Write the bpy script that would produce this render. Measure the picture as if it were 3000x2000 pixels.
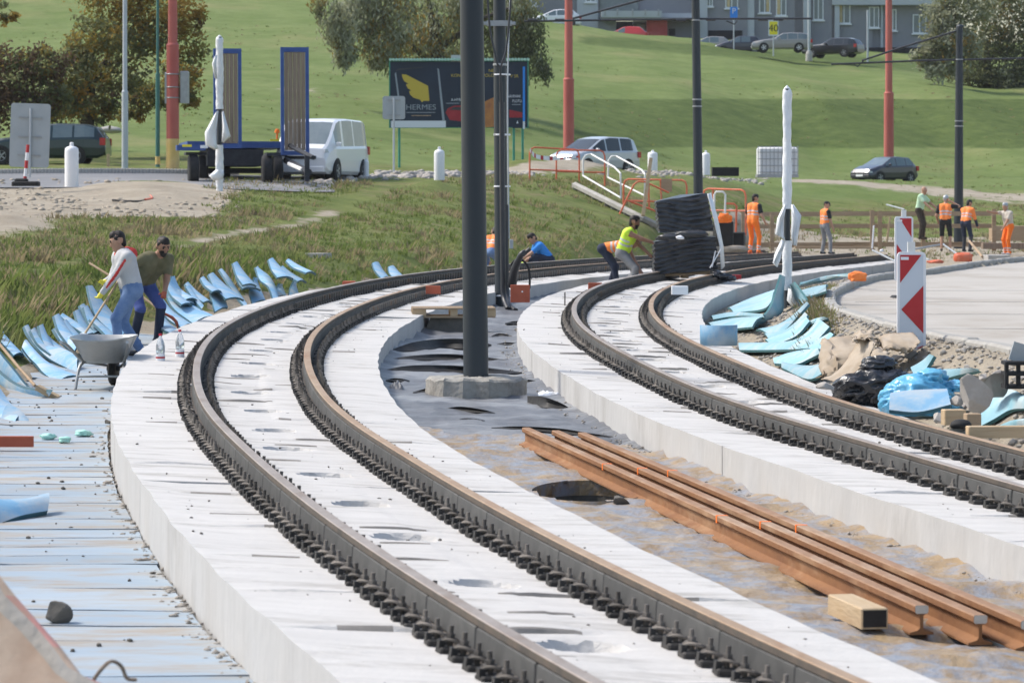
import bpy, bmesh, math, random
import numpy as np
from mathutils import Vector, Matrix
random.seed(7); RNG = np.random.default_rng(7)
for o in list(bpy.data.objects): bpy.data.objects.remove(o)
SC = bpy.context.scene; COL = SC.collection
# ---------------------------------------------------------------- camera, sky, sun, exposure
F, YH, CX = 10000.0, 603.0, 1500.0          # focal length (px of the 3000 px photo), eye-level row, centre column
cam = bpy.data.cameras.new('camera'); camo = bpy.data.objects.new('camera', cam); COL.objects.link(camo)
cam.sensor_width = 36; cam.lens = 36 * F / 3000; cam.shift_y = -(1000 - YH) / 3000
camo.location = (0, 0, 0); camo.rotation_euler = (math.pi / 2, 0, 0)
cam.clip_start = 0.5; cam.clip_end = 3000
cam.dof.use_dof = True; cam.dof.focus_distance = 34; cam.dof.aperture_fstop = 7.5
SC.camera = camo
SUN_EL, SUN_AZ = math.radians(50), math.radians(-72)      # azimuth measured from +Y (view direction) towards +X
W = bpy.data.worlds.new('World'); SC.world = W; W.use_nodes = True
nt = W.node_tree; nt.nodes.clear()
sky = nt.nodes.new('ShaderNodeTexSky'); sky.sky_type = 'NISHITA'; sky.sun_disc = False
sky.sun_elevation = SUN_EL; sky.sun_rotation = SUN_AZ; sky.air_density = 1.2; sky.dust_density = 2.5; sky.ozone_density = 1.0
bg = nt.nodes.new('ShaderNodeBackground'); bg.inputs[1].default_value = 0.15
wo = nt.nodes.new('ShaderNodeOutputWorld')
nt.links.new(sky.outputs[0], bg.inputs[0]); nt.links.new(bg.outputs[0], wo.inputs[0])
sl = bpy.data.lights.new('sun', 'SUN'); sl.energy = 2.35; sl.angle = math.radians(12); sl.color = (1, .955, .88)
so = bpy.data.objects.new('sun', sl); COL.objects.link(so)
sd = Vector((math.sin(SUN_AZ) * math.cos(SUN_EL), math.cos(SUN_AZ) * math.cos(SUN_EL), math.sin(SUN_EL)))
so.rotation_euler = sd.to_track_quat('Z', 'Y').to_euler(); so.location = (-20, 20, 60)
SC.view_settings.view_transform = 'Standard'; SC.view_settings.look = 'None'
SC.view_settings.gamma = 1; SC.view_settings.use_curve_mapping = False
SC.view_settings.exposure = 0.64

def P(px, py, s):
    "world point seen at photo pixel (px, py) where one metre measures s pixels"
    return np.array([(px - CX) / s, F / s, -(py - YH) / s])

# ---------------------------------------------------------------- materials
def mat(name, c, c2=None, c3=None, sc=6., rough=.8, bump=.0, bsc=None, metal=0., spec=.3, rnd=0., stretch=None, detail=5, trans=0, alpha=1, coat=0, sc3=None, t3=.6, leaf=0):
    m = bpy.data.materials.new(name); m.use_nodes = True
    n = m.node_tree; b = n.nodes['Principled BSDF']; L = n.links.new
    b.inputs['Roughness'].default_value = rough; b.inputs['Metallic'].default_value = metal
    b.inputs['Specular IOR Level'].default_value = spec
    if coat: b.inputs['Coat Weight'].default_value = coat; b.inputs['Coat Roughness'].default_value = .08
    if trans: b.inputs['Transmission Weight'].default_value = trans
    if alpha < 1: b.inputs['Alpha'].default_value = alpha
    def rgb(x): return (*x, 1) if len(x) == 3 else x
    src = None
    if c2 or bump:
        tc = n.nodes.new('ShaderNodeTexCoord'); vec = tc.outputs['Object']
        if stretch:
            mp = n.nodes.new('ShaderNodeMapping'); mp.inputs['Scale'].default_value = stretch
            L(vec, mp.inputs[0]); vec = mp.outputs[0]
    if c2:
        nz = n.nodes.new('ShaderNodeTexNoise'); nz.inputs['Scale'].default_value = sc; nz.inputs['Detail'].default_value = detail
        nz.inputs['Roughness'].default_value = .62
        L(vec, nz.inputs['Vector'])
        rp = n.nodes.new('ShaderNodeValToRGB'); rp.color_ramp.elements[0].position = .33; rp.color_ramp.elements[1].position = .67
        rp.color_ramp.elements[0].color = rgb(c); rp.color_ramp.elements[1].color = rgb(c2)
        L(nz.outputs[0], rp.inputs[0]); src = rp.outputs[0]
        if c3:
            n3 = n.nodes.new('ShaderNodeTexNoise'); n3.inputs['Scale'].default_value = sc3 or sc * .27; n3.inputs['Detail'].default_value = 6
            n3.inputs['Roughness'].default_value = .7
            L(vec, n3.inputs['Vector'])
            r3 = n.nodes.new('ShaderNodeValToRGB'); r3.color_ramp.elements[0].position = t3 - .07; r3.color_ramp.elements[1].position = t3 + .1
            r3.color_ramp.elements[0].color = (0, 0, 0, 1); r3.color_ramp.elements[1].color = (1, 1, 1, 1)
            L(n3.outputs[0], r3.inputs[0])
            mx = n.nodes.new('ShaderNodeMix'); mx.data_type = 'RGBA'
            L(r3.outputs[0], mx.inputs[0]); L(src, mx.inputs[6]); mx.inputs[7].default_value = rgb(c3); src = mx.outputs[2]
    if rnd:
        oi = n.nodes.new('ShaderNodeObjectInfo'); hs = n.nodes.new('ShaderNodeHueSaturation')
        mr = n.nodes.new('ShaderNodeMapRange'); mr.inputs[3].default_value = 1 - rnd; mr.inputs[4].default_value = 1 + rnd
        L(oi.outputs['Random'], mr.inputs[0]); L(mr.outputs[0], hs.inputs['Value'])
        if src: L(src, hs.inputs['Color'])
        else: hs.inputs['Color'].default_value = rgb(c)
        src = hs.outputs[0]
    if src: L(src, b.inputs['Base Color'])
    else: b.inputs['Base Color'].default_value = rgb(c)
    if bump:
        bn = n.nodes.new('ShaderNodeTexNoise'); bn.inputs['Scale'].default_value = bsc or sc * 3; bn.inputs['Detail'].default_value = 6
        L(vec, bn.inputs['Vector'])
        bp = n.nodes.new('ShaderNodeBump'); bp.inputs['Strength'].default_value = bump; bp.inputs['Distance'].default_value = .03
        L(bn.outputs[0], bp.inputs['Height']); L(bp.outputs[0], b.inputs['Normal'])
    if leaf:
        tr = n.nodes.new('ShaderNodeBsdfTranslucent'); ms = n.nodes.new('ShaderNodeMixShader'); ms.inputs[0].default_value = leaf
        if src: L(src, tr.inputs[0])
        else: tr.inputs[0].default_value = rgb(c)
        L(b.outputs[0], ms.inputs[1]); L(tr.outputs[0], ms.inputs[2]); L(ms.outputs[0], n.nodes['Material Output'].inputs[0])
    return m
M = {}
def defm(k, *a, **kw): M[k] = mat(k, *a, **kw)
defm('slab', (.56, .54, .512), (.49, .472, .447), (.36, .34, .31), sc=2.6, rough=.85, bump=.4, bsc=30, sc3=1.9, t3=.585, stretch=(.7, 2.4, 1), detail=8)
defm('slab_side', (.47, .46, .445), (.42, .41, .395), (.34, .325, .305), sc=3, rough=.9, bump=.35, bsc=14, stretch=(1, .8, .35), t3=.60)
defm('rail_top', (.26, .205, .165), (.35, .295, .25), (.22, .15, .10), sc=9, rough=.5, metal=.2, bump=.06, stretch=(1, .25, 1))
defm('rail_orange', (.31, .20, .115), (.39, .275, .18), (.27, .14, .065), sc=8, rough=.55, metal=.15, bump=.06, stretch=(1, .25, 1))
defm('rail_side', (.075, .065, .055), (.11, .085, .065), (.05, .045, .04), sc=9, rough=.75)
defm('filler', (.060, .060, .058), (.085, .083, .080), (.11, .108, .10), sc=4, rough=.8, bump=.15, rnd=.16, t3=.66)
defm('clip_black', (.030, .029, .028), (.05, .046, .042), sc=30, rough=.7, spec=.3, rnd=.4)
defm('clip_grey', (.17, .15, .13), (.11, .095, .08), (.22, .12, .06), sc=14, rough=.65, metal=.1, rnd=.45, t3=.62)
defm('rust', (.27, .13, .055), (.185, .085, .04), (.36, .225, .13), sc=4, rough=.85, bump=.3, bsc=16, stretch=(1, .55, 1), t3=.57, detail=9)
defm('rust_light', (.31, .19, .12), (.25, .135, .07), (.40, .295, .21), sc=6, rough=.75, bump=.2, stretch=(1, .4, 1), detail=9)
defm('steel_cut', (.62, .63, .65), (.5, .5, .5), sc=20, rough=.3, metal=.9)
defm('geo', (.095, .097, .103), (.16, .162, .17), (.25, .254, .258), sc=2.8, rough=.5, bump=.9, bsc=6, t3=.57, stretch=(.8, 1.6, 1), detail=8)
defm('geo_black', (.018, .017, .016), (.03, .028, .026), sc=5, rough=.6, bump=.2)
defm('film_brown', (.24, .165, .09), (.37, .265, .15), (.25, .258, .28), sc=4.2, rough=.42, bump=1., bsc=10, t3=.50, sc3=4.5, detail=9)
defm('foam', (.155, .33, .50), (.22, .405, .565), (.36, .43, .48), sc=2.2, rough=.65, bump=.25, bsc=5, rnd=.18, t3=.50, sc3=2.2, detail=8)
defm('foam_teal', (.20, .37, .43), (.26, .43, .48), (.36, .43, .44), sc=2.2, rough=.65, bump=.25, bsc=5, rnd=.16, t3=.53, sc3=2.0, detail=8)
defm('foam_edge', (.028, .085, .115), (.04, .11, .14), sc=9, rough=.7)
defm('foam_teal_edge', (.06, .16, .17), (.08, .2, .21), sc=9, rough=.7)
defm('foam_floor', (.27, .335, .395), (.34, .385, .42), (.31, .28, .24), sc=1.3, rough=.75, bump=.3, bsc=5, rnd=.12, t3=.525, sc3=2.6, stretch=(.5, 1.4, 1), detail=8)
defm('conc', (.36, .345, .32), (.43, .41, .38), (.29, .275, .25), sc=1.2, rough=.9, bump=.25, bsc=25)
defm('conc_road', (.38, .35, .31), (.43, .40, .36), (.33, .295, .25), sc=.35, rough=.92, bump=.15, bsc=18, stretch=(1, .6, 1), sc3=.5, t3=.56)
defm('kerb', (.30, .285, .26), (.38, .365, .335), (.22, .205, .185), sc=2.5, rough=.9, bump=.3, bsc=20)
defm('lip_shade', (.27, .25, .225), (.20, .185, .165), sc=9, rough=.95)  # dark colour standing in for shade on the slab's raised cross lips
defm('plinth', (.27, .25, .22), (.36, .345, .31), (.18, .16, .135), sc=6, rough=.95, bump=1., bsc=11)
defm('asphalt', (.16, .16, .165), (.20, .20, .205), (.25, .245, .24), sc=.5, rough=.9, bump=.1, bsc=20)
defm('rock', (.33, .30, .27), (.40, .37, .335), (.26, .235, .205), sc=3, rough=.92, bump=.6, bsc=9)
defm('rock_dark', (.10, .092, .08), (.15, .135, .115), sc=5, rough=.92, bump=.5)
defm('gravel', (.29, .26, .225), (.36, .335, .30), (.24, .205, .165), sc=14, rough=.95, bump=.5, bsc=30)
defm('pole', (.024, .031, .037), (.031, .038, .045), sc=2, rough=.45, spec=.4, stretch=(1, 1, .2))
defm('pole_black', (.025, .026, .030), (.034, .035, .04), sc=3, rough=.45, spec=.5)
defm('red_pole', (.42, .10, .085), (.50, .155, .125), (.55, .25, .20), sc=1.3, rough=.7, stretch=(1, 1, .3), t3=.62)
defm('pole_yellow', (.62, .42, .14), (.68, .50, .24), (.5, .3, .12), sc=2, rough=.7)
defm('pole_grey', (.42, .45, .48), (.48, .51, .54), sc=1.2, rough=.5, metal=.3)
defm('pole_green', (.05, .15, .13), (.07, .19, .17), sc=2, rough=.6)
defm('plastic_wrap', (.66, .68, .70), (.78, .79, .80), (.45, .48, .50), sc=5, rough=.4, spec=.5, bump=.6, bsc=11, stretch=(1, 1, .5), t3=.62)
defm('white', (.80, .80, .81), (.74, .74, .76), sc=2, rough=.5)
defm('white_paint', (.78, .77, .74), (.70, .69, .66), sc=3, rough=.5)
defm('sign_back', (.36, .385, .40), (.41, .435, .45), sc=2, rough=.5, metal=.35)
defm('metal_grey', (.30, .31, .32), (.38, .39, .40), sc=6, rough=.45, metal=.6)
defm('metal_dark', (.045, .047, .052), (.07, .07, .075), sc=5, rough=.5, metal=.4)
defm('galv', (.37, .375, .37), (.45, .455, .45), (.26, .26, .255), sc=5, rough=.5, metal=.55, bump=.05, t3=.62)
defm('sign_red', (.42, .025, .03), (.47, .04, .045), sc=5, rough=.4)
defm('sign_white', (.56, .60, .66), (.60, .64, .69), sc=3, rough=.4)
defm('orange_rail', (.58, .115, .05), (.66, .16, .08), (.5, .2, .13), sc=4, rough=.5)
defm('orange', (.90, .17, .02), (.95, .22, .03), sc=5, rough=.7)
defm('orange_hi', (.95, .23, .055), (.98, .29, .08), sc=6, rough=.75, bump=.4, bsc=9)
defm('yellow_hi', (.60, .86, .05), (.66, .90, .09), sc=6, rough=.75, bump=.4, bsc=9)
defm('reflect', (.55, .55, .57), (.47, .47, .49), sc=8, rough=.35)
defm('wood', (.42, .30, .175), (.52, .39, .25), (.33, .22, .12), sc=6, rough=.8, bump=.15, stretch=(.4, 4, 4))
defm('wood_pale', (.40, .29, .17), (.48, .365, .235), (.32, .215, .12), sc=5, rough=.8, bump=.2, stretch=(.6, 4, 4))
defm('wood_weather', (.32, .225, .14), (.40, .295, .195), (.25, .165, .095), sc=4, rough=.85, bump=.15, stretch=(.4, 4, 4))
defm('wood_grey', (.21, .155, .115), (.30, .235, .18), (.15, .105, .075), sc=6, rough=.9, bump=.2, stretch=(6, 6, .25))
defm('dark_end', (.022, .018, .016), (.035, .03, .026), sc=9, rough=.8)
defm('brick_red', (.36, .085, .045), (.42, .11, .06), sc=5, rough=.7)
defm('rubber', (.018, .018, .019), (.028, .027, .027), sc=6, rough=.75)
defm('wrap_black', (.022, .024, .028), (.036, .038, .043), sc=5, rough=.34, spec=.6, bump=.9, bsc=7, stretch=(1, 1, 3.5))
defm('bag_black', (.017, .017, .019), (.026, .026, .03), sc=6, rough=.25, spec=.6, bump=.8, bsc=9)
defm('bag_blue', (.09, .36, .58), (.16, .46, .66), sc=4, rough=.22, spec=.6, bump=.7, bsc=8)
defm('paper', (.29, .225, .155), (.37, .30, .225), (.42, .365, .30), sc=2.5, rough=.85, bump=.3, bsc=7)
defm('trailer_blue', (.035, .075, .235), (.05, .10, .29), sc=4, rough=.5)
defm('chassis', (.022, .024, .030), (.04, .042, .05), sc=5, rough=.6)
defm('dirt', (.30, .25, .19), (.40, .345, .275), (.22, .18, .13), sc=1.2, rough=.95, bump=.7, bsc=7)
defm('glass_dark', (.02, .026, .03), rough=.05, spec=.6)
defm('glass_mid', (.10, .14, .16), (.16, .20, .215), sc=1.2, rough=.06, spec=.6)
defm('lamp', (.42, .44, .46), rough=.12, spec=.6)
defm('lamp_red', (.42, .02, .02), rough=.2, spec=.6)
defm('skin', (.42, .235, .155), (.46, .27, .185), sc=12, rough=.55)
defm('skin_dark', (.30, .155, .098), (.34, .185, .12), sc=12, rough=.55)
defm('hair', (.014, .011, .010), (.03, .023, .02), sc=40, rough=.6)
defm('denim', (.10, .17, .32), (.18, .26, .42), (.07, .11, .22), sc=7, rough=.85, bump=.5, bsc=12)
defm('navy', (.022, .03, .055), (.035, .043, .07), sc=6, rough=.85, bump=.4, bsc=9)
defm('work_blue', (.05, .075, .23), (.08, .11, .28), sc=6, rough=.85, bump=.5, bsc=9)
defm('grey_cloth', (.20, .20, .205), (.27, .27, .275), sc=6, rough=.9, bump=.5, bsc=9)
defm('hoodie', (.45, .445, .445), (.52, .515, .51), (.38, .375, .375), sc=6, rough=.95, bump=.5, bsc=9)
defm('red_cloth', (.52, .045, .04), (.60, .07, .06), sc=7, rough=.9, bump=.4, bsc=9)
defm('dark_green', (.012, .05, .042), rough=.8)
defm('olive', (.115, .105, .055), (.16, .145, .085), sc=7, rough=.9, bump=.5, bsc=9)
defm('blue_tee', (.03, .20, .60), (.05, .25, .66), sc=7, rough=.85, bump=.5, bsc=9)
defm('green_tee', (.47, .68, .45), (.54, .73, .51), sc=7, rough=.85, bump=.4, bsc=9)
defm('black_cloth', (.02, .02, .022), (.035, .035, .037), sc=8, rough=.85)
defm('beige_cloth', (.50, .45, .38), (.56, .51, .45), sc=8, rough=.85)
defm('yellow_glove', (.72, .62, .06), (.78, .68, .1), sc=8, rough=.7)
defm('leaf_autumn', (.18, .17, .04), (.24, .20, .05), (.40, .20, .035), sc=.55, rough=.8, t3=.54, leaf=.5)
defm('leaf_brown', (.11, .07, .045), (.15, .10, .06), (.12, .11, .045), sc=.6, rough=.85, leaf=.45)
defm('leaf_olive', (.21, .215, .095), (.27, .27, .13), (.16, .16, .075), sc=.5, rough=.75, t3=.55, leaf=.5)
defm('leaf_silver', (.33, .345, .235), (.39, .40, .29), (.22, .215, .11), sc=.5, rough=.75, t3=.57, leaf=.45)
defm('leaf_dark', (.125, .14, .06), (.165, .175, .08), sc=.5, rough=.85, leaf=.5)
defm('leaf_gold', (.33, .21, .04), (.27, .19, .05), sc=.7, rough=.8, leaf=.5)
defm('bark', (.05, .04, .03), (.08, .065, .05), sc=9, rough=.95, bump=.6)
defm('blade', (.12, .165, .042), (.175, .215, .065), (.24, .225, .10), sc=.5, rough=.85, t3=.55, leaf=.5)
defm('blade_dry', (.33, .27, .16), (.25, .205, .115), sc=1.2, rough=.9, leaf=.45)
defm('wall_grey', (.225, .228, .25), (.245, .248, .27), sc=.6, rough=.85)
defm('wall_light', (.40, .43, .46), (.44, .47, .50), sc=.7, rough=.8)
defm('window_frame', (.70, .72, .74), rough=.5)
defm('curtain', (.50, .36, .15), (.55, .45, .28), sc=2, rough=.9)
defm('red_wall', (.50, .085, .075), (.55, .11, .1), sc=2, rough=.7)
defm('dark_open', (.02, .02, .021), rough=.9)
defm('bottle', (.80, .84, .88), rough=.08, spec=.5, trans=.85)
defm('bottle_water', (.86, .90, .93), rough=.08, spec=.5, trans=.8)
defm('cap_red', (.55, .02, .04), rough=.4)
defm('mint', (.30, .62, .52), (.42, .72, .62), sc=5, rough=.5)
defm('ibc', (.66, .67, .68), (.72, .73, .73), sc=2, rough=.4)
defm('banner_navy', (.016, .024, .042), (.022, .034, .06), sc=.6, rough=.4)
defm('gold', (.50, .38, .06), rough=.5)
defm('print_grey', (.26, .30, .34), rough=.5)
defm('print_white', (.62, .66, .72), rough=.5)
defm('print_red', (.36, .035, .045), (.25, .02, .03), sc=2, rough=.4)
defm('print_orange', (.45, .20, .06), (.30, .12, .06), (.5, .35, .12), sc=3, rough=.5)
defm('sign_blue', (.03, .24, .75), rough=.4)
defm('sign_yellow', (.78, .66, .04), rough=.4)
defm('green_metal', (.05, .25, .17), (.07, .3, .21), sc=3, rough=.5)
defm('green_trim', (.33, .55, .46), (.40, .61, .52), sc=4, rough=.5)
defm('pink_paint', (.55, .22, .22), (.36, .25, .19), sc=6, rough=.9)
defm('board_brown', (.40, .30, .235), (.48, .385, .31), (.33, .23, .17), sc=2.2, rough=.9, bump=.3)
for k, c in dict(car_green=(.009, .027, .029), car_silver=(.46, .48, .51), car_dark=(.035, .036, .05), car_grey=(.26, .25, .235), car_white=(.74, .75, .77), car_red=(.55, .025, .02), car_black=(.02, .021, .024)).items():
    defm(k, c, rough=.28, spec=.5, metal=.25 if k not in ('car_white', 'car_red') else 0, coat=.6)

# ---------------------------------------------------------------- mesh helpers
def rotz(a): return Matrix.Rotation(a, 3, 'Z')
class MB:
    def __init__(s): s.v = []; s.f = []; s.m = []
    def add(s, v, f, mi=0):
        b = len(s.v); s.v += [tuple(map(float, p)) for p in v]
        for q in f: s.f.append(tuple(b + i for i in q)); s.m.append(mi)
        return s
    def box(s, c, d, mi=0, R=None, top=(1, 1)):
        "box centre c, full size d; top = taper of the upper face"
        h = [x / 2 for x in d]; v = []
        for z in (-1, 1):
            tx, ty = top if z > 0 else (1, 1)
            for x, y in ((-1, -1), (1, -1), (1, 1), (-1, 1)):
                p = Vector((x * h[0] * tx, y * h[1] * ty, z * h[2]))
                if R is not None: p = R @ p
                v.append((p.x + c[0], p.y + c[1], p.z + c[2]))
        return s.add(v, [(3, 2, 1, 0), (4, 5, 6, 7), (0, 1, 5, 4), (1, 2, 6, 5), (2, 3, 7, 6), (3, 0, 4, 7)], mi)
    def bbox(s, c, d, b=.01, mi=0, R=None):
        "box with chamfered vertical and top edges"
        h = [x / 2 for x in d]; lay = [(-h[2], 0), (-h[2] + b, b) if False else (-h[2], 0), (h[2] - b, 0), (h[2], b)]
        v = []; rings = []
        for z, ins in lay[1:]:
            x, y = h[0] - ins, h[1] - ins
            ring = [(-x + b, -y), (x - b, -y), (x, -y + b), (x, y - b), (x - b, y), (-x + b, y), (-x, y - b), (-x, -y + b)]
            rings.append([(px, py, z) for px, py in ring])
        for r in rings:
            for p in r:
                p = Vector(p)
                if R is not None: p = R @ p
                v.append((p.x + c[0], p.y + c[1], p.z + c[2]))
        f = [tuple(range(7, -1, -1)), tuple(range(16, 24))]
        for k in range(2):
            for i in range(8): j = (i + 1) % 8; f.append((k * 8 + i, k * 8 + j, k * 8 + 8 + j, k * 8 + 8 + i))
        return s.add(v, f, mi)
    def tube(s, pts, r, n=8, mi=0, caps=True, flat=1.):
        pts = [Vector(p) for p in pts]; k = len(pts)
        rs = r if hasattr(r, '__len__') else [r] * k
        v = []; up0 = None
        for i, p in enumerate(pts):
            d = (pts[min(i + 1, k - 1)] - pts[max(i - 1, 0)])
            if d.length < 1e-9: d = Vector((0, 0, 1))
            d.normalize()
            if up0 is None: up0 = d.orthogonal().normalized() if abs(d.z) > .9 else Vector((0, 0, 1))
            u = (up0 - d * up0.dot(d))
            if u.length < 1e-5: u = d.orthogonal()
            u.normalize(); w = d.cross(u); up0 = u
            for j in range(n):
                a = 2 * math.pi * j / n
                q = p + (u * math.cos(a) * flat + w * math.sin(a)) * rs[i]; v.append(q[:])
        f = []
        for i in range(k - 1):
            for j in range(n):
                j2 = (j + 1) % n; f.append((i * n + j, i * n + j2, (i + 1) * n + j2, (i + 1) * n + j))
        if caps: f.append(tuple(range(n - 1, -1, -1))); f.append(tuple(range((k - 1) * n, k * n)))
        return s.add(v, f, mi)
    def lathe(s, prof, n=16, c=(0, 0, 0), mi=0, sx=1, sy=1):
        v = []; f = []; k = len(prof)
        for r, z in prof:
            for j in range(n):
                a = 2 * math.pi * j / n; v.append((c[0] + r * sx * math.cos(a), c[1] + r * sy * math.sin(a), c[2] + z))
        for i in range(k - 1):
            for j in range(n):
                j2 = (j + 1) % n; f.append((i * n + j, i * n + j2, (i + 1) * n + j2, (i + 1) * n + j))
        if prof[0][0] > 1e-6: f.append(tuple(range(n - 1, -1, -1)))
        if prof[-1][0] > 1e-6: f.append(tuple(range((k - 1) * n, k * n)))
        return s.add(v, f, mi)
    def prism(s, poly, h, mi=0, T=None):
        "poly in local xy extruded to z=h; T maps local point to world"
        n = len(poly); v = [(x, y, 0) for x, y in poly] + [(x, y, h) for x, y in poly]
        if T: v = [T(p) for p in v]
        f = [tuple(range(n - 1, -1, -1)), tuple(range(n, 2 * n))] + [(i, (i + 1) % n, n + (i + 1) % n, n + i) for i in range(n)]
        return s.add(v, f, mi)
    def grid(s, A, mi=0, flip=False, mif=None):
        "A: array rows x cols x 3"
        r, c = len(A), len(A[0]); v = [p for row in A for p in row]; b = len(s.v)
        s.v += [tuple(map(float, p)) for p in v]
        for i in range(r - 1):
            for j in range(c - 1):
                q = (b + i * c + j, b + i * c + j + 1, b + (i + 1) * c + j + 1, b + (i + 1) * c + j)
                s.f.append(q[::-1] if flip else q); s.m.append(mif(i, j) if mif else mi)
        return s
    def build(s, name, mats, parent=None, smooth=None, loc=None):
        me = bpy.data.meshes.new(name); me.from_pydata(s.v, [], s.f)
        if not isinstance(mats, (list, tuple)): mats = [mats]
        for m in mats: me.materials.append(M[m] if isinstance(m, str) else m)
        if len(mats) > 1: me.polygons.foreach_set('material_index', s.m)
        if smooth is not None:
            me.polygons.foreach_set('use_smooth', [True] * len(me.polygons)); me.update()
            if smooth < 180: me.set_sharp_from_angle(angle=math.radians(smooth))
        me.update()
        return link(name, me, parent, loc)
def link(name, me, parent=None, loc=None):
    o = bpy.data.objects.new(name, me); COL.objects.link(o)
    if parent is not None: o.parent = parent
    if loc is not None: o.location = loc
    return o
def tag(o, label=None, cat=None, group=None, kind=None):
    if label: o['label'] = label
    if cat: o['category'] = cat
    if group: o['group'] = group
    if kind: o['kind'] = kind
    return o
def thing(name, label, cat, loc=(0, 0, 0), rz=0, group=None):
    o = bpy.data.objects.new(name, None); COL.objects.link(o); o.empty_display_size = .1
    o.location = tuple(map(float, loc)); o.rotation_euler = (0, 0, rz)
    return tag(o, label, cat, group)
def copy_tree(o, parent=None):
    c = o.copy(); COL.objects.link(c)
    if parent is not None: c.parent = parent
    for ch in o.children: copy_tree(ch, c)
    return c
def npmesh(name, V, Fq, mats, mi=None, smooth=False, parent=None):
    me = bpy.data.meshes.new(name); V = np.asarray(V, np.float32); Fq = np.asarray(Fq, np.int32)
    k = Fq.shape[1]; me.vertices.add(len(V)); me.vertices.foreach_set('co', V.ravel())
    me.loops.add(Fq.size); me.loops.foreach_set('vertex_index', Fq.ravel())
    me.polygons.add(len(Fq)); me.polygons.foreach_set('loop_start', np.arange(0, Fq.size, k, dtype=np.int32))
    if not isinstance(mats, (list, tuple)): mats = [mats]
    for m in mats: me.materials.append(M[m] if isinstance(m, str) else m)
    if mi is not None: me.polygons.foreach_set('material_index', np.asarray(mi, np.int32))
    if smooth: me.polygons.foreach_set('use_smooth', np.ones(len(Fq), bool))
    me.update(calc_edges=True); me.validate()
    return link(name, me, parent)
def vnoise(x, y, sc=1., seed=0, oct=4):
    "cheap smooth value noise, numpy, about -1..1"
    x = np.asarray(x, float) * sc; y = np.asarray(y, float) * sc; out = 0; amp = 1.; tot = 0
    for o in range(oct):
        xi = np.floor(x).astype(np.int64); yi = np.floor(y).astype(np.int64); fx = x - xi; fy = y - yi
        fx = fx * fx * (3 - 2 * fx); fy = fy * fy * (3 - 2 * fy)
        def h(a, b):
            n = (a * 374761393 + b * 668265263 + (seed + o) * 1442695041) & 0x7fffffff
            n = ((n ^ (n >> 13)) * 1274126177) & 0x7fffffff
            return ((n ^ (n >> 16)) & 0xffff) / 32767.5 - 1
        v = (h(xi, yi) * (1 - fx) + h(xi + 1, yi) * fx) * (1 - fy) + (h(xi, yi + 1) * (1 - fx) + h(xi + 1, yi + 1) * fx) * fy
        out = out + v * amp; tot += amp; amp *= .5; x = x * 2.03 + 17; y = y * 2.03 + 31
    return out / tot
def spline(xs, ys, x):
    "natural cubic through knots (xs increasing)"
    xs = np.asarray(xs, float); ys = np.asarray(ys, float); n = len(xs); h = np.diff(xs)
    A = np.zeros((n, n)); r = np.zeros(n); A[0, 0] = A[-1, -1] = 1
    for i in range(1, n - 1):
        A[i, i - 1] = h[i - 1]; A[i, i] = 2 * (h[i - 1] + h[i]); A[i, i + 1] = h[i]
        r[i] = 6 * ((ys[i + 1] - ys[i]) / h[i] - (ys[i] - ys[i - 1]) / h[i - 1])
    m = np.linalg.solve(A, r); x = np.asarray(x, float); i = np.clip(np.searchsorted(xs, x) - 1, 0, n - 2)
    a = (xs[i + 1] - x) / h[i]; b = 1 - a
    return a * ys[i] + b * ys[i + 1] + ((a**3 - a) * m[i] + (b**3 - b) * m[i + 1]) * h[i]**2 / 6
def catmull(pts, n=8):
    pts = [np.asarray(p, float) for p in pts]; out = []
    q = [2 * pts[0] - pts[1]] + pts + [2 * pts[-1] - pts[-2]]
    for i in range(1, len(q) - 2):
        for k in range(n):
            t = k / n; a, b, c, d = q[i - 1], q[i], q[i + 1], q[i + 2]
            out.append(.5 * (2 * b + (c - a) * t + (2 * a - 5 * b + 4 * c - d) * t * t + (3 * b - a - 3 * c + d) * t**3))
    out.append(pts[-1]); return out
# ---------------------------------------------------------------- the two curved tracks (centre line, rail-top height, cant along depth Y)
KL = np.linspace(math.log(F / 800), math.log(F / 80), 12)
XL_ = [.87, .15, -.585, -1.35, -2.109, -2.656, -2.675, -1.87, .087, 3.45, 7.35, 11.0]
ZL_ = [-1.774, -1.715, -1.67, -1.627, -1.584, -1.439, -1.328, -1.227, -1.191, -1.238, -1.358, -1.561]
KR = np.linspace(math.log(F / 460), math.log(F / 80), 12)
XR_ = [3.76, 2.988, 2.276, 1.706, 1.377, 1.432, 2.049, 3.42, 5.521, 8.142, 10.975, 13.856]
ZR_ = [-1.796, -1.721, -1.654, -1.539, -1.459, -1.383, -1.311, -1.286, -1.301, -1.379, -1.504, -1.68]
def _ext(K, V, Y):
    t = np.log(np.maximum(np.asarray(Y, float), 1.)); lo, hi = K[0], K[-1]; e = 1e-3
    v = spline(K, V, np.clip(t, lo, hi))
    s0 = (spline(K, V, np.array(lo + e)) - V[0]) / e / math.exp(lo); s1 = (V[-1] - spline(K, V, np.array(hi - e))) / e / math.exp(hi)
    Yv = np.asarray(Y, float)
    return v + np.where(t < lo, (Yv - math.exp(lo)) * s0, 0) + np.where(t > hi, (Yv - math.exp(hi)) * s1, 0)
xL = lambda Y: _ext(KL, XL_, Y)
zL = lambda Y: _ext(KL, ZL_, Y)
xR = lambda Y: _ext(KR, XR_, Y)
zR = lambda Y: _ext(KR, ZR_, Y)
RAIL_H, SLAB_T, HALF, CANT = .17, .31, 1.27, .045
def smooth(t): t = np.clip(t, 0, 1); return t * t * (3 - 2 * t)
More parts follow.
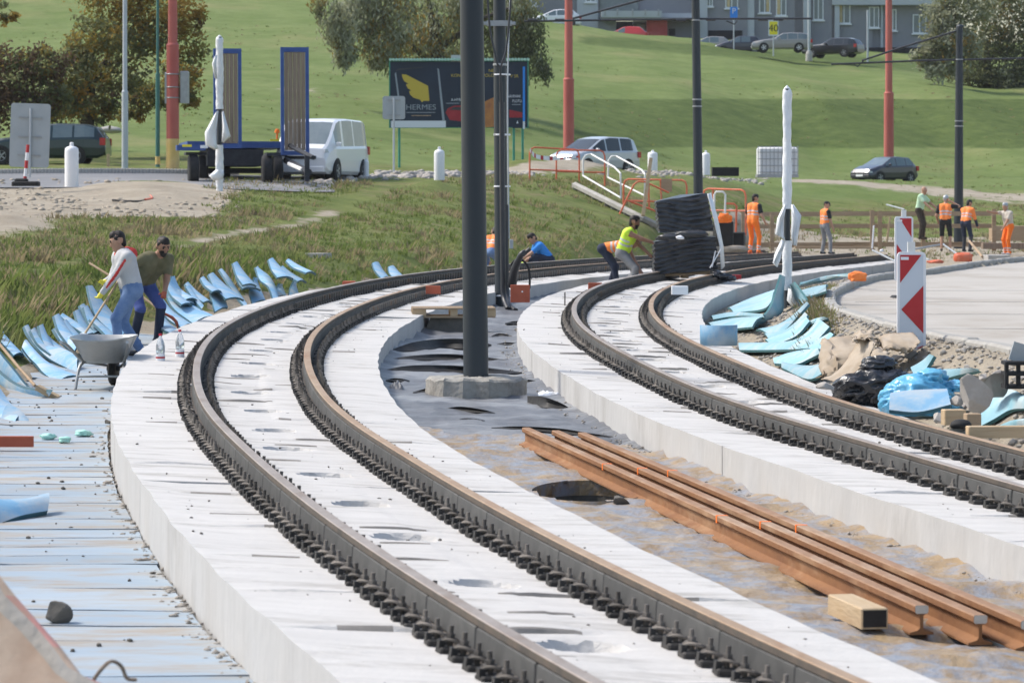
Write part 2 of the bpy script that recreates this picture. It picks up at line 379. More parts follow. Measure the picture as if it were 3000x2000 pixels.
# kerb of the concrete road on the right
KERB = [(9.4, 12), (6.9, 20), (5.65, 25), (5.05, 28), (4.65, 31.5), (4.30, 36.9), (4.18, 42.9), (4.30, 45.9), (4.52, 48.5), (5.1, 54), (6.7, 63.7), (8.7, 71), (13.0, 87), (20, 105), (32, 128), (60, 170)]
kerbX = lambda Y: np.interp(Y, [p[1] for p in KERB], [p[0] for p in KERB])
TP = [(200, 860, 200), (60, 900, 215), (400, 760, 170), (200, 700, 150), (0, 700, 150), (200, 640, 132), (0, 640, 132), (450, 640, 128), (200, 580, 113), (0, 580, 113), (-300, 640, 135), (-300, 580, 115), (-300, 760, 180),
 (700, 760, 155), (700, 700, 140), (700, 620, 118), (700, 548, 102), (500, 590, 115), (450, 548, 103), (900, 740, 143), (900, 640, 118), (900, 548, 100),
 (1100, 735, 135), (1100, 650, 118), (1100, 548, 99), (1300, 700, 122), (1300, 620, 108), (1300, 540, 95), (1500, 700, 115), (1500, 620, 102), (1500, 540, 90),
 (1700, 690, 105), (1700, 600, 95), (1700, 525, 82), (1900, 690, 98), (1900, 600, 90), (1900, 530, 78), (2100, 690, 90), (2100, 600, 80), (2100, 530, 70),
 (2300, 712, 86), (2300, 753, 92.5), (2500, 753, 92.5), (2150, 745, 95), (2300, 650, 73), (2300, 560, 66), (2300, 530, 61), (2700, 700, 84), (2850, 708, 86), (2800, 750, 92), (2700, 650, 71), (2700, 570, 64), (2700, 533, 58), (3000, 705, 84), (3000, 752, 92), (3300, 752, 92), (3000, 650, 70), (3000, 590, 63), (3000, 545, 57), (3300, 650, 70), (3300, 560, 58), (3700, 560, 58),
 (100, 548, 103), (100, 508, 92), (200, 482, 80), (-200, 548, 103), (-200, 482, 80), (450, 508, 92), (700, 508, 90), (1000, 503, 85), (1300, 503, 78), (1600, 505, 70),
 (200, 400, 65), (200, 200, 48), (200, 0, 38), (200, -250, 31), (-400, 400, 65), (-400, 0, 38), (-400, -250, 31), (700, 400, 63), (700, 200, 47), (700, 0, 37), (700, -200, 31),
 (1300, 400, 58), (1300, 250, 48), (1300, 100, 40), (1300, 20, 36), (1300, -60, 33), (1700, 500, 62), (1700, 410, 52.5), (1700, 285, 47), (1700, 170, 40.5), (1700, 88, 37), (1700, 78, 33), (1700, 85, 28),
 (2000, 520, 58), (2000, 438, 50), (2000, 290, 46), (2000, 200, 41), (2000, 128, 37), (2000, 112, 33), (2000, 110, 28), (2400, 525, 54), (2400, 442, 47.2), (2400, 290, 44.2), (2400, 225, 40), (2400, 163, 36), (2400, 140, 32), (2400, 135, 27),
 (2800, 532, 53), (2800, 448, 46.5), (2800, 298, 43.4), (2800, 235, 38), (2800, 190, 34), (2800, 160, 30), (3200, 535, 53), (3200, 448, 46.2), (3200, 300, 43), (3200, 230, 36), (3700, 448, 46), (3700, 250, 37), (3700, 130, 27)]
tp = np.array([P(*t) for t in TP])
ext = []
for y in (10, 16, 22, 28, 34):
    for d, h in ((3.4, .30), (6., .72), (10, 1.1)): ext.append((float(xL(y)) - d, y, float(zL(y)) - .12 + h))
tp = np.vstack([tp, np.array(ext)])
_sx, _sy = 22., 60.
def _key(X, Y): return np.stack([np.asarray(X, float) / _sx, np.log(np.asarray(Y, float)) * 2.2], -1)
_c = _key(tp[:, 0], tp[:, 1])
def _tk(d2): return .5 * d2 * np.log(d2 + 1e-12)
_n = len(tp); _A = np.zeros((_n + 3, _n + 3)); _d = ((_c[:, None] - _c[None])**2).sum(-1)
_A[:_n, :_n] = _tk(_d) + np.eye(_n) * 2e-3; _A[:_n, _n] = 1; _A[:_n, _n + 1:] = _c; _A[_n, :_n] = 1; _A[_n + 1:, :_n] = _c.T
_w = np.linalg.solve(_A, np.concatenate([tp[:, 2], np.zeros(3)]))
def tps(X, Y):
    k = _key(X, Y); sh = k.shape[:-1]; k = k.reshape(-1, 2); out = np.empty(len(k))
    for i in range(0, len(k), 20000):
        q = k[i:i + 20000]; d = ((q[:, None] - _c[None])**2).sum(-1)
        out[i:i + 20000] = _tk(d) @ _w[:_n] + _w[_n] + q @ _w[_n + 1:]
    return out.reshape(sh)
def G(X, Y, rough=True):
    X = np.asarray(X, float); Y = np.asarray(Y, float)
    Yc = np.minimum(Y, 132.); l, r = xL(Yc), xR(Yc); gl, gr = zL(Yc) - RAIL_H - SLAB_T, zR(Yc) - RAIL_H - SLAB_T
    t = np.clip((X - l) / np.maximum(r - l, .5), 0, 1); mid = gl * (1 - t) + gr * t
    u2 = X - (r + HALF); kx = kerbX(Yc); wid = np.maximum(kx - (r + HALF), .4)
    right = gr + (-1.34 - gr) * smooth(u2 / wid); right = np.where(X > kx - .02, -1.47, right)
    tr = np.where(X > r + HALF, right, mid)
    u = X - (l - HALF); wl = smooth((u + 2.7) / 1.75) * (1 - smooth((Y - 103) / 8)) + 0 * X
    wl = np.where(u > -.95, np.maximum(wl, 1 - smooth((Y - 112) / 16)), wl)
    far = tps(X, Y); n = 0
    if rough:
        far = far + .10 * vnoise(X, Y * .6, .45, 3) * np.clip((Y - 30) / 40, .2, 1.) + .05 * vnoise(X, Y, 1.7, 5)
        tr = tr + np.where((u2 > .15) & (X < kx - .25), .05 * vnoise(X, Y, 1.9, 8), 0)
    return wl * tr + (1 - wl) * far
g1 = lambda x, y: float(G(np.array([x]), np.array([y]))[0])
def hit(px, py, off=0., s0=700., s1=24., base=None):
    "first ground point seen at photo pixel (px, py); off lifts the ground"
    S_ = np.geomspace(s0, s1, 900); q = np.stack([(px - CX) / S_, F / S_, -(py - YH) / S_], 1); d = q[:, 2] - G(q[:, 0], q[:, 1], False) - off
    k = np.where((d[:-1] > 0) & (d[1:] <= 0))[0]
    if len(k) == 0: k = [int(np.argmin(np.abs(d)))]
    return q[k[0]]
HOLE = (hit(1722, 1442, .07), .42, .98)           # inspection pit between the tracks: centre, half width, half length
# ---------------------------------------------------------------- ground sheet
def terrain_mat():
    m = bpy.data.materials.new('terrain'); m.use_nodes = True; n = m.node_tree; b = n.nodes['Principled BSDF']; L = n.links.new
    b.inputs['Roughness'].default_value = .95; b.inputs['Specular IOR Level'].default_value = .1
    tc = n.nodes.new('ShaderNodeTexCoord')
    def noise(sc, det=6, ro=.65):
        z = n.nodes.new('ShaderNodeTexNoise'); z.inputs['Scale'].default_value = sc; z.inputs['Detail'].default_value = det; z.inputs['Roughness'].default_value = ro
        L(tc.outputs['Object'], z.inputs['Vector']); return z.outputs[0]
    def ramp(src, a, ca, bb, cb):
        r = n.nodes.new('ShaderNodeValToRGB'); e = r.color_ramp.elements
        e[0].position = a; e[0].color = (*ca, 1); e[1].position = bb; e[1].color = (*cb, 1); L(src, r.inputs[0]); return r.outputs[0]
    def mix(f, a, c):
        x = n.nodes.new('ShaderNodeMix'); x.data_type = 'RGBA'; L(f, x.inputs[0]); L(a, x.inputs[6]); L(c, x.inputs[7]); return x.outputs[2]
    def att(k):
        a = n.nodes.new('ShaderNodeAttribute'); a.attribute_name = k; return a.outputs['Fac']
    def math_(op, a, c):
        x = n.nodes.new('ShaderNodeMath'); x.operation = op
        for i, q in enumerate((a, c)):
            if isinstance(q, (int, float)): x.inputs[i].default_value = q
            else: L(q, x.inputs[i])
        return x.outputs[0]
    lawn = ramp(noise(.22, 8, .7), .32, (.115, .165, .045), .68, (.185, .225, .082))
    lawn = mix(ramp(noise(.9, 8, .7), .44, (0, 0, 0), .68, (.75, .75, .75)), lawn, ramp(noise(3, 8, .75), .3, (.07, .11, .026), .7, (.155, .19, .062)))
    lawn = mix(ramp(noise(.09, 7, .65), .53, (0, 0, 0), .70, (.75, .75, .75)), lawn, ramp(noise(1.5), .3, (.27, .235, .12), .7, (.22, .23, .09)))
    weed = ramp(noise(1.1, 8, .72), .32, (.085, .12, .03), .68, (.19, .21, .07))
    weed = mix(ramp(noise(.5, 6, .7), .50, (0, 0, 0), .66, (.75, .75, .75)), weed, ramp(noise(4), .3, (.17, .13, .07), .7, (.27, .215, .125)))
    dirt = ramp(noise(.7, 8, .7), .3, (.29, .245, .185), .7, (.44, .385, .305))
    dirt = mix(ramp(noise(5, 6), .55, (0, 0, 0), .75, (.6, .6, .6)), dirt, ramp(noise(9), .3, (.2, .165, .12), .7, (.33, .3, .25)))
    dn = ramp(math_('ADD', att('dirt'), math_('MULTIPLY', math_('SUBTRACT', noise(.8, 8, .7), .5), 1.1)), .45, (0, 0, 0), .6, (1, 1, 1))
    wn = ramp(math_('ADD', att('weed'), math_('MULTIPLY', math_('SUBTRACT', noise(.6, 6), .5), .7)), .4, (0, 0, 0), .6, (1, 1, 1))
    rough = ramp(noise(.8, 8, .75), .3, (.052, .082, .022), .7, (.12, .155, .045))
    rn_ = ramp(math_('ADD', att('rough'), math_('MULTIPLY', math_('SUBTRACT', noise(.35, 6), .5), .6)), .42, (0, 0, 0), .62, (1, 1, 1))
    c = mix(dn, mix(wn, mix(rn_, lawn, rough), weed), dirt)
    L(c, b.inputs['Base Color'])
    bp = n.nodes.new('ShaderNodeBump'); bp.inputs['Strength'].default_value = .9; bp.inputs['Distance'].default_value = .12
    L(noise(2.6, 8, .75), bp.inputs['Height']); L(bp.outputs[0], b.inputs['Normal'])
    return m
M['terrain'] = terrain_mat()
def proj(p):
    p = np.asarray(p, float); return CX + F * p[..., 0] / p[..., 1], YH - F * p[..., 2] / p[..., 1]
def make_terrain():
    Ys = np.concatenate([np.geomspace(7, 50, 110)[:-1], np.geomspace(50, 135, 190)[:-1], np.geomspace(135, 460, 150)])
    As = np.linspace(-.34, .34, 300); YY, AA = np.meshgrid(Ys, As, indexing='ij'); XX = YY * AA
    ZZ = G(XX, YY); V = np.stack([XX, YY, ZZ], -1)
    px, py = proj(V)
    pile = lambda cx, cy, rx, ry, h: h * np.exp(-((px - cx) / rx)**2 - ((F / YY - cy) / ry)**2)
    rd = smooth((F / YY - 91) / 2) * smooth((106.5 - F / YY) / 2) * smooth((1050 - px) / 100)
    ZZ = ZZ * (1 - rd) + tps(XX, YY) * rd
    ZZ = ZZ + pile(430, 107, 150, 6, .22) + pile(20, 140, 120, 9, .16) + pile(1270, 98, 60, 3, .25) + pile(1540, 76, 130, 3, .45) + pile(1700, 74, 110, 2.5, .45) + pile(2020, 84, 130, 4, .40) + pile(1930, 84, 60, 3, .35) + pile(2450, 63, 150, 2.5, .25)
    dirt = np.zeros_like(ZZ); S_ = F / YY
    dirt += smooth((S_ - 96) / 8) * smooth((138 - S_ - .02 * np.maximum(px, 0)) / 8) * smooth((690 - px) / 130)   # bare plateau
    dirt += np.exp(-((px - (620 + (S_ - 112) * -9)) / 45)**2) * ((S_ < 118) & (S_ > 92))
    band = np.exp(-((S_ - (96 - (px - 900) * .026)) / 3.0)**2) * smooth((px - 600) / 150) * smooth((2250 - px) / 200)
    dirt += band * .9 + np.exp(-((S_ - 62) / 2.5)**2) * smooth((px - 2200) / 150) * .8
    path = np.exp(-(((px - 770) - (S_ - 130) * -12) / 40)**2) * ((S_ > 112) & (S_ < 150)); dirt += path * .30
    tk = (XX > xL(np.minimum(YY, 132)) - HALF - 1.55 - .35 * vnoise(XX, YY, .9, 44)) & (YY < 128) & (XX < kerbX(YY) + .5); dirt = np.where(tk, 1, dirt)
    dirt += .55 * np.exp(-((px - 20) / 170)**2 - ((S_ - 141) / 10)**2)
    dirt += .27 * smooth((S_ - 104) / 10) * smooth((240 - S_) / 20)
    dirt += .55 * np.exp(-((px - 880) / 130)**2 - ((S_ - 51) / 1.2)**2)
    weed = smooth((S_ - 66 + np.maximum(px - 1900, 0) * .007) / 10)
    rgh = .95 * smooth((py - 275) / 30) * smooth((455 - py) / 40) * smooth((px - 1560) / 200) * (S_ < 58) + .7 * np.exp(-((py - 140 - (px - 2000) * .08) / 28)**2) * smooth((px - 1600) / 150) * (S_ < 42) + .5 * np.exp(-((py - 390) / 50)**2) * (px < 1560) * (S_ < 72) * smooth((px - 560) / 100)
    V = np.stack([XX, YY, ZZ], -1); r, c = ZZ.shape
    idx = np.arange(r * c).reshape(r, c); q = np.stack([idx[:-1, :-1], idx[:-1, 1:], idx[1:, 1:], idx[1:, :-1]], -1).reshape(-1, 4)
    ctr = V.reshape(-1, 3)[q].mean(1); h, a, b = HOLE
    q = q[((ctr[:, 0] - h[0]) / (a + .12))**2 + ((ctr[:, 1] - h[1]) / (b + .3))**2 > 1]
    o = npmesh('ground', V.reshape(-1, 3), q, 'terrain', smooth=True)
    for k, d in (('dirt', dirt), ('weed', weed), ('rough', rgh)):
        at = o.data.attributes.new(k, 'FLOAT', 'POINT'); at.data.foreach_set('value', np.clip(d, 0, 1.4).astype(np.float32).ravel())
    tag(o, 'grassy hillside and dug up embankment around the tram tracks', kind='structure'); return o, dirt, weed
ground, _dirt, _weed = make_terrain()
# ---------------------------------------------------------------- concrete road on the right, kerb stones
def concrete_road():
    kp = np.array(catmull([(x, y, 0) for x, y in KERB], 10)); kp = kp[(kp[:, 1] < 150)]
    A = []
    for p in kp:
        A.append([(p[0] + d, p[1], -1.41 - .012 * min(d, .3) / .3 + .006 * math.sin(p[1] * 1.3 + d)) for d in (.06, .3, 1, 2, 3.5, 5.5, 9, 16, 30, 55)])
    o = MB().grid(A, flip=True).build('concrete_road', 'conc_road', smooth=40); tag(o, 'dusty pale concrete roadway beyond the curved kerb', kind='structure')
    mb = MB()
    for yy in (34.5, 39.4, 44.6, 50.4, 57.1):
        x0 = float(kerbX(yy)) + .35; mb.box((x0 + 15, yy, -1.4155), (30, .02, .004))
    tag(mb.build('road_joint', 'kerb', o), kind=None)
    k = thing('kerb', 'weathered grey concrete kerb curving round the dusty roadway', 'kerb', (0, 0, 0))
    d = np.r_[0, np.cumsum(np.hypot(*np.diff(kp[:, :2], axis=0).T))]; L = 1.0
    for i in range(int(d[-1] / L)):
        a = [np.interp(i * L + .006, d, kp[:, j]) for j in (0, 1)]; b = [np.interp((i + 1) * L - .006, d, kp[:, j]) for j in (0, 1)]
        if a[1] < 27 or a[1] > 120: continue
        ang = math.atan2(b[1] - a[1], b[0] - a[0]); l = math.hypot(b[0] - a[0], b[1] - a[1])
        m = MB().bbox((0, 0, -.06), (l, .17, .30), .025, R=None)
        q = m.build('kerb_stone', 'kerb', k, loc=((a[0] + b[0]) / 2, (a[1] + b[1]) / 2, -1.385 + random.uniform(-.008, .008))); q.rotation_euler = (random.uniform(-.012, .012), random.uniform(-.012, .012), ang)
concrete_road()
# upper asphalt road on the left
def upper_road():
    A = []
    for px in range(-700, 1010, 60):
        row = []
        for t in np.linspace(0, 1, 8):
            s = 104.5 - 11.5 * t - max(px - 900, 0) * .012; x = (px - CX) / s; y = F / s; row.append((x, y, float(tps(np.array([x]), np.array([y]))[0]) + .035))
        A.append(row)
    o = MB().grid(A, flip=True).build('asphalt_road', 'asphalt', smooth=60); tag(o, 'grey asphalt street behind the embankment', kind='structure')
    k = thing('street_kerb', 'pale concrete kerb along the far side of the asphalt street', 'kerb')
    far = [r[-1] for r in A]
    for i in range(len(far) - 1):
        a, b = np.array(far[i]), np.array(far[i + 1]); n = 6
        for j in range(n):
            p, q = a + (b - a) * j / n, a + (b - a) * (j + .985) / n
            if p[0] * F / p[1] + CX > 700: continue
            ang = math.atan2(q[1] - p[1], q[0] - p[0]); m = MB().bbox((0, 0, .04), (float(np.hypot(*(q - p)[:2])), .2, .22), .02)
            w = m.build('kerb_stone', 'conc', k, loc=tuple((p + q) / 2)); w.rotation_euler = (0, 0, ang)
upper_road()
# ---------------------------------------------------------------- track: slabs, rails, fasteners, filler blocks
def frame(xf, zf, Y, cant=CANT):
    e = .05; dx = (float(xf(Y + e)) - float(xf(Y - e))) / (2 * e); dz = (float(zf(Y + e)) - float(zf(Y - e))) / (2 * e)
    t = Vector((dx, 1, dz)).normalized(); n = Vector((-1, dx, 0)).normalized(); n = (n + Vector((0, 0, cant))).normalized()   # left
    u = n.cross(t) * -1; u = t.cross(n) * -1 if u.z < 0 else u
    if u.z < 0: u = -u
    return Vector((float(xf(Y)), Y, float(zf(Y)))), t, n, u
def arc_table(xf, zf, y0, y1):
    Y = np.linspace(y0, y1, 4000); p = np.stack([xf(Y), Y, zf(Y)], 1); d = np.r_[0, np.cumsum(np.linalg.norm(np.diff(p, axis=0), axis=1))]
    return Y, d
def make_track(side, xf, zf, y0, y1, joints, seed):
    rnd = random.Random(seed); Yt, Dt = arc_table(xf, zf, y0, y1); Yat = lambda s: float(np.interp(s, Dt, Yt))
    # ---- concrete slab panels with lifting pockets and cross grooves
    root = thing('track_slab', 'curving white concrete track slab %s' % side[0], 'concrete slab')
    us0 = [-HALF, -HALF + .012, -1.0, -.75, -.53, -.36]; uc = list(np.linspace(-.21, .21, 13)); us = us0 + uc + [.36, .53, .75, 1.0, HALF - .012, HALF]
    cuts = [y0] + joints + [y1]
    for a, b in zip(cuts[:-1], cuts[1:]):
        sa, sb = np.interp(a, Yt, Dt) + .012, np.interp(b, Yt, Dt) - .012; L = sb - sa
        n = max(2, round(L / 2.0)); seg = L / n; ss = set()
        groove = []
        for k in range(n):
            c = sa + (k + .5) * seg + rnd.uniform(-.12, .12); ss |= set(np.round(c + np.linspace(-.21, .21, 13), 4)) ; groove.append(('p', c, rnd.uniform(-.05, .05), .17 + rnd.uniform(-.01, .02)))
            for g in range(3):
                gs = sa + (k + .02 + .34 * g) * seg + rnd.uniform(-.1, .1)
                if gs < sa + .1 or abs(gs - c) < .26: continue
                ss |= {round(gs - .03, 4), round(gs - .012, 4), round(gs, 4), round(gs + .014, 4)}; groove.append(('g', gs, rnd.choice([(-1.2, 1.2), (-1.2, -.3), (-.5, 1.2), (-1.2, .2), (.1, 1.25), (-1.15, -.5)]), rnd.uniform(.02, .05), rnd.uniform(-.006, .007)))
        ss |= set(np.arange(sa, sb, .5)) | {sa, sb}; ss = sorted(x for x in ss if sa <= x <= sb)
        ss = [x for i, x in enumerate(ss) if i == 0 or x - ss[i - 1] > .004]
        mb = MB(); A = []; GR = set(); lift = rnd.uniform(-.006, .006)
        for s_ in ss:
            o, t, nn, u = frame(xf, zf, Yat(s_)); row = []
            for uu in us:
                z = -RAIL_H + lift + .004 * math.sin(s_ * 2.1 + uu * 3)
                for q in groove:
                    if q[0] == 'p':
                        r = math.hypot(s_ - q[1], uu - q[2])
                        if r < q[3]: z -= .085 * min(1, (q[3] - r) / .03)
                    else:
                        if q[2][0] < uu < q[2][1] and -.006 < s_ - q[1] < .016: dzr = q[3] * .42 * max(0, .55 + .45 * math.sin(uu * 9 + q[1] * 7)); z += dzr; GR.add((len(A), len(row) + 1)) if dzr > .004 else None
                        if s_ > q[1]: z += q[4] if q[2][0] < uu < q[2][1] else 0
                jit = .006 * math.sin(s_ * 5.3 + seed) if abs(uu) > 1.2 else 0
                row.append((o + nn * (-uu + (jit if uu < 0 else -jit)) + u * z)[:])
            lo = [(o + nn * (-sg * HALF) + u * (-RAIL_H) + Vector((0, 0, -SLAB_T - .25)))[:] for sg in (-1, 1)]
            A.append([lo[0]] + row + [lo[1]])
        nu = len(us)
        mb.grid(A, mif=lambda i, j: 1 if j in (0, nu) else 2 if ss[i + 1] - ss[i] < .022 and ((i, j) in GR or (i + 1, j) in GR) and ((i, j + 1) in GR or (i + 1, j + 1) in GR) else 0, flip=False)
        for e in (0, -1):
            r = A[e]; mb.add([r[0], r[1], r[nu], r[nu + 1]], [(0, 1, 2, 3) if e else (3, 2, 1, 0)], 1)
        mb.build('slab_panel', ['slab', 'slab_side', 'lip_shade'], root, smooth=28)
    # ---- rails
    for which, off in ((0, .53), (1, -.53)):
        lab = ('outer', 'inner')[which]
        rail = thing('tram_rail', '%s rail with row of black clips on the slab %s' % (lab, side[1]), 'rail')
        # head as swept profile: narrow groove-less head, web hidden by filler blocks, foot
        prof = [(-.034, -.004), (-.030, 0), (.030, 0), (.034, -.004), (.0335, -.034), (.022, -.042), (.022, -.145), (.060, -.156), (.060, -.166), (-.060, -.166), (-.060, -.156), (-.022, -.145), (-.022, -.042), (-.0335, -.034)]
        S_ = np.arange(0, Dt[-1], .4); A = []
        for s_ in S_:
            o, t, nn, u = frame(xf, zf, Yat(s_)); c = o + nn * off
            A.append([(c - nn * a + u * b)[:] for a, b in prof + prof[:1]])
        mb = MB().grid(A, mif=lambda i, j: 0 if j <= 2 else 1, flip=True)
        for e in (0, -1): mb.add([A[e][k] for k in range(14)], [tuple(range(14))], 1)
        mb.build('rail_profile', ['rail_top' if which == 0 else 'rail_orange', 'rail_side'], rail, smooth=40)
        # rubber filler blocks in the rail chambers, one metre each
        if '_blk' not in M:
            m = MB().bbox((0, 0, 0), (.022, .985, .098), .006); m.build('x', 'filler'); M['_blk'] = bpy.data.objects['x'].data; bpy.data.objects.remove(bpy.data.objects['x'])
            m = MB()
            m.bbox((-.01, 0, .016), (.135, .125, .032), .008, 0)          # shoulder block
            m.box((-.055, 0, .04), (.035, .11, .03), 0); m.box((.045, 0, .045), (.03, .05, .04), 0)
            for sg in (-1, 1):                                           # spring clip: two loops
                pts = [(.055, sg * .010, .052), (.03, sg * .02, .078), (-.005, sg * .052, .082), (-.04, sg * .056, .066), (-.055, sg * .030, .058), (-.035, sg * .014, .058)]
                m.tube(catmull([(a, b, c * .86) for a, b, c in pts], 3), .0092, 6, 1)
            m.tube([(.0, 0, .03), (.0, 0, .138)], .0125, 8, 1); m.tube([(.0, 0, .078), (.0, 0, .10)], .024, 6, 1)
            m.tube([(.0, 0, .070), (.0, 0, .077)], .034, 8, 1)
            m.build('x', ['clip_black', 'clip_grey'], smooth=25); M['_clip'] = bpy.data.objects['x'].data; bpy.data.objects.remove(bpy.data.objects['x'])
        def place(o, c, t, nn, u, sg):
            X = nn * sg; mt = Matrix((X, t if sg > 0 else -t, u)).transposed().to_4x4(); mt.translation = c; o.matrix_world = mt
        cnt = 0
        for i in range(int(Dt[-1])):
            yy = Yat(i + .5)
            if yy > 95: break
            o, t, nn, u = frame(xf, zf, yy)
            for sg in (1, -1):
                b = link('filler_block', M['_blk'], rail); place(b, o + nn * (off + sg * .024) + u * (-.089), t, nn, u, sg)
        # fasteners: 0.40 m apart, both sides
        pitch = .25; far = MB(); cm = M['_clip']; cv = np.array([v.co[:] for v in cm.vertices]); cf = [tuple(p.vertices) for p in cm.polygons]; ci = [p.material_index for p in cm.polygons]
        for i in range(int(Dt[-1] / pitch)):
            s_ = i * pitch + .12; yy = Yat(s_); o, t, nn, u = frame(xf, zf, yy)
            for sg in (1, -1):
                c = o + nn * (off + sg * .118) + u * (-RAIL_H); cnt += 1
                if cnt <= 300:
                    b = link('rail_fastener', cm, rail); place(b, c, t, nn, u, sg); b.matrix_world = b.matrix_world @ Matrix.Rotation(rnd.gauss(0, .05), 4, 'Z') @ Matrix.Rotation(rnd.gauss(0, .035), 4, 'Y') @ Matrix.Scale(rnd.uniform(.80, .92), 4)
                else:
                    far.box((c + u * .02)[:], (.125, .115, .04), 0, R=Matrix((nn * sg, t, u)).transposed())
                    far.box((c + u * .075)[:], (.04, .05, .09), 1, R=Matrix((nn * sg, t, u)).transposed())
        if far.v: tag(far.build('rail_fastener', ['clip_black', 'clip_grey'], rail), kind='stuff')
make_track(('on the outside of the bend', 'by the foam lined ditch'), xL, zL, 9.5, 108.5, [22.0, 34.2, 46.4, 58.6, 70.8, 83, 95.2], 11)
make_track(('on the inside of the bend', 'by the concrete roadway'), xR, zR, 16, 110, [26.2, 38.2, 50.4, 62.6, 74.8, 87, 99.2], 23)
# ---------------------------------------------------------------- geotextile between the tracks
def mid_sheet():
    h, a, b = HOLE; S_ = np.concatenate([np.geomspace(11, 30, 200)[:-1], np.geomspace(30, 64, 130)])
    def grid(Ys, zoff, mask, amp=1.):
        T = np.linspace(0, 1, 70); A = np.zeros((len(Ys), len(T), 3))
        for i, y in enumerate(Ys):
            x0, x1 = float(xL(y)) + HALF - .05, float(xR(y)) - HALF + .05
            A[i, :, 0] = x0 + (x1 - x0) * T; A[i, :, 1] = y
        X, Y = A[..., 0], A[..., 1]
        A[..., 2] = G(X, Y, False) + zoff + amp * (.085 * (.5 - np.abs(vnoise(X * .55, Y * 1.6, 1.3, 4, 2))) + .06 * (.5 - np.abs(vnoise(X * .9, Y * 2.0, 2.6, 6, 3)))) + .03 * smooth((.12 - np.minimum(T, 1 - T)) / .12) - .02
        r, c = X.shape; idx = np.arange(r * c).reshape(r, c); q = np.stack([idx[:-1, :-1], idx[:-1, 1:], idx[1:, 1:], idx[1:, :-1]], -1).reshape(-1, 4)
        ctr = A.reshape(-1, 3)[q].mean(1); q = q[(((ctr[:, 0] - h[0]) / a)**2 + ((ctr[:, 1] - h[1]) / b)**2 > 1) & mask(ctr)]
        return A.reshape(-1, 3), q
    V, q = grid(S_, .05, lambda c: np.ones(len(c), bool))
    o = npmesh('geotextile_sheet', V, q, 'geo', smooth=True); tag(o, 'wrinkled dark grey geotextile laid between the two track slabs', 'geotextile')
    def m2(c):
        e = 29.6 + .8 * np.sin(c[:, 0] * 2.3) - 1.6 * (c[:, 0] - .2); return (c[:, 1] < e) & (c[:, 1] > 15.2 + .5 * np.sin(c[:, 0] * 3))
    V, q = grid(S_, .066, m2, 1.); o = npmesh('stained_film', V, q, 'film_brown', smooth=True); tag(o, 'rust stained grey film under the loose rails', 'plastic film')
mid_sheet()
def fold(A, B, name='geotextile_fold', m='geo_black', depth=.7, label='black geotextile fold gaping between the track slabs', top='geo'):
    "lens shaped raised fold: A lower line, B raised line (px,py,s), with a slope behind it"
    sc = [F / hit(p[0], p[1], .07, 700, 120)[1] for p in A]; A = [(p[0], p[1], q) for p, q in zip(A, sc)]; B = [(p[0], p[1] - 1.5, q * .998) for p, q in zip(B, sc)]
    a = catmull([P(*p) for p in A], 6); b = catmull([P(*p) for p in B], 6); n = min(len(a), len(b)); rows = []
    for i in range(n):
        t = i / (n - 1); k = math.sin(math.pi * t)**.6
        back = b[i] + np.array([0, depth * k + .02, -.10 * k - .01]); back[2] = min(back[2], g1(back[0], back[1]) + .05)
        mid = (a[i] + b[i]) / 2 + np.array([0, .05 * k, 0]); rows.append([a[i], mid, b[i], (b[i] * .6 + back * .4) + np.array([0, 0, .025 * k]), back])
    o = MB().grid(rows, mif=lambda i, j: 0 if j < 2 else 1, flip=True).build(name, [m, top], smooth=50)  # black front paints in the dark underside and the fold's shade
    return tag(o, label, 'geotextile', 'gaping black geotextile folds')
fold([(1140, 1029, 228), (1230, 1027, 228), (1300, 1020, 228), (1370, 1022, 228), (1440, 1018, 228)], [(1140, 1028, 228), (1210, 1004, 227), (1290, 994, 227), (1370, 995, 227), (1440, 1010, 228)], label='black geotextile fold gaping nearest the pallet')
fold([(1130, 1056, 240), (1220, 1054, 240), (1330, 1055, 240), (1420, 1058, 240), (1510, 1060, 240)], [(1130, 1055, 240), (1200, 1044, 239), (1300, 1038, 239), (1400, 1045, 239), (1510, 1059, 240)], label='black geotextile fold gaping between two others behind the thick pole')
fold([(1105, 1091, 254), (1220, 1090, 254), (1350, 1091, 254), (1450, 1094, 254), (1530, 1092, 254)], [(1105, 1090, 254), (1190, 1073, 253), (1300, 1071, 253), (1420, 1078, 253), (1530, 1091, 254)], label='long black geotextile fold just behind the round footing')
fold([(1210, 1150, 282), (1260, 1148, 282), (1310, 1144, 282), (1350, 1140, 282)], [(1210, 1149, 282), (1260, 1136, 281), (1310, 1128, 281), (1350, 1128, 281)], label='black geotextile fold touching the round footing')
fold([(1545, 1178, 292), (1590, 1193, 292), (1640, 1197, 292), (1669, 1197, 292)], [(1545, 1161, 291), (1590, 1163, 291), (1640, 1180, 291), (1669, 1196, 292)], label='black flap of geotextile against the tall slab corner')
fold([(1440, 1254, 316), (1530, 1258, 316), (1640, 1268, 316), (1740, 1279, 316), (1800, 1281, 316)], [(1440, 1253, 316), (1520, 1250, 315), (1640, 1256, 315), (1730, 1270, 315), (1800, 1280, 316)], label='thin black geotextile fold at the far ends of the loose rails')
fold([(1300, 1200, 296), (1360, 1205, 296), (1420, 1210, 296), (1450, 1211, 296)], [(1300, 1198, 296), (1350, 1192, 295), (1410, 1200, 295), (1450, 1210, 296)], label='small black geotextile fold in front of the round footing')
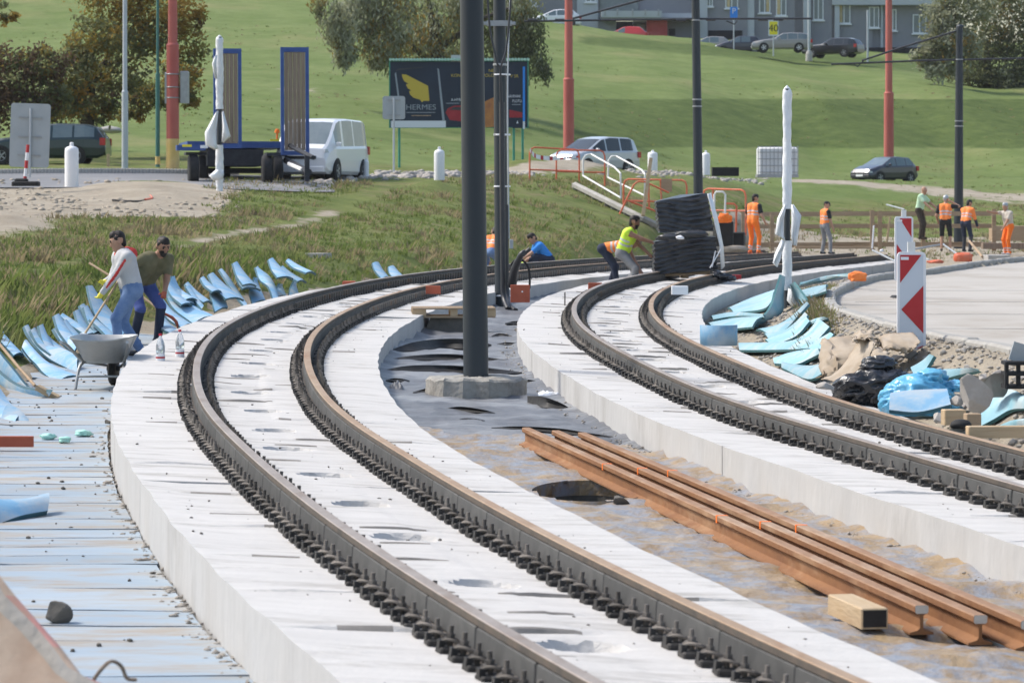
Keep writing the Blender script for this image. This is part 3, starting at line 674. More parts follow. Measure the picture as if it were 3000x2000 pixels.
for k_, (x0, x1, y_, h_) in enumerate([(1455, 1530, 1010, 6), (1440, 1500, 985, 7), (1500, 1590, 1120, 7), (1130, 1200, 1115, 6), (1250, 1330, 965, 6), (1330, 1420, 1232, 6), (1480, 1560, 948, 6)]):
    fold([(x0, y_, 0), (x0 * .66 + x1 * .34, y_, 0), (x0 * .34 + x1 * .66, y_ + 1, 0), (x1, y_ + 1, 0)], [(x0, y_ - 1, 0), (x0 * .66 + x1 * .34, y_ - h_, 0), (x0 * .34 + x1 * .66, y_ - h_ * .8, 0), (x1, y_, 0)], depth=.5, label='short black crease in the geotextile around the poles')
def crumple(c, rx, ry, h, seed, name, m, label, cat, n=26):
    A = []
    for i in range(n + 1):
        row = []
        for j in range(n + 1):
            u, v = i / n * 2 - 1, j / n * 2 - 1; r = max(abs(u), abs(v)); x, y = c[0] + v * rx, c[1] + u * ry
            k = max(0, 1 - r**2.2); z = h * k * (.62 + .38 * float(vnoise(u * 1.7 + seed, v * 1.7, 1, seed, 3))) + .035 * k**.5 * float(vnoise(u * 6, v * 5 + seed, 1, seed + 3, 3))
            row.append((x, y, c[2] + z))
        A.append(row)
    return tag(MB().grid(A, flip=False).build(name, m, smooth=60), label, cat)
crumple(P(2870, 1985, 566), .62, .95, .15, 3, 'tarpaulin', 'geo', 'crumpled grey sheet heaped at the ends of the loose rails', 'sheet')
crumple(P(1160, 1150, 284), .10, .3, .16, 9, 'plastic_sheet', 'geo', 'torn translucent plastic scrap by the white slab edge', 'plastic')
crumple(P(1610, 1165, 288), .14, .5, .10, 12, 'plastic_sheet', 'plastic_wrap', 'clear crumpled plastic beside the pole footing', 'plastic')
# ---------------------------------------------------------------- inspection pit
def pit():
    h, a, b = HOLE; z = g1(h[0], h[1]) + .07; n = 40; t = thing('inspection_pit', 'open round pit with dark concrete walls under the loose rails', 'pit', (h[0], h[1], z))
    R = lambda k, zz: [((a * k) * math.cos(2 * math.pi * i / n), (b * k) * math.sin(2 * math.pi * i / n), zz) for i in range(n + 1)]
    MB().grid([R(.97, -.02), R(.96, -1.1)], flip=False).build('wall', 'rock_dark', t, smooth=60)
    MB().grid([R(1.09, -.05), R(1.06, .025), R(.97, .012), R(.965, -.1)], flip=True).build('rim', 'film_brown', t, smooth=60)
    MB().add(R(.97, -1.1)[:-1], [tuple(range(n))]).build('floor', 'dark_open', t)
pit()
# ---------------------------------------------------------------- loose rusty rails
def loose_rail(a, b, lab):
    a, b = Vector(a), Vector(b); d = (b - a); L = d.length; t = d.normalized(); n = Vector((0, 0, 1)).cross(t).normalized(); u = t.cross(n)
    prof = [(-.028, .149), (.028, .149), (.0345, .143), (.0345, .115), (.028, .107), (.009, .098), (.008, .035), (.02, .022), (.062, .011), (.0625, 0), (-.0625, 0), (-.062, .011), (-.02, .022), (-.008, .035), (-.009, .098), (-.028, .107), (-.0345, .115), (-.0345, .143)]
    r = thing('loose_rail', lab, 'rail', a[:], 0, 'loose rails lying between the tracks'); A = []
    for i in range(25):
        s = L * i / 24; A.append([(t * s + n * x + u * z)[:] for x, z in prof + prof[:1]])
    k = len(prof)
    mb = MB().grid(A, mif=lambda i, j: 1 if j in (0, 1, 17) else 0)
    mb.build('rail_body', ['rust', 'rust_light'], r, smooth=35)
    for q, e in ((A[0], -1), (A[-1], 1)):
        o = MB().add([(Vector(p) + t * e * .002)[:] for p in q[:k]], [tuple(range(k)) if e > 0 else tuple(range(k))[::-1]])
        o.build('cut_end', 'rust', r); 
        hd = [2, 3, 4, 15, 16, 17, 0, 1]
        MB().add([(Vector(q[i]) + t * e * .004)[:] for i in hd], [tuple(range(8))]).build('head_face', 'steel_cut' if e < 0 else 'rust', r)
    for f, m in ((.30, 'orange'), (.62, 'orange')):
        MB().box((t * (L * (1 - f)) + u * .1265)[:], (.072, .03, .048), 0, R=Matrix((n, t, u)).transposed()).build('paint_mark', m, r)
E1 = [hit(2700, 1858, .09), hit(2872, 1888, .09), hit(3010, 1905, .09)]; E2 = [hit(1541, 1303, .09), hit(1628, 1312, .09), hit(1705, 1318, .09)]
for i, (a, b) in enumerate(zip(E1, E2)):
    pass
    loose_rail(a, b, ['rusty loose rail lying closest to the wooden block and pit', 'rusty loose rail lying between the two other loose rails', 'rusty loose rail lying closest to the tall slab side'][i])
wb = hit(2512, 1822, .10)
t = thing('wooden_block', 'short sawn timber block with a dark end against the loose rails', 'timber block', (wb[0], wb[1], wb[2]), -1.35)
MB().bbox((0, 0, .058), (.66, .14, .105), .006).build('beam', 'wood_pale', t); MB().box((.332, 0, .058), (.004, .12, .085)).build('end_face', 'dark_end', t)  # end face coloured darker than the sawn beam
t.rotation_euler = (0, 0, math.atan2(E1[0][1] - E2[0][1], E1[0][0] - E2[0][0])); pass
# ---------------------------------------------------------------- pole footing and poles
def footing():
    c = P(1395, 1180, 288); z0 = g1(c[0], c[1]) ; mb = MB(); n = 48; prof = [(.50, -.1), (.515, .06), (.505, .12), (.51, .175), (.485, .198), (.40, .205), (.30, .21), (.05, .215)]
    A = []
    for r, z in prof:
        A.append([((r + .022 * math.sin(5 * a_ + 3 * z) + .028 * float(vnoise(a_ * 6, z * 14, 1, 3))) * math.cos(a_), (r + .028 * math.sin(5 * a_ + 3 * z) + .02 * math.sin(13 * a_)) * math.sin(a_) * 1.0, z + .03 * float(vnoise(a_ * 5, r * 9, 1, 7)) * (z > .1)) for a_ in np.linspace(0, 2 * math.pi, n + 1)])
    mb.grid(A, flip=False); o = mb.build('pole_footing', 'plinth', smooth=24, loc=(c[0], c[1], z0 + .04)); tag(o, 'rough cast round concrete footing under the thick dark pole', 'footing'); return c, z0 + .25
FC, FZ = footing()
def pole(base, top_px, s, r0, r1, m, label, rings=(), name='catenary_pole', n=24, ztop=None):
    b = Vector(base); zt = ztop if ztop is not None else -( -140 - YH) / s
    lean = (top_px - proj(np.array(base))[0]) / s
    t = thing(name, label, 'pole', b[:]); H = zt - b.z; mb = MB(); mb.tube([(0, 0, -.1), (lean * .5, 0, H * .5), (lean, 0, H)], [r0, (r0 + r1) / 2, r1], n)
    mb.build('shaft', m, t, smooth=50)
    for k in rings:
        z = -(k - YH) / s - b.z; f = z / H; x = lean * f; r = r0 + (r1 - r0) * f
        MB().lathe([(r, -.02), (r + .012, -.015), (r + .012, .015), (r, .02)], n, (x, 0, z)).build('collar', 'metal_grey' if m == 'pole' else m, t, smooth=50)
    return t
pA = pole((FC[0], FC[1] - .02, FZ - .06), 1380, 288, .128, .118, 'pole', 'thick dark grey steel pole rising from the round concrete footing')
# second pole with cables, red box
b2 = P(1470, 905, 176); b2[2] = g1(b2[0], b2[1]); s2 = 176
pB = pole(b2, 1462, s2, .115, .10, 'pole', 'dark pole hung with black cables and a red box', rings=(190, 395))
def on(px, py, s): return Vector(P(px, py, s))
def cables(t, base):
    B = Vector(base)
    mb = MB()
    for pts, r in (([(1481, 600, 179), (1482, 760, 179), (1484, 860, 179), (1492, 895, 180), (1510, 911, 181)], .05), ([(1470, 300, 180), (1472, 600, 180), (1474, 800, 180), (1476, 870, 180), (1488, 905, 181)], .045), ([(1425, -60, 180), (1435, 80, 180), (1455, 180, 180), (1468, 240, 180), (1475, 600, 180)], .017), ([(1500, -60, 180), (1492, 60, 180), (1482, 150, 180), (1466, 215, 180), (1470, 380, 180)], .017)):
        m = MB(); m.tube([on(*p) - B for p in catmull_px(pts)], r, 10); m.build('cable', 'pole_black', t, smooth=60)
    m = MB(); m.tube([on(*p) - B for p in catmull_px([(1494, 0, 179), (1490, 120, 179), (1487, 300, 179), (1491, 700, 179)])], .012, 8); m.build('conduit', 'pole_grey', t, smooth=60)
    for y in (219, 395, 546, 866):
        m = MB(); c = on(1471, y, 176) - B; m.lathe([(.135, -.012), (.14, -.01), (.14, .01), (.135, .012)], 18, c[:]); m.build('strap', 'white', t, smooth=60)
    c = on(1463, 70, 176) - B; m = MB(); m.box((c.x, c.y - .13, c.z), (.42, .06, .09)); m.box((c.x - .22, c.y - .13, c.z), (.10, .10, .05)); m.box((c.x + .22, c.y - .13, c.z), (.10, .10, .05)); m.build('insulator_clamp', 'metal_grey', t)
    c = on(1498, 715, 178) - B; MB().bbox((c.x, c.y, c.z), (.065, .05, .15), .006).build('switch_box', 'sign_back', t)
    # bent stub pipe and looping hose, red plate box
    m = MB(); m.tube([on(*p) - B for p in catmull_px([(1500, 835, 180), (1508, 790, 181), (1525, 750, 182), (1538, 735, 182)])], [.075, .075, .075, .075, .07, .07, .065, .065, .06, .06, .05, .05, .05, .05, .045, .045, .045, .04, .04][:19], 10); m.build('stub_pipe', 'pole_black', t, smooth=60)
    m = MB(); m.tube([on(1531, 748, 182) - B, on(1553, 728, 182) - B], .035, 8); m.build('pipe_nozzle', 'pole_black', t, smooth=60)
    m = MB(); m.tube([on(*p) - B for p in catmull_px([(1497, 775, 181), (1510, 762, 181), (1530, 762, 181), (1548, 785, 181), (1552, 820, 181), (1551, 845, 181)])], .018, 8); m.build('hose', 'rubber', t, smooth=60)
    c = on(1524, 860, 183) - B; MB().bbox((c.x, c.y, c.z), (.31, .10, .28), .006).build('red_box', 'brick_red', t)
    c = on(1530, 856, 183) - B; MB().lathe([(.0, -.0), (.014, 0), (.014, .02), (0, .022)], 8, (c.x, c.y - .06, c.z)).build('bolt', 'white', t)
def catmull_px(pts, n=6): return [tuple(p) for p in catmull([np.array(q, float) for q in pts], n)]
cables(pB, pB.location)
b3 = P(2043, 735, 110); b3[2] = g1(b3[0], b3[1]) if False else -1.3
pC = pole(P(2048, 720, 108), 2036, 108, .135, .105, 'pole', 'dark pole rising behind the black wrapped pallet', rings=(60, 292, 312))
pD = pole(P(2808, 720, 84), 2811, 84, .17, .12, 'pole', 'dark capped pole rising behind the workers by the timber fence', rings=(175, 355, 370), ztop=-(80 - YH) / 84)
c = P(2813, 80, 84) - np.array(pD.location); MB().lathe([(.135, 0), (.135, .04), (.06, .09), (0, .1)], 20, tuple(c)).build('cap', 'pole', pD, smooth=60)
# bracket arms (span tubes) on the poles
def arm(t, pts, r, name='bracket_arm', m='metal_dark'):
    B = Vector(t.location); mb = MB(); mb.tube([Vector(P(*p)) - B for p in pts], r, 8); return mb.build(name, m, t, smooth=60)
arm(pC, [(1535, 63, 108), (2040, 56, 108), (2380, 55, 108)], .028); arm(pC, [(1678, 55, 108), (1990, -30, 108)], .030)
arm(pC, [(2128, 62, 108), (2152, 72, 108), (2160, 62, 108)], .018)
for px in (1560, 1640, 1995, 2082, 2235, 2280): MB().tube([Vector(P(px - 14, 57 if px > 2000 else 60, 108)) - pC.location, Vector(P(px + 14, 57 if px > 2000 else 60, 108)) - pC.location], .045, 8).build('insulator', 'metal_dark', pC, smooth=60)
arm(pD, [(2435, 189, 84), (2700, 178, 84), (3060, 170, 84)], .034); arm(pD, [(2525, 178, 84), (2640, 140, 84), (2806, 90, 84)], .034); arm(pD, [(2500, 187, 84), (2512, 196, 84), (2530, 178, 84)], .02)
# red concrete poles, lamp posts
def red_pole(px, py, s, w, top, label, step_py, band=False, w2=None):
    b = P(px, py, s); t = thing('red_mast', label, 'pole', b); H = -(top - YH) / s - b[2]; zs = -(step_py - YH) / s - b[2]; r0 = w / s / 2; r1 = (w2 or w * .78) / s / 2
    MB().tube([(0, 0, -.3), (0, 0, zs)], [r0 * 1.05, r0], 20).build('lower_shaft', 'red_pole', t, smooth=50)
    MB().lathe([(r0, -.04), (r0 * 1.06, 0), (r0 * 1.02, .05), (r1, .10)], 20, (0, 0, zs)).build('collar', 'red_pole', t, smooth=50)
    MB().tube([(0, 0, zs), (0, 0, H)], [r1, r1 * .85], 20).build('upper_shaft', 'red_pole', t, smooth=50)
    if band: MB().tube([(0, 0, -.2), (0, 0, .95)], [r0 * 1.08, r0 * 1.06], 20).build('yellow_base', 'pole_yellow', t, smooth=50)
    return t
rp = red_pole(506, 487, 84, 36, -120, 'red mast with a yellow painted foot', 135, True)
for y in (218, 256, 287): MB().lathe([(.235, -.02), (.245, 0), (.235, .02)], 16, (0, 0, -(y - YH) / 84 - rp.location.z)).build('strap', 'metal_grey', rp)
c = P(540, 256, 84) - np.array(rp.location); MB().bbox((c[0], c[1] + .1, c[2]), (.30, .42, 1.12), .03).build('control_box', 'metal_grey', rp)
c = P(487, 258, 84) - np.array(rp.location); MB().bbox((c[0], c[1] + .1, c[2]), (.10, .3, 1.08), .02).build('side_panel', 'sign_back', rp)
red_pole(1666, 500, 62, 31, -120, 'plain red mast standing behind the silver car', 235, w2=25)
red_pole(2604, 520, 50, 28, -120, 'stepped red mast standing behind the dark hatchback', 275, w2=21)
def post(px, py, s, w, top, m, name, label, step=None, w2=None, cat='lamp post'):
    b = P(px, py, s); t = thing(name, label, cat, b); H = -(top - YH) / s - b[2]; r0 = w / s / 2; r1 = (w2 or w) / s / 2
    if step:
        zs = -(step - YH) / s - b[2]
        MB().tube([(0, 0, -.2), (0, 0, zs)], r0, 16).build('lower_shaft', m, t, smooth=50); MB().lathe([(r0, 0), (r0 * 1.05, .02), (r1, .08)], 16, (0, 0, zs)).build('collar', m, t, smooth=50)
        MB().tube([(0, 0, zs), (0, 0, H)], [r1, r1 * .9], 16).build('upper_shaft', m, t, smooth=50)
    else: MB().tube([(0, 0, -.2), (0, 0, H)], [r0, r1], 16).build('shaft', m, t, smooth=50)
    return t
post(366, 500, 88, 19, -120, 'pole_grey', 'lamp_post', 'pale grey stepped lamp post beside the street', 272, 14)
gp = post(462, 482, 84, 13, -120, 'pole_green', 'lamp_post', 'thin dark green post beside the red mast', 220, 9)
MB().tube([(0, 0, 0), (0, 0, .28)], .085, 12).build('yellow_foot', 'pole_yellow', gp)
# poles wrapped in plastic film
def wrapped(px, py, s, top, w, dark, flaps, label, seed):
    b = P(px, py, s); t = thing('wrapped_pole', label, 'pole', b); r = w / s / 2; rn = random.Random(seed)
    H = -(top - YH) / s - b[2]; MB().tube([(0, 0, -.1), (0, 0, H - .05)], r * .72, 16).build('shaft', 'pole', t, smooth=50)
    n = 46; k = 18; A = []; lo = dark
    for seg in lo:
        A = []; z0, z1 = [-(q - YH) / s - b[2] for q in seg]
        for i in range(n + 1):
            z = z0 + (z1 - z0) * i / n; row = []
            for j in range(k + 1):
                a = 2 * math.pi * (j % k) / k; q = r * (1.0 + .09 * math.sin(z * 5 + a * 2 + seed) + .07 * math.sin(z * 23 + a * 3) + .10 * rn.uniform(-.5, .5) * (j % k != 0))
                if z1 > H - .3 and i > n - 3: q *= max(.05, 1 - ((i - (n - 3)) / 3)**2)
                row.append((q * math.cos(a), q * math.sin(a), z))
            A.append(row)
        MB().grid(A).build('film_wrap', 'plastic_wrap', t, smooth=70)
    for A_, B_ in flaps:
        a = [Vector(P(*q, s * 1.004)) - Vector(b) for q in A_]; c = [Vector(P(*q, s * 1.004)) - Vector(b) for q in B_]
        rows = []
        for i in range(len(a)):
            rows.append([(a[i] + (c[i] - a[i]) * f + Vector((0, -.06 * math.sin(math.pi * f) + .03 * math.sin(i * 2 + f * 9), 0)))[:] for f in np.linspace(0, 1, 7)])
        o = MB().grid(rows).build('film_flap', 'plastic_wrap', t, smooth=70); md = o.modifiers.new('s', 'SOLIDIFY'); md.thickness = .004
wrapped(643, 585, 106, 103, 22, [(585, 425), (320, 103)], [([(632, 330), (600, 388), (602, 425), (628, 440)], [(640, 325), (634, 380), (634, 420), (640, 436)]), ([(650, 330), (652, 370), (650, 415)], [(654, 325), (676, 400), (656, 418)]), ([(628, 168), (621, 188), (630, 230)], [(636, 160), (634, 190), (636, 232)]), ([(632, 498), (612, 515), (626, 530)], [(655, 498), (656, 512), (652, 526)])], 'thin pole wrapped in white film standing on the dirt bank', 3)
wrapped(2306, 905, 203, 250, 26, [(850, 705), (612, 250)], [([(2297, 600), (2278, 640), (2271, 685), (2296, 700), (2300, 708)], [(2304, 598), (2296, 640), (2296, 690), (2300, 705), (2306, 708)]), ([(2318, 600), (2320, 640), (2318, 690), (2322, 718)], [(2324, 598), (2347, 632), (2338, 690), (2334, 720)]), ([(2290, 700), (2270, 745), (2264, 770), (2276, 782)], [(2300, 710), (2292, 735), (2286, 760), (2278, 781)]), ([(2310, 845), (2306, 880), (2330, 908)], [(2328, 850), (2352, 880), (2360, 893)])], 'film wrapped dark pole with torn flaps beside the curved kerb', 5)
# ---------------------------------------------------------------- foam lining of the ditch
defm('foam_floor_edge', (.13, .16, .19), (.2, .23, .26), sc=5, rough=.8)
def foam_floor():
    root = thing('foam_lining', 'dirty pale blue foam boards flooring the ditch beside the slab', 'foam lining'); y = 9.6; rn = random.Random(4)
    while y < 46:
        w = rn.choice([.35, .5, .6, .7, .9, 1.1]); n = 8; A = []; sk = 0; edge = rn.choice([0, 0, 0, .001, .002, .005])
        for v in (0, .5, 1):
            yy = y + (w + .02) * v; x1 = float(xL(yy)) - HALF - .03 - rn.uniform(0, .02); x0 = x1 - (1.75 if y < 30 else 1.15) + rn.uniform(-.1, .1); row = []
            for k in range(n + 1):
                f = k / n; x = x1 + (x0 - x1) * f; z = g1(x, yy) + .045 + rn.uniform(-.001, .001) + .003 * math.sin(f * 5 + y * 1.7) * (1 if v == 1 else .4) + (.0 if v else edge); row.append((x, yy + .05 * math.sin(f * 3 + y) * (1 if v in (0, 1) else .5) + sk * f, z))
            A.append(row)
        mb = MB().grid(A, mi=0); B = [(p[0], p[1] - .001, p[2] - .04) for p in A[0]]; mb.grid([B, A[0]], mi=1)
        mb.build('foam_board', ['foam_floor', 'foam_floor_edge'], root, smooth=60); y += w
foam_floor()
def foam(A, B, face='foam', edge='foam_edge', th=.032, label='blue foam sheet curled up against the grassy bank', group='foam sheets along the ditch', n=5, name='foam_sheet'):
    A = catmull([P(*p) for p in A], n); B = catmull([P(*p) for p in B], n); m = max(len(A), len(B))
    rs = lambda L: [np.array([np.interp(i / (m - 1) * (len(L) - 1), range(len(L)), [p[k] for p in L]) for k in range(3)]) for i in range(m)]
    A, B = rs(A), rs(B); c = sum(A) / m; cols = 5; top = []; bot = []
    for i in range(m):
        row = [A[i] + (B[i] - A[i]) * j / (cols - 1) for j in range(cols)]; top.append(row)
    N = np.zeros((m, cols, 3)); T = np.array(top)
    du = np.gradient(T, axis=0); dv = np.gradient(T, axis=1); N = np.cross(du, dv); N /= np.maximum(np.linalg.norm(N, axis=2, keepdims=True), 1e-9)
    view = T / np.linalg.norm(T, axis=2, keepdims=True)
    if (N * view).sum() > 0: N = -N; flip = True
    else: flip = False
    bulge = np.sin(np.linspace(0, math.pi, cols))[None, :, None] * .035
    T = T + N * bulge; Bt = T - N * th
    mb = MB(); T = T - c; Bt = Bt - c
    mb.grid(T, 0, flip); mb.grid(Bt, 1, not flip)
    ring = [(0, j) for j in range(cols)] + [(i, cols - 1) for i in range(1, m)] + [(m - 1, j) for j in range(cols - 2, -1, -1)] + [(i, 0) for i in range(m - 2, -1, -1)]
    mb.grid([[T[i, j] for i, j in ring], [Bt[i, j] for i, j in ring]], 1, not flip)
    o = mb.build(name, [face, edge], smooth=40, loc=tuple(c)); return tag(o, label, 'foam sheet', group)
def fs(pa, pb, s0, s1, **k):
    "edges given as (px,py); depth scale runs from s0 (first point) to s1 (last)"
    n = len(pa); A = [(p[0], p[1], s0 + (s1 - s0) * i / (n - 1)) for i, p in enumerate(pa)]; n2 = len(pb)
    B = [(p[0], p[1], (s0 + (s1 - s0) * i / (n2 - 1)) * .985) for i, p in enumerate(pb)]; return foam(A, B, **k)
FL = ['long curled blue foam sheet rising behind the left handle of the wheelbarrow', 'blue foam sheet curling up in front of the longer curled sheet by the wheelbarrow', 'broad blue foam sheet under the shovel handle', 'bright blue foam sheet lying beside the brick red strip', 'blue foam sheet leaning on the bank below the shovel', 'narrow blue foam sheet pointing up behind the broom head', 'short blue foam sheet half behind the wheelbarrow tray', 'tall pointed blue foam sheet standing behind the broom stick', "narrow blue foam sheet crossing behind the hooded man's knees", 'widest blue foam sheet, fanned out right behind the bearded man', 'slim blue foam strip beside the widest fanned sheet', 'blue foam sheet curling past the rake end', 'low blue foam sheet under the rake end', None, None, None, 'twisted blue foam sheet with a dark hollow among the upright sheets', None, None, 'left one of two small blue foam sheets near the red brown plate on the bank', 'right one of two small blue foam sheets near the red brown plate on the bank', 'cut blue foam board with dark broken edge lying on the pale ditch floor', 'thin dark edged foam board lifting off the gravel of the ditch floor']
for a, b, s0, s1 in [
 ([(71, 955), (84, 983), (110, 1018), (143, 1049), (189, 1074), (230, 1095)], [(82, 955), (97, 988), (112, 1003), (153, 1013), (191, 1023), (230, 1044)], 246, 264),
 ([(64, 1016), (84, 1044), (107, 1067), (128, 1092), (166, 1120)], [(79, 995), (97, 1018), (133, 1054), (179, 1080), (230, 1100)], 256, 274),
 ([(-30, 1000), (40, 1085), (89, 1140), (171, 1166)], [(-80, 1060), (-10, 1140), (60, 1185), (150, 1190)], 270, 292),
 ([(0, 1239), (64, 1273), (119, 1280), (187, 1278)], [(26, 1180), (64, 1205), (106, 1248), (187, 1274)], 318, 328),
 ([(-60, 1130), (-20, 1220), (40, 1262)], [(-20, 1105), (30, 1180), (60, 1215)], 310, 322),
 ([(176, 924), (204, 949), (237, 972), (262, 994)], [(184, 923), (217, 939), (242, 957), (288, 998)], 236, 246),
 ([(156, 962), (173, 990), (191, 1013), (217, 1029)], [(163, 965), (179, 980), (224, 983), (245, 1003)], 243, 253),
 ([(257, 836), (264, 874), (281, 925), (319, 964), (353, 993)], [(272, 845), (306, 887), (336, 925), (353, 950), (366, 975)], 228, 240),
 ([(262, 934), (298, 968), (327, 998), (350, 1010)], [(272, 930), (315, 964), (353, 993), (366, 1002)], 240, 250),
 ([(504, 810), (490, 861), (510, 904), (566, 947)], [(506, 810), (549, 874), (587, 904), (629, 925)], 205, 218),
 ([(544, 840), (566, 874), (591, 904)], [(557, 840), (574, 870), (595, 898)], 203, 212),
 ([(464, 887), (489, 930), (532, 959)], [(481, 879), (510, 913), (566, 951)], 219, 228),
 ([(461, 930), (472, 959), (502, 976)], [(472, 917), (502, 951), (536, 972)], 226, 234),
 ([(634, 815), (617, 853), (630, 913)], [(636, 815), (651, 849), (668, 900)], 194, 203),
 ([(642, 789), (659, 815), (689, 862), (719, 900)], [(650, 792), (672, 815), (698, 853), (719, 888)], 186, 195),
 ([(749, 813), (732, 853), (740, 891)], [(751, 813), (761, 840), (778, 879)], 183, 190),
 ([(749, 783), (761, 819), (787, 840), (802, 880)], [(752, 783), (787, 806), (808, 840), (817, 874)], 174, 184),
 ([(821, 832), (808, 852), (808, 870)], [(823, 832), (833, 850), (840, 868)], 173, 177),
 ([(863, 825), (852, 845), (846, 866)], [(865, 825), (870, 842), (876, 862)], 169, 173),
 ([(1091, 770), (1098, 791), (1118, 816)], [(1111, 770), (1122, 790), (1140, 811)], 148, 152),
 ([(1138, 781), (1140, 798), (1150, 812)], [(1157, 781), (1168, 795), (1183, 809)], 146, 150),
 ([(-20, 1540), (60, 1510), (140, 1495)], [(-20, 1460), (70, 1460), (142, 1442)], 450, 440),
 ([(-30, 1630), (70, 1622), (205, 1620)], [(-30, 1585), (60, 1605), (200, 1608)], 462, 460)]:
    fl = FL.pop(0); fs(a, b, s0, s1, **(dict(label=fl) if fl else {}))
fs([(-60, 1010), (-10, 1085), (60, 1135), (150, 1150)], [(-50, 1040), (-20, 1110), (40, 1160), (140, 1172)], 276, 296, label='large blue foam sheet sliding down beside the shovel blade')
fs([(-40, 930), (-5, 990), (40, 1040)], [(-20, 925), (20, 985), (70, 1040)], 244, 262, label='blue foam sheet rising above the shovel handle')
rp = random.Random(31)
for k in range(32):
    f = rp.random(); px = 70 + 820 * f + rp.uniform(-15, 15); yy0 = 1085 - 290 * f**.62 + rp.uniform(-12, 12); sb = 264 - 92 * f; wv = rp.uniform(12, 34); hv = rp.uniform(30, 92) * (1 - .35 * f); dx = rp.uniform(18, 60)
    if 250 < px < 470: continue
    fs([(px, yy0 - hv), (px + dx * .35, yy0 - hv * .45), (px + dx, yy0)], [(px + wv * .5, yy0 - hv - 2), (px + dx * .45 + wv, yy0 - hv * .5), (px + dx + wv * 1.6, yy0 + 3)], sb * .955, sb * .985)
RL = ['dark teal foam sheet curled upright against the film wrapped pole', 'foam flap folded on the kerb side of the film wrapped pole', 'tilted blue foam sheet next to the slab and film wrapped pole', 'thin foam sheet lying lowest beside the slab corner', 'flat pale foam sheet beside the slab corner', 'topmost of the curled foam strips reaching towards the kerb grass', None, 'green edged foam strip among the curled strips', 'largest pale foam sheet sweeping from the blue offcut up to the kerb', None, 'foam sheet with a dark gap underneath, just before the torn paper', 'flat foam sheet touching the torn brown paper', 'foam offcut lying flat behind the film wrapped pole', None, 'long thin foam strip near the orange bag', 'curled teal foam offcut behind the blue bag', 'flat pale blue foam offcut between blue bag and concrete chunk', 'thin foam board lying in front of the blue board', 'large teal foam sheet arched beside the timber offcuts', 'lower teal foam sheet under the arched one']
tl = dict(face='foam_teal', edge='foam_teal_edge', label='pale blue foam sheet curling up the rubble beside the roadway', group='foam sheets on the rubble')
for a, b, s0, s1 in [
 ([(2290, 805), (2272, 861), (2259, 899), (2239, 925), (2203, 955)], [(2297, 815), (2297, 876), (2296, 905), (2280, 928), (2229, 953)], 207, 213),
 ([(2323, 828), (2351, 863), (2366, 889), (2362, 905)], [(2319, 835), (2325, 870), (2340, 890), (2348, 905)], 206, 212),
 ([(2132, 902), (2200, 872), (2274, 846)], [(2150, 915), (2234, 905), (2262, 880)], 206, 205),
 ([(2081, 927), (2150, 915), (2239, 922)], [(2090, 935), (2160, 925), (2239, 930)], 212, 214),
 ([(2072, 945), (2160, 930), (2238, 927)], [(2090, 965), (2150, 962), (2204, 957)], 218, 219),
 ([(2247, 976), (2298, 966), (2336, 927), (2370, 889)], [(2213, 966), (2272, 953), (2323, 927), (2364, 891)], 226, 222),
 ([(2251, 991), (2306, 987), (2340, 962), (2366, 922)], [(2238, 978), (2290, 970), (2330, 945), (2361, 917)], 234, 230),
 ([(2298, 991), (2340, 966), (2383, 947), (2425, 934)], [(2306, 978), (2353, 957), (2395, 936), (2421, 930)], 238, 238),
 ([(2166, 1025), (2280, 1024), (2366, 1019), (2391, 1000), (2430, 957)], [(2166, 1004), (2260, 1002), (2323, 996), (2366, 970), (2396, 932)], 252, 250),
 ([(2383, 1030), (2408, 1020), (2442, 979)], [(2366, 1024), (2400, 991), (2436, 976)], 262, 260),
 ([(2268, 1064), (2332, 1066), (2370, 1051), (2404, 1034)], [(2268, 1050), (2306, 1034), (2383, 1019), (2404, 1022)], 274, 270),
 ([(2289, 1076), (2366, 1110), (2417, 1089)], [(2298, 1062), (2362, 1070), (2408, 1066)], 290, 288),
 ([(2348, 870), (2385, 864), (2420, 852)], [(2345, 850), (2390, 838), (2425, 833)], 200, 196),
 ([(2260, 1012), (2330, 985), (2372, 940)], [(2240, 995), (2310, 968), (2365, 930)], 244, 238),
 ([(2340, 838), (2440, 815), (2520, 812)], [(2345, 828), (2440, 805), (2515, 803)], 185, 178),
 ([(2685, 1108), (2712, 1080), (2736, 1042)], [(2668, 1075), (2700, 1058), (2728, 1040)], 318, 312),
 ([(2745, 1118), (2800, 1100), (2868, 1086)], [(2768, 1080), (2810, 1080), (2862, 1080)], 330, 326),
 ([(2660, 1212), (2730, 1212), (2828, 1202)], [(2700, 1192), (2760, 1188), (2808, 1176)], 352, 354),
 ([(2868, 1250), (2910, 1228), (2960, 1200), (3010, 1196)], [(2880, 1210), (2910, 1165), (2955, 1140), (3010, 1160)], 372, 366),
 ([(2925, 1262), (2970, 1250), (3020, 1246)], [(2940, 1250), (2970, 1232), (3020, 1222)], 385, 380)]:
    fl = RL.pop(0); tl['label'] = fl or 'pale blue foam sheet curling up the rubble beside the roadway'
    if s0 in (207, 206) and a[0][0] > 2285: fs(a, b, s0, s1, **tl); continue
    n_ = len(a); lf = lambda i, n: .05 + .10 * math.sin(math.pi * i / max(n - 1, 1)) * 0 + (.10 if i == n - 1 else .03)
    foam([(*q, F / hit(q[0], q[1], lf(i, n_), 460, 150)[1]) for i, q in enumerate(a)], [(*q, F / hit(q[0], q[1], lf(i, len(b)), 460, 150)[1]) for i, q in enumerate(b)], **tl)
fs([(2605, 1200), (2690, 1206), (2786, 1184)], [(2610, 1150), (2670, 1142), (2774, 1138)], 346, 348, face='foam', label='square cut blue foam board leaning on the blue bag', group=None)
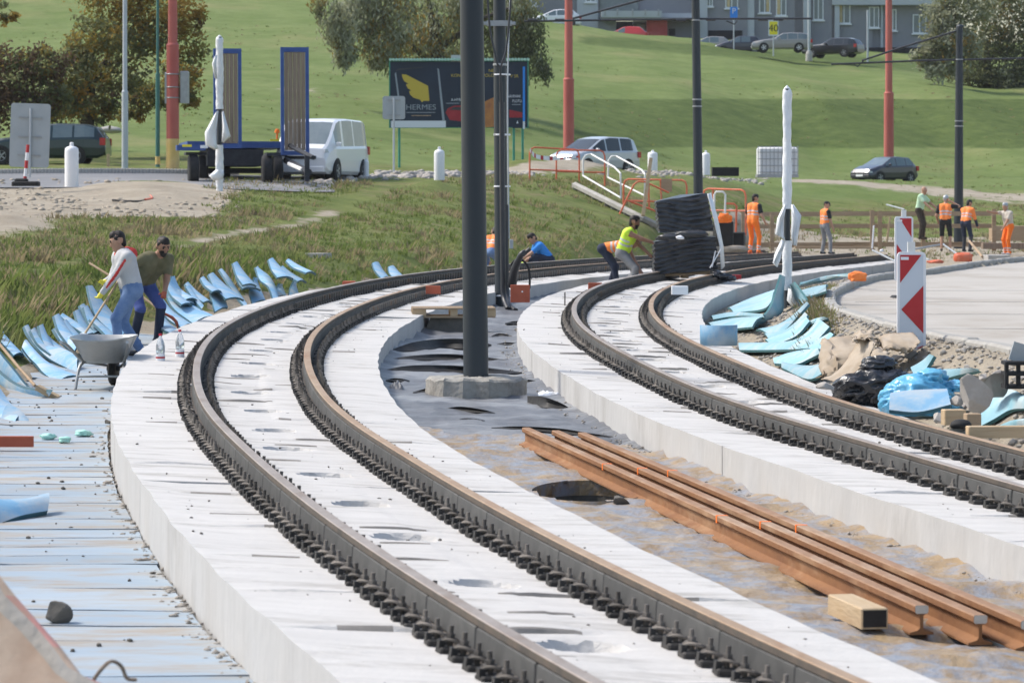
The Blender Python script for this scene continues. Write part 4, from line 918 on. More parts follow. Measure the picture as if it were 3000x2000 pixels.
fs([(2455, 1585), (2560, 1640), (2712, 1677)], [(2462, 1578), (2545, 1592), (2690, 1662)], 448, 462, face='foam_teal', edge='foam_teal_edge', label='flat turquoise foam offcut lying behind the loose rails', group=None)
# upright rolled foam offcut on the slab
def roll():
    c = P(2106, 1012, 246); A = []
    for i in range(15):
        a = math.pi * (1.10 + .80 * i / 14); A.append([(.235 * math.cos(a), .30 * math.sin(a) + .12, z) for z in (0, .12, .245)])
    o = MB().grid(A, flip=True).build('foam_roll', ['foam', 'foam_edge'], smooth=60, loc=(c[0], c[1], -(1012 - YH) / 246)); o.modifiers.new('s', 'SOLIDIFY').thickness = .035
    tag(o, 'bright blue foam offcut standing curved on the slab edge', 'foam sheet')
roll()
# ---------------------------------------------------------------- people: one continuous skin grown from a distance field
def surface_nets(f, org, h):
    nx, ny, nz = f.shape; s = f < 0; acc = np.zeros((nx - 1, ny - 1, nz - 1, 3)); cnt = np.zeros((nx - 1, ny - 1, nz - 1))
    I = np.stack(np.meshgrid(np.arange(nx), np.arange(ny), np.arange(nz), indexing='ij'), -1).astype(np.float32)
    for ax in range(3):
        sl0 = [slice(None)] * 3; sl1 = [slice(None)] * 3; sl0[ax] = slice(0, -1); sl1[ax] = slice(1, None)
        a, b = f[tuple(sl0)], f[tuple(sl1)]; x = (a < 0) != (b < 0); idx = np.argwhere(x)
        if len(idx) == 0: continue
        fa, fb = a[x], b[x]; t = fa / (fa - fb); p = idx.astype(float); p[:, ax] += t
        o = [k for k in range(3) if k != ax]
        for d0 in (0, -1):
            for d1 in (0, -1):
                c = idx.copy(); c[:, o[0]] += d0; c[:, o[1]] += d1
                ok = (c >= 0).all(1) & (c[:, 0] < nx - 1) & (c[:, 1] < ny - 1) & (c[:, 2] < nz - 1)
                np.add.at(acc, tuple(c[ok].T), p[ok]); np.add.at(cnt, tuple(c[ok].T), 1)
    m = cnt > 0; ids = -np.ones(cnt.shape, int); ids[m] = np.arange(m.sum()); V = acc[m] / cnt[m][:, None] * h + org; Q = []
    for ax in range(3):
        sl0 = [slice(None)] * 3; sl1 = [slice(None)] * 3; sl0[ax] = slice(0, -1); sl1[ax] = slice(1, None)
        a, b = s[tuple(sl0)], s[tuple(sl1)]; idx = np.argwhere(a != b); o = [k for k in range(3) if k != ax]
        idx = idx[(idx[:, o[0]] > 0) & (idx[:, o[1]] > 0)]
        if len(idx) == 0: continue
        def cell(d0, d1):
            c = idx.copy(); c[:, o[0]] += d0; c[:, o[1]] += d1; c = np.minimum(c, np.array(cnt.shape) - 1); return ids[tuple(c.T)]
        q = np.stack([cell(-1, -1), cell(0, -1), cell(0, 0), cell(-1, 0)], 1); fl = a[tuple(idx.T)]
        if ax == 1: fl = ~fl
        q[~fl] = q[~fl][:, ::-1]; Q.append(q[(q >= 0).all(1)])
    return V, np.concatenate(Q)
def sdf_mesh(prims, h=.012, k=.03, pad=.05):
    "prims: (a, b, ra, rb, material, blend, flat) round cones; returns verts, quads, material per quad"
    A = np.array([p[0] for p in prims], float); B = np.array([p[1] for p in prims], float); R = np.array([max(p[2], p[3]) for p in prims])
    lo = np.minimum(A, B).min(0) - R.max() - pad; hi = np.maximum(A, B).max(0) + R.max() + pad
    lo = (np.minimum(A, B) - R[:, None]).min(0) - pad; hi = (np.maximum(A, B) + R[:, None]).max(0) + pad
    n = np.ceil((hi - lo) / h).astype(int) + 1; f = np.full(n, .2, np.float32); ax = [lo[i] + np.arange(n[i]) * h for i in range(3)]
    def dist(p, a, b, ra, rb):
        ab = b - a; l2 = max(ab @ ab, 1e-9); t = np.clip(((p - a) @ ab) / l2, 0, 1); return np.linalg.norm(p - a - t[..., None] * ab, axis=-1) - (ra + (rb - ra) * t)
    for (a, b, ra, rb, mt, kk) in prims:
        a, b = np.asarray(a, float), np.asarray(b, float); r = max(ra, rb) + .09
        i0 = np.maximum(((np.minimum(a, b) - r - lo) / h).astype(int), 0); i1 = np.minimum(((np.maximum(a, b) + r - lo) / h).astype(int) + 2, n)
        g = np.stack(np.meshgrid(*[ax[i][i0[i]:i1[i]] for i in range(3)], indexing='ij'), -1); d = dist(g, a, b, ra, rb)
        sub = f[i0[0]:i1[0], i0[1]:i1[1], i0[2]:i1[2]]; kq = kk if kk is not None else k
        if kq > 0:
            hh = np.maximum(kq - np.abs(sub - d), 0) / kq; sub[...] = np.minimum(sub, d) - hh * hh * kq * .25
        else: sub[...] = np.minimum(sub, d)
    V, Q = surface_nets(f, lo, h); c = V[Q].mean(1); best = np.full(len(c), 9.); mi = np.zeros(len(c), int)
    for (a, b, ra, rb, mt, kk) in prims:
        a, b = np.asarray(a, float), np.asarray(b, float); d = dist(c, a, b, ra, rb); w = d < best; best = np.where(w, d, best)
        if callable(mt):
            ab = b - a; t = np.clip(((c - a) @ ab) / (ab @ ab), 0, 1); mi[w] = mt(t, c)[w]
        else: mi[w] = mt
    return V, Q, mi
def ik(a, c, l1, l2, pole):
    a, c, pole = [np.asarray(x, float) for x in (a, c, pole)]; d = c - a; L = np.linalg.norm(d)
    if L > (l1 + l2) * .998: c = a + d / L * (l1 + l2) * .998; d = c - a; L = np.linalg.norm(d)
    x = (l1 * l1 - l2 * l2 + L * L) / (2 * L); h = math.sqrt(max(l1 * l1 - x * x, 0)); u = d / L; p = pole - u * (pole @ u); p /= max(np.linalg.norm(p), 1e-6)
    return a + u * x + p * h, c
def person(label, loc, face, H=1.75, feet=((-.12, 0), (.12, 0)), hip=None, lean=5, side=0, hands=((-.26, .05, .80), (.26, .05, .80)), head=(0, 0), mats=None, h=.02, group=None, hood=False, vest=False, cap=None, toes=None, beard=False, drop=0, build=1., hair=True, elbow=None, knees=None, bands=True, slv='bare', fore=None, shin=None, stripe=False):
    """feet/hands: left, right in body frame (right, forward[, up]); face: 0 looks at the camera, 90 to image right"""
    mats = dict(dict(skin='skin', hair='hair', top='olive', leg='denim', shoe='black_cloth', band='reflect', glove='skin', sleeve='olive', shin='denim', extra='red_cloth', cap='black_cloth'), **(mats or {}))
    names = list(dict.fromkeys([mats[k] for k in mats])); mid = {k: names.index(mats[k]) for k in mats}
    k = H / 1.75; fa = math.radians(face); fw = np.array([math.sin(fa), -math.cos(fa), 0]); rt = np.array([-math.cos(fa), -math.sin(fa), 0]); up = np.array([0, 0, 1.])
    W = lambda v: rt * v[0] + fw * v[1] + up * v[2]
    hp = np.array(hip if hip else (0, -.02 - .0025 * lean, .93)) * k; le = math.radians(lean); sd_ = math.radians(side)
    sp = np.array([math.sin(sd_), math.sin(le), math.cos(le)]); sp /= np.linalg.norm(sp)                  # spine direction (body frame)
    sfw = np.array([0, math.cos(le), -math.sin(le)])
    T = lambda r, f, u: hp + np.array([r, 0, 0]) + sfw * f + sp * u
    prim = []; add = lambda a, b, ra, rb, m, kk=None: prim.append((W(a), W(b), ra * k, rb * k, m, kk))
    bw = build; tm = mid['top']
    if vest and bands:
        def tm(t, c): return np.where(((t > .30) & (t < .42)) | ((t > .58) & (t < .70)), mid['band'], mid['top'])
    for r in (-1, 1):
        add(T(r * .075 * bw * k, 0, -.02 * k), T(r * .07 * bw * k, 0, .10 * k), .105 * bw, .10 * bw, mid['leg'])
        add(T(r * .062 * bw * k, -.004, .08 * k), T(r * .088 * bw * k, -.008 * k, .40 * k), .108 * bw, .112 * bw, tm)
        add(T(r * .07 * bw * k, .02 * k, .30 * k), T(r * .085 * bw * k, .0, .44 * k), .10 * bw, .085 * bw, mid['top'])
    nb = T(0, -.015 * k, .52 * k); hy, hq = math.radians(head[0]), math.radians(head[1])
    hu = sp * .75 + np.array([0, 0, .45]); hu /= np.linalg.norm(hu); pitch = le * .35 + hq
    hf = np.array([math.sin(hy) * math.cos(pitch), math.cos(hy) * math.cos(pitch), -math.sin(pitch)]); hu2 = np.array([math.sin(hy) * math.sin(pitch), math.cos(hy) * math.sin(pitch), math.cos(pitch)]); hr = np.cross(hf, hu2)
    hc = nb + hu * .115 * k + hf * .035 * k
    add(T(0, -.01 * k, .47 * k), hc - hu2 * .03 * k, .058, .052, mid['skin'], .02)
    Hd = lambda r, f, u: hc + (hr * r + hf * f + hu2 * u) * k
    add(Hd(0, -.012, .045), Hd(0, .012, .03), .088, .082, mid['skin'], .02); add(Hd(0, .03, -.01), Hd(0, .055, -.075), .062, .038, mid['hair'] if beard else mid['skin'], .03)
    add(Hd(0, .078, .015), Hd(0, .098, -.018), .012, .017, mid['skin'], .012)
    for r in (-1, 1):
        add(Hd(r * .086, -.008, .015), Hd(r * .09, -.012, -.015), .018, .012, mid['skin'], .01); add(Hd(r * .032, .082, .028), Hd(r * .036, .082, .028), .010, .010, mid['hair'], 0)
        add(Hd(r * .018, .088, .048), Hd(r * .046, .082, .046), .007, .006, mid['hair'], .006)
    add(Hd(-.022, .086, -.048), Hd(.022, .086, -.048), .008, .008, mid['hair'] if beard else mid['extra'] if False else mid['skin'], .006)
    if hair:
        m = mid['cap'] if cap else mid['hair']
        add(Hd(0, -.026, .072), Hd(0, .018, .088 if cap else .096), .085, .072 if cap else .066, m, .012); add(Hd(0, -.048, .03), Hd(0, -.048, .06), .060, .072, m, .008)
        if not cap: add(Hd(0, -.062, -.035), Hd(0, -.055, .03), .045, .062, m, .01); [add(Hd(r * .062, -.012, .0), Hd(r * .060, .004, .06), .018, .034, m, .01) for r in (-1, 1)]
        if cap == 'peak': add(Hd(-.03, .10, .062), Hd(.03, .10, .062), .022, .022, m, .01)
    if hood:
        add(T(-.10 * k, -.10 * k, .45 * k), T(.10 * k, -.10 * k, .46 * k), .085, .085, mid['extra'], .03); add(T(-.08 * k, .03 * k, .47 * k), T(.08 * k, .03 * k, .47 * k), .05, .05, mid['extra'], .03); add(T(-.11 * k, -.05 * k, .46 * k), T(-.09 * k, .05 * k, .45 * k), .05, .045, mid['extra'], .03); add(T(.11 * k, -.05 * k, .46 * k), T(.09 * k, .05 * k, .45 * k), .05, .045, mid['extra'], .03)
    else: add(T(-.06 * k, -.01 * k, .455 * k), T(.06 * k, -.01 * k, .455 * k), .075, .075, mid['top'])
    for i, r in enumerate((-1, 1)):
        sh = T(r * .185 * bw * k, -.01 * k, .435 * k); hd = np.array(hands[i], float) * k
        pole = np.array(elbow[i]) if elbow else np.array([r * .5, -.6, -.6]); el, wr = ik(sh, hd, .29 * k, .26 * k, pole)
        add(T(r * .10 * k, -.01 * k, .44 * k), sh, .075, .066, mid['top'])
        if slv == 'none': add(sh, el, .052, .045, mid['skin'])
        elif slv == 'short':
            mm = sh + (el - sh) * .62; add(sh, mm, .068, .064, mid['sleeve']); add(mm, el, .046, .042, mid['skin'], .012)
        else: add(sh, el, .064, .056, mid['sleeve'])
        fm = mid[fore] if fore else (mid['sleeve'] if slv == 'bare' else mid['skin']); fr = (.052, .042) if slv == 'bare' else (.043, .031)
        add(el, wr, fr[0], fr[1], fm, .012)
        if stripe and i == 0:
            of = np.array([-.045, 0, .012]) * k; add(sh * .8 + el * .2 + of, el + of, .024, .022, mid['extra'], 0); add(el + of, wr * .75 + el * .25 + of * .75, .022, .018, mid['extra'], 0)
        d = (wr - el) / np.linalg.norm(wr - el); sdv = np.cross(d, np.array([0, .3, 1.])); sdv /= max(np.linalg.norm(sdv), 1e-6); nv = np.cross(d, sdv)
        g = mid['glove']; add(wr, wr + d * .075 * k, .028, .036, g, .02)
        for q in range(4):
            o = sdv * (.031 - .0205 * q) * k; L = (.066, .076, .071, .055)[q] * k; p0 = wr + d * .085 * k + o; p1 = p0 + (d * .75 - nv * .35) * L * .55; p2 = p1 + (d * .35 - nv * .9) * L * .5
            add(p0, p1, .0105, .0098, g, .006); add(p1, p2, .0098, .0085, g, .006)
        p0 = wr + d * .03 * k + sdv * .030 * k; p1 = p0 + (d * .6 + sdv * .7 - nv * .3) * .045 * k; add(p0, p1, .013, .0115, g, .008); add(p1, p1 + (d * .85 + sdv * .1 - nv * .5) * .03 * k, .0115, .0095, g, .006)
        ft = np.array([feet[i][0], feet[i][1], .085 + (feet[i][2] if len(feet[i]) > 2 else 0)]) * k; hj = T(r * .095 * bw * k, 0, -.01 * k)
        kn, an = ik(hj, ft, .435 * k, .425 * k, np.array(knees[i]) if knees else np.array([r * .15, 1, 0]))
        add(hj, kn, .092 * bw, .068, mid['leg'] if not shin or shin != 'shorts' else mid['leg']); cm = mid['shin']
        if shin == 'bands':
            def cm(t, c): return np.where(((t > .62) & (t < .72)) | ((t > .80) & (t < .88)), mid['band'], mid['shin'])
        add(kn, an, .066 if shin != 'shorts' else .052, .058 if shin != 'shorts' else .036, cm)
        ta = toes[i] if toes else 8 * r; tv = np.array([math.sin(math.radians(ta)), math.cos(math.radians(ta)), 0])
        add(an - tv * .045 * k + np.array([0, 0, -.035 * k]), an + tv * .13 * k + np.array([0, 0, -.045 * k]), .042, .038, mid['shoe'], .02)
    V, Q, mi = sdf_mesh(prim, h)
    o = npmesh('person', V, Q, names, mi, smooth=True); o.location = tuple(map(float, loc)); tag(o, label, 'person', group)
    return o, dict(W=W, T=T, k=k)
def rail_py(px, py, s): return P(px, py, s)
HV = 'workers in orange vests'
l1 = P(372, 1056, 246); l1[2] = g1(l1[0], l1[1]) + .05
W1, _ = person('man in grey hooded jacket with red hood and jeans sweeping into wheelbarrow', l1, -72, 1.60, feet=((-.10, .12), (.10, -.20)), hip=(0, -.06, .88), lean=16, build=1.24, hands=((-.05, .40, .74), (.0, .28, .98)), head=(8, 12), h=.009, slv='bare', hood=True, stripe=True,
    mats=dict(skin='skin', top='hoodie', sleeve='hoodie', leg='denim', shin='denim', glove='yellow_glove', extra='red_cloth', shoe='metal_dark'), elbow=((-.8, -.3, -.5), (.8, -.3, -.4)))
l2 = P(430, 1022, 230); l2[2] = g1(l2[0], l2[1]) + .05
W2, _ = person('bearded man in olive shirt and dark work trousers holding a long rake', l2, 42, 1.66, feet=((-.14, .06), (.14, -.10)), hip=(0, -.16, .84), lean=46, side=-6, build=1.15, hands=((-.05, .33, .70), (.62, .18, .98)), head=(10, 6), h=.009, slv='short', beard=True,
    mats=dict(skin='skin_dark', top='olive', sleeve='olive', leg='work_blue', shin='navy', glove='brick_red', shoe='metal_dark'))
l = P(1838, 858, 150); l[2] = g1(l[0], l[1]) + .02
person('man in yellow hi-vis vest reaching out to the black wrapped pallet', l, 72, 1.74, feet=((-.18, -.16), (.16, .10)), build=1.12, hip=(0, -.10, .80), lean=24, side=5, hands=((-.12, .40, .78), (.10, .56, 1.0)), head=(-25, 6), h=.014, slv='none', vest=True, beard=True,
    mats=dict(skin='skin_dark', top='yellow_hi', sleeve='skin_dark', leg='grey_cloth', shin='grey_cloth', glove='skin_dark'))
l = P(1795, 862, 148); l[2] = g1(l[0], l[1]) + .02
person('stooping worker in navy trousers and orange vest behind the yellow vested man', l, 78, 1.74, feet=((-.16, -.1), (.16, .12)), hip=(0, -.18, .86), lean=82, hands=((-.1, .58, .34), (.12, .62, .30)), head=(0, 20), h=.018, vest=True, slv='none', mats=dict(top='orange_hi', leg='navy', shin='navy', skin='skin_dark', glove='skin_dark', sleeve='navy'))
l = P(1588, 815, 124); l[2] = g1(l[0], l[1]) + .02
person('man in bright blue shirt crouching behind the outer track', l, -74, 1.74, feet=((-.15, .12), (.15, -.05)), hip=(0, -.18, .42), lean=42, hands=((-.05, .52, .42), (.12, .42, .34)), head=(0, 25), h=.018, slv='short', mats=dict(top='blue_tee', sleeve='blue_tee', leg='navy', shin='navy', glove='yellow_hi'))
l = P(1436, 825, 132); l[2] = g1(l[0], l[1]) + .02
person('stooping worker in orange vest half hidden behind the thick pole', l, 160, 1.74, feet=((-.15, .0), (.15, -.1)), hip=(0, -.15, .62), lean=50, hands=((-.2, .45, .40), (.2, .42, .38)), head=(0, 30), h=.02, vest=True, mats=dict(top='orange_hi', sleeve='skin', leg='denim', shin='denim'))
l = P(2208, 745, 102)
person('worker in orange vest and orange trousers with black sleeves, back turned', l, 140, 1.78, feet=((-.13, 0), (.14, .04)), lean=8, hands=((-.22, .22, .92), (.27, .18, .90)), head=(20, 12), h=.022, vest=True, slv='short', shin='bands', mats=dict(top='orange_hi', sleeve='black_cloth', leg='orange', shin='orange', skin='skin', shoe='brick_red'))
l = P(2418, 745, 93)
person('worker in orange vest, black cap and grey trousers looking down', l, 118, 1.72, feet=((-.22, .02), (.20, .06)), lean=5, hands=((-.20, .18, .84), (.24, .14, .82)), head=(15, 24), h=.022, vest=True, slv='short', cap='peak', mats=dict(top='orange_hi', sleeve='black_cloth', leg='grey_cloth', shin='grey_cloth', cap='black_cloth'))
l = P(2698, 702, 90)
person('bald man in pale green shirt leaning on the timber fence', l, 62, 1.80, feet=((-.13, 0), (.13, .03)), lean=14, hands=((-.24, .48, .95), (.22, .45, .96)), head=(10, 16), h=.022, slv='short', hair=False, mats=dict(top='green_tee', sleeve='green_tee', leg='bark', shin='bark', hair='skin', shoe='bark'))
l = P(2770, 737, 96)
person('worker in orange vest, grey cap and black shorts, back turned', l, 165, 1.76, feet=((-.12, 0), (.14, .02)), lean=5, hands=((-.24, .15, .9), (.16, .22, 1.50)), head=(15, 0), h=.022, vest=True, slv='short', shin='shorts', cap='x', mats=dict(top='orange_hi', sleeve='black_cloth', leg='black_cloth', shin='skin', cap='sign_back', shoe='bark'))
l = P(2832, 738, 92)
person('worker in orange jacket with dark cuffs stooping beside the dark pole', l, 140, 1.74, feet=((-.12, .02), (.15, -.04)), lean=18, hands=((-.2, .32, .85), (.26, .22, .84)), head=(10, 22), h=.022, vest=True, slv='bare', fore='leg', mats=dict(top='orange_hi', sleeve='orange_hi', leg='navy', shin='metal_dark'))
l = P(2952, 747, 91)
person('grey haired worker in orange overalls stretching one arm out', l, -60, 1.74, feet=((-.12, .02), (.13, -.02)), lean=12, build=1.08, hands=((-.10, .32, .78), (.18, .60, 1.40)), head=(0, 10), h=.022, slv='short', shin='bands', mats=dict(top='beige_cloth', sleeve='beige_cloth', leg='orange', shin='orange', hair='sign_back', shoe='reflect'))
# overall bib of the last worker is part of his clothing; tools in hands are things of their own
def tool(name, label, cat, parts, loc):
    t = thing(name, label, cat, loc)
    for nm, pts, r, m in parts: MB().tube([Vector(P(*p)) - Vector(loc) for p in pts], r, 8).build(nm, m, t, smooth=60)
    return t
b0 = P(247, 996, 250); t = tool('broom', 'broom with pale wooden stick and red bristle head over the wheelbarrow', 'broom', [('handle', [(250, 975, 250), (316, 872, 247), (352, 815, 244), (380, 770, 243)], .014, 'wood_pale')], b0)
c = Vector(P(242, 987, 250)) - Vector(b0); MB().box((c.x, c.y, c.z - .015), (.13, .18, .075), top=(.55, .9)).build('bristles', 'red_cloth', t); MB().box((c.x + .012, c.y, c.z + .032), (.075, .15, .025)).build('brush_back', 'white', t)
b0 = P(523, 962, 227); t = tool('rake', 'long handled rusty hoe held by the man in olive', 'hoe', [('handle', [(262, 771, 222), (345, 822, 224), (423, 874, 226), (485, 920, 227)], .017, 'wood_weather'), ('blade', [(485, 920, 227), (504, 930, 227), (516, 942, 227), (525, 966, 227)], [.018, .022, .022, .016], 'brick_red')], b0)
# wheelbarrow
def wheelbarrow():
    c = P(292, 1150, 286); c[2] = g1(c[0], c[1]) + .05; t = thing('wheelbarrow', 'galvanised wheelbarrow with empty pale tray standing in the ditch', 'wheelbarrow', c, -.06)
    A = []; n = 26
    for (wx, wy, z, oy) in ((.165, .26, .27, .10), (.20, .30, .30, .08), (.27, .43, .46, .03), (.305, .50, .535, 0), (.315, .512, .545, 0), (.318, .515, .53, 0)):
        row = []
        for i in range(n + 1):
            a = 2 * math.pi * i / n; ca, sa = math.cos(a), math.sin(a); e = .55; x = wx * math.copysign(abs(ca)**e, ca); y = wy * math.copysign(abs(sa)**e, sa) + oy + .25
            row.append((x, y, z - .035 * (1 if z > .5 else 0) * (1 - abs(ca)) * (1 if sa < 0 else .3)))
        A.append(row)
    o = MB().grid(A, flip=True).add([p for p in A[0][:-1]], [tuple(range(n))]).build('tray', 'galv', t, smooth=50); o.modifiers.new('s', 'SOLIDIFY').thickness = .006
    for s in (-1, 1):
        MB().tube(catmull([(s * .34, -.32, .50), (s * .31, -.1, .45), (s * .22, .2, .29), (s * .17, .5, .25), (s * .06, .95, .2)], 5), .017, 8).build('frame_tube', 'galv', t, smooth=60)
        MB().tube(catmull([(s * .20, .28, .28), (s * .235, .16, .23), (s * .25, .10, .12), (s * .262, .06, 0)], 5), .0165, 8).build('leg', 'galv', t, smooth=60)
        MB().tube([(s * .06, .92, .2), (s * .05, .78, .19)], .02, 8).build('axle_bracket', 'metal_dark', t)
    MB().tube([(-.25, .10, .13), (.25, .10, .13)], .013, 8).build('cross_brace', 'galv', t, smooth=60)
    w = thing('wheel', None, None); w.parent = t; w.location = (0, .86, .17)
    bpy.data.objects.remove(w)
    MB().lathe([(.06, -.035), (.145, -.04), (.17, -.02), (.17, .02), (.145, .04), (.06, .035)], 24).build('wheel', 'rubber', t, smooth=50, loc=(0, .80, .175)).rotation_euler = (0, math.pi / 2, 0)
    MB().tube([(-.07, .80, .175), (.07, .80, .175)], .02, 8).build('axle', 'metal_dark', t)
wheelbarrow()
# water bottles
def bottle(px, py, s, label):
    c = P(px, py, s); t = thing('water_bottle', label, 'bottle', c, 0, 'water bottles on the slab')
    MB().lathe([(.0, 0), (.040, .0), (.045, .012), (.043, .05), (.046, .06), (.046, .135), (.041, .15), (.046, .165), (.046, .225), (.036, .27), (.018, .315), (.014, .322), (.014, .335)], 20).build('body', 'bottle_water', t, smooth=50)
    MB().lathe([(.0465, .065), (.0468, .07), (.0468, .135), (.0465, .14)], 20).build('paper_label', 'white', t, smooth=50); MB().lathe([(.0472, .10), (.0472, .118)], 20).build('label_print', 'sign_red', t, smooth=50)
    MB().lathe([(.0165, .330), (.0165, .352), (0, .353)], 14).build('cap', 'cap_red', t)
bottle(470, 1078, 287, 'clear water bottle with red cap standing beside the other bottle, closer to the wheelbarrow'); bottle(527, 1064, 281, 'clear water bottle with red cap standing beside the other bottle, closer to the rail')
# ---------------------------------------------------------------- vehicles
def car(label, loc, heading, L, Wd, H, paint, up, belt, wheels, wr, ws, group=None, roofw=.80, name='parked_car', plate=True, side=(), kind='car', z0=.22, nose=.9, roofmat=None, rim='metal_grey', glass='glass_mid'):
    """up: top outline [(x,z)] front (+x) to rear; belt: [(x,z)]; ws: (windscreen x0,x1, rear glass x0,x1); side: window x ranges. heading: direction of travel, degrees from +X"""
    t = thing(name, label, kind, loc, math.radians(heading), group)
    xs = sorted(set([p[0] for p in up] + [q for r in side for q in r] + list(ws) + list(np.linspace(-L / 2, L / 2, 19))), reverse=True)
    ux, uz = zip(*sorted(up)); bx, bz = zip(*sorted(belt))
    rows = []; info = []
    for x in xs:
        zt = float(np.interp(x, ux, uz)); zb = min(float(np.interp(x, bx, bz)), zt - .03); e = max(abs(x) / (L / 2), 0); w = Wd / 2 * (1 - .16 * max(0, e - .72) / .28 * (1 if x < 0 else 1.25) * nose); g = zt - zb
        rw = w * (.90 if g < .08 else .93 - (.93 - roofw) * min(1, g / .45)); zlow = z0 + (.10 if e > .96 else 0)
        rows.append([(0, zlow), (w * .90, zlow), (w * .985, zlow + .10), (w, (zlow + zb) / 2), (w * .985, zb - .08), (w * .955, zb), (rw * 1.0, zt - min(.055, g * .4)), (rw * .90, zt - .008), (rw * .5, zt + .012 * min(1, g * 3)), (0, zt + .016 * min(1, g * 3))])
    def inr(x, r): return r[0] >= x > r[1] or r[0] > x >= r[1]
    body = MB(); parts = {'windscreen': MB(), 'rear_window': MB(), 'roof': MB()}; sw = [[MB() for _ in side] for _ in (0, 1)]
    for sg in (1, -1):
        for i in range(len(xs) - 1):
            for j in range(9):
                a, b = xs[i], xs[i + 1]; m = (a + b) / 2
                q = [(a, sg * rows[i][j][0], rows[i][j][1]), (b, sg * rows[i + 1][j][0], rows[i + 1][j][1]), (b, sg * rows[i + 1][j + 1][0], rows[i + 1][j + 1][1]), (a, sg * rows[i][j + 1][0], rows[i][j + 1][1])]
                dst = body
                if j == 5:
                    for n_, r in enumerate(side):
                        if inr(m, r): dst = sw[sg > 0][n_]
                if j >= 7 or (j == 6 and False):
                    if ws[0] > m > ws[1]: dst = parts['windscreen']
                    if ws[2] > m > ws[3]: dst = parts['rear_window']
                    elif roofmat and ws[1] > m > ws[2]: dst = parts['roof']
                dst.add(q if sg > 0 else q[::-1], [(0, 1, 2, 3)])
    for i, e in ((0, 1), (len(xs) - 1, -1)):
        r = rows[i]; v = [(xs[i], p[0], p[1]) for p in r] + [(xs[i], -p[0], p[1]) for p in r[::-1]]; body.add(v if e > 0 else v[::-1], [tuple(range(len(v)))])
    body.build('body', paint, t, smooth=32)
    for k, m in parts.items():
        if m.v: m.build(k, (roofmat or paint) if k == 'roof' else glass, t, smooth=40)
    for s_ in sw:
        for m in s_:
            if m.v: m.build('side_window', glass, t, smooth=40)
    for x in wheels:
        for sg in (1, -1):
            y = sg * (Wd / 2 - .085)
            MB().tube([(x, sg * (Wd / 2 - .30), wr * 1.02), (x, sg * (Wd / 2 + .004), wr * 1.02)], wr * 1.17, 20).build('wheel_arch', 'rubber', t)
            w = MB().lathe([(wr * .6, -.10), (wr * .95, -.10), (wr, -.06), (wr, .06), (wr * .95, .10), (wr * .6, .10)], 22).build('wheel', 'rubber', t, smooth=45, loc=(x, y, wr)); w.rotation_euler = (math.pi / 2, 0, 0)
            m = MB(); m.lathe([(wr * .64, .085), (wr * .60, .105), (wr * .50, .085), (0, .08)], 18)
            for k in range(5):
                a = 2 * math.pi * k / 5; m.box((math.cos(a) * wr * .34, math.sin(a) * wr * .34, .098), (wr * .56, wr * .15, .02), R=Matrix.Rotation(a, 3, 'Z'))
            o = m.build('rim', rim, w, smooth=40)
            if sg > 0: o.rotation_euler = (math.pi, 0, 0)
    zf = float(np.interp(L / 2 - .1, ux, uz)); zr = float(np.interp(-L / 2 + .12, bx, bz))
    for sg in (1, -1):
        MB().box((L / 2 - .17, sg * Wd * .35, zf - .10), (.22, Wd * .15, .10), R=Matrix.Rotation(-sg * .32, 3, 'Z'), top=(.7, .9)).build('headlight', 'lamp', t)
        MB().box((-L / 2 + .07, sg * (Wd / 2 - .16), zr - .10), (.20, .20, .26)).build('tail_light', 'lamp_red', t)
        MB().bbox((ws[0] - .42 if ws[0] - .42 < ws[1] + .9 else ws[1], sg * (Wd / 2 + .07), float(np.interp(ws[1], bx, bz)) + .06), (.12, .17, .13), .02).build('mirror', paint, t)
    MB().box((L / 2 - .01, 0, zf - .30), (.06, Wd * .52, .10)).build('grille', 'rubber', t)
    MB().bbox((L / 2 - .02, 0, z0 + .16), (.10, Wd * .80, .18), .03).build('bumper', paint, t)
    if plate: MB().box((L / 2 + .035, 0, z0 + .20), (.012, .50, .11)).build('number_plate', 'white', t); MB().box((-L / 2 - .008, 0, z0 + .45), (.012, .50, .11)).build('number_plate', 'white', t)
    return t
wag_up = [(2.33, .62), (2.2, .78), (1.35, .95), (.65, 1.02), (-.05, 1.42), (-.6, 1.47), (-1.6, 1.44), (-2.02, 1.34), (-2.32, .92), (-2.36, .6)]
wag_belt = [(2.33, .58), (1.3, .88), (.6, .93), (-1.9, .98), (-2.36, .88)]
def gz(px, py, s): return P(px, py, s)
car('dark green estate car parked behind the big sign board', gz(128, 482, 81), 178, 4.66, 1.74, 1.47, 'car_green', wag_up, wag_belt, (1.40, -1.30), .31, (.62, 0, -1.95, -2.3), side=((.42, -.38), (-.46, -1.16), (-1.24, -1.95)))
mpv_up = [(2.28, .66), (2.15, .86), (1.55, 1.02), (1.25, 1.08), (.30, 1.58), (-.3, 1.68), (-1.6, 1.66), (-2.0, 1.56), (-2.25, 1.05), (-2.3, .6)]
mpv_belt = [(2.28, .62), (1.4, 1.0), (-1.9, 1.08), (-2.3, .95)]
car('silver people carrier behind the orange railings with a masked number plate', gz(1738, 512, 66), 180 + 48, 4.55, 1.82, 1.68, 'car_silver', mpv_up, mpv_belt, (1.38, -1.35), .33, (1.25, .32, -2.0, -2.24), side=((.95, .12), (.05, -.85), (-.93, -1.75)), glass='glass_dark')
hat_up = [(1.98, .58), (1.85, .76), (1.2, .96), (.95, 1.0), (.1, 1.42), (-.4, 1.47), (-1.3, 1.42), (-1.85, .98), (-1.95, .6)]
hat_belt = [(1.98, .55), (1.1, .92), (-1.6, 1.0), (-1.95, .9)]
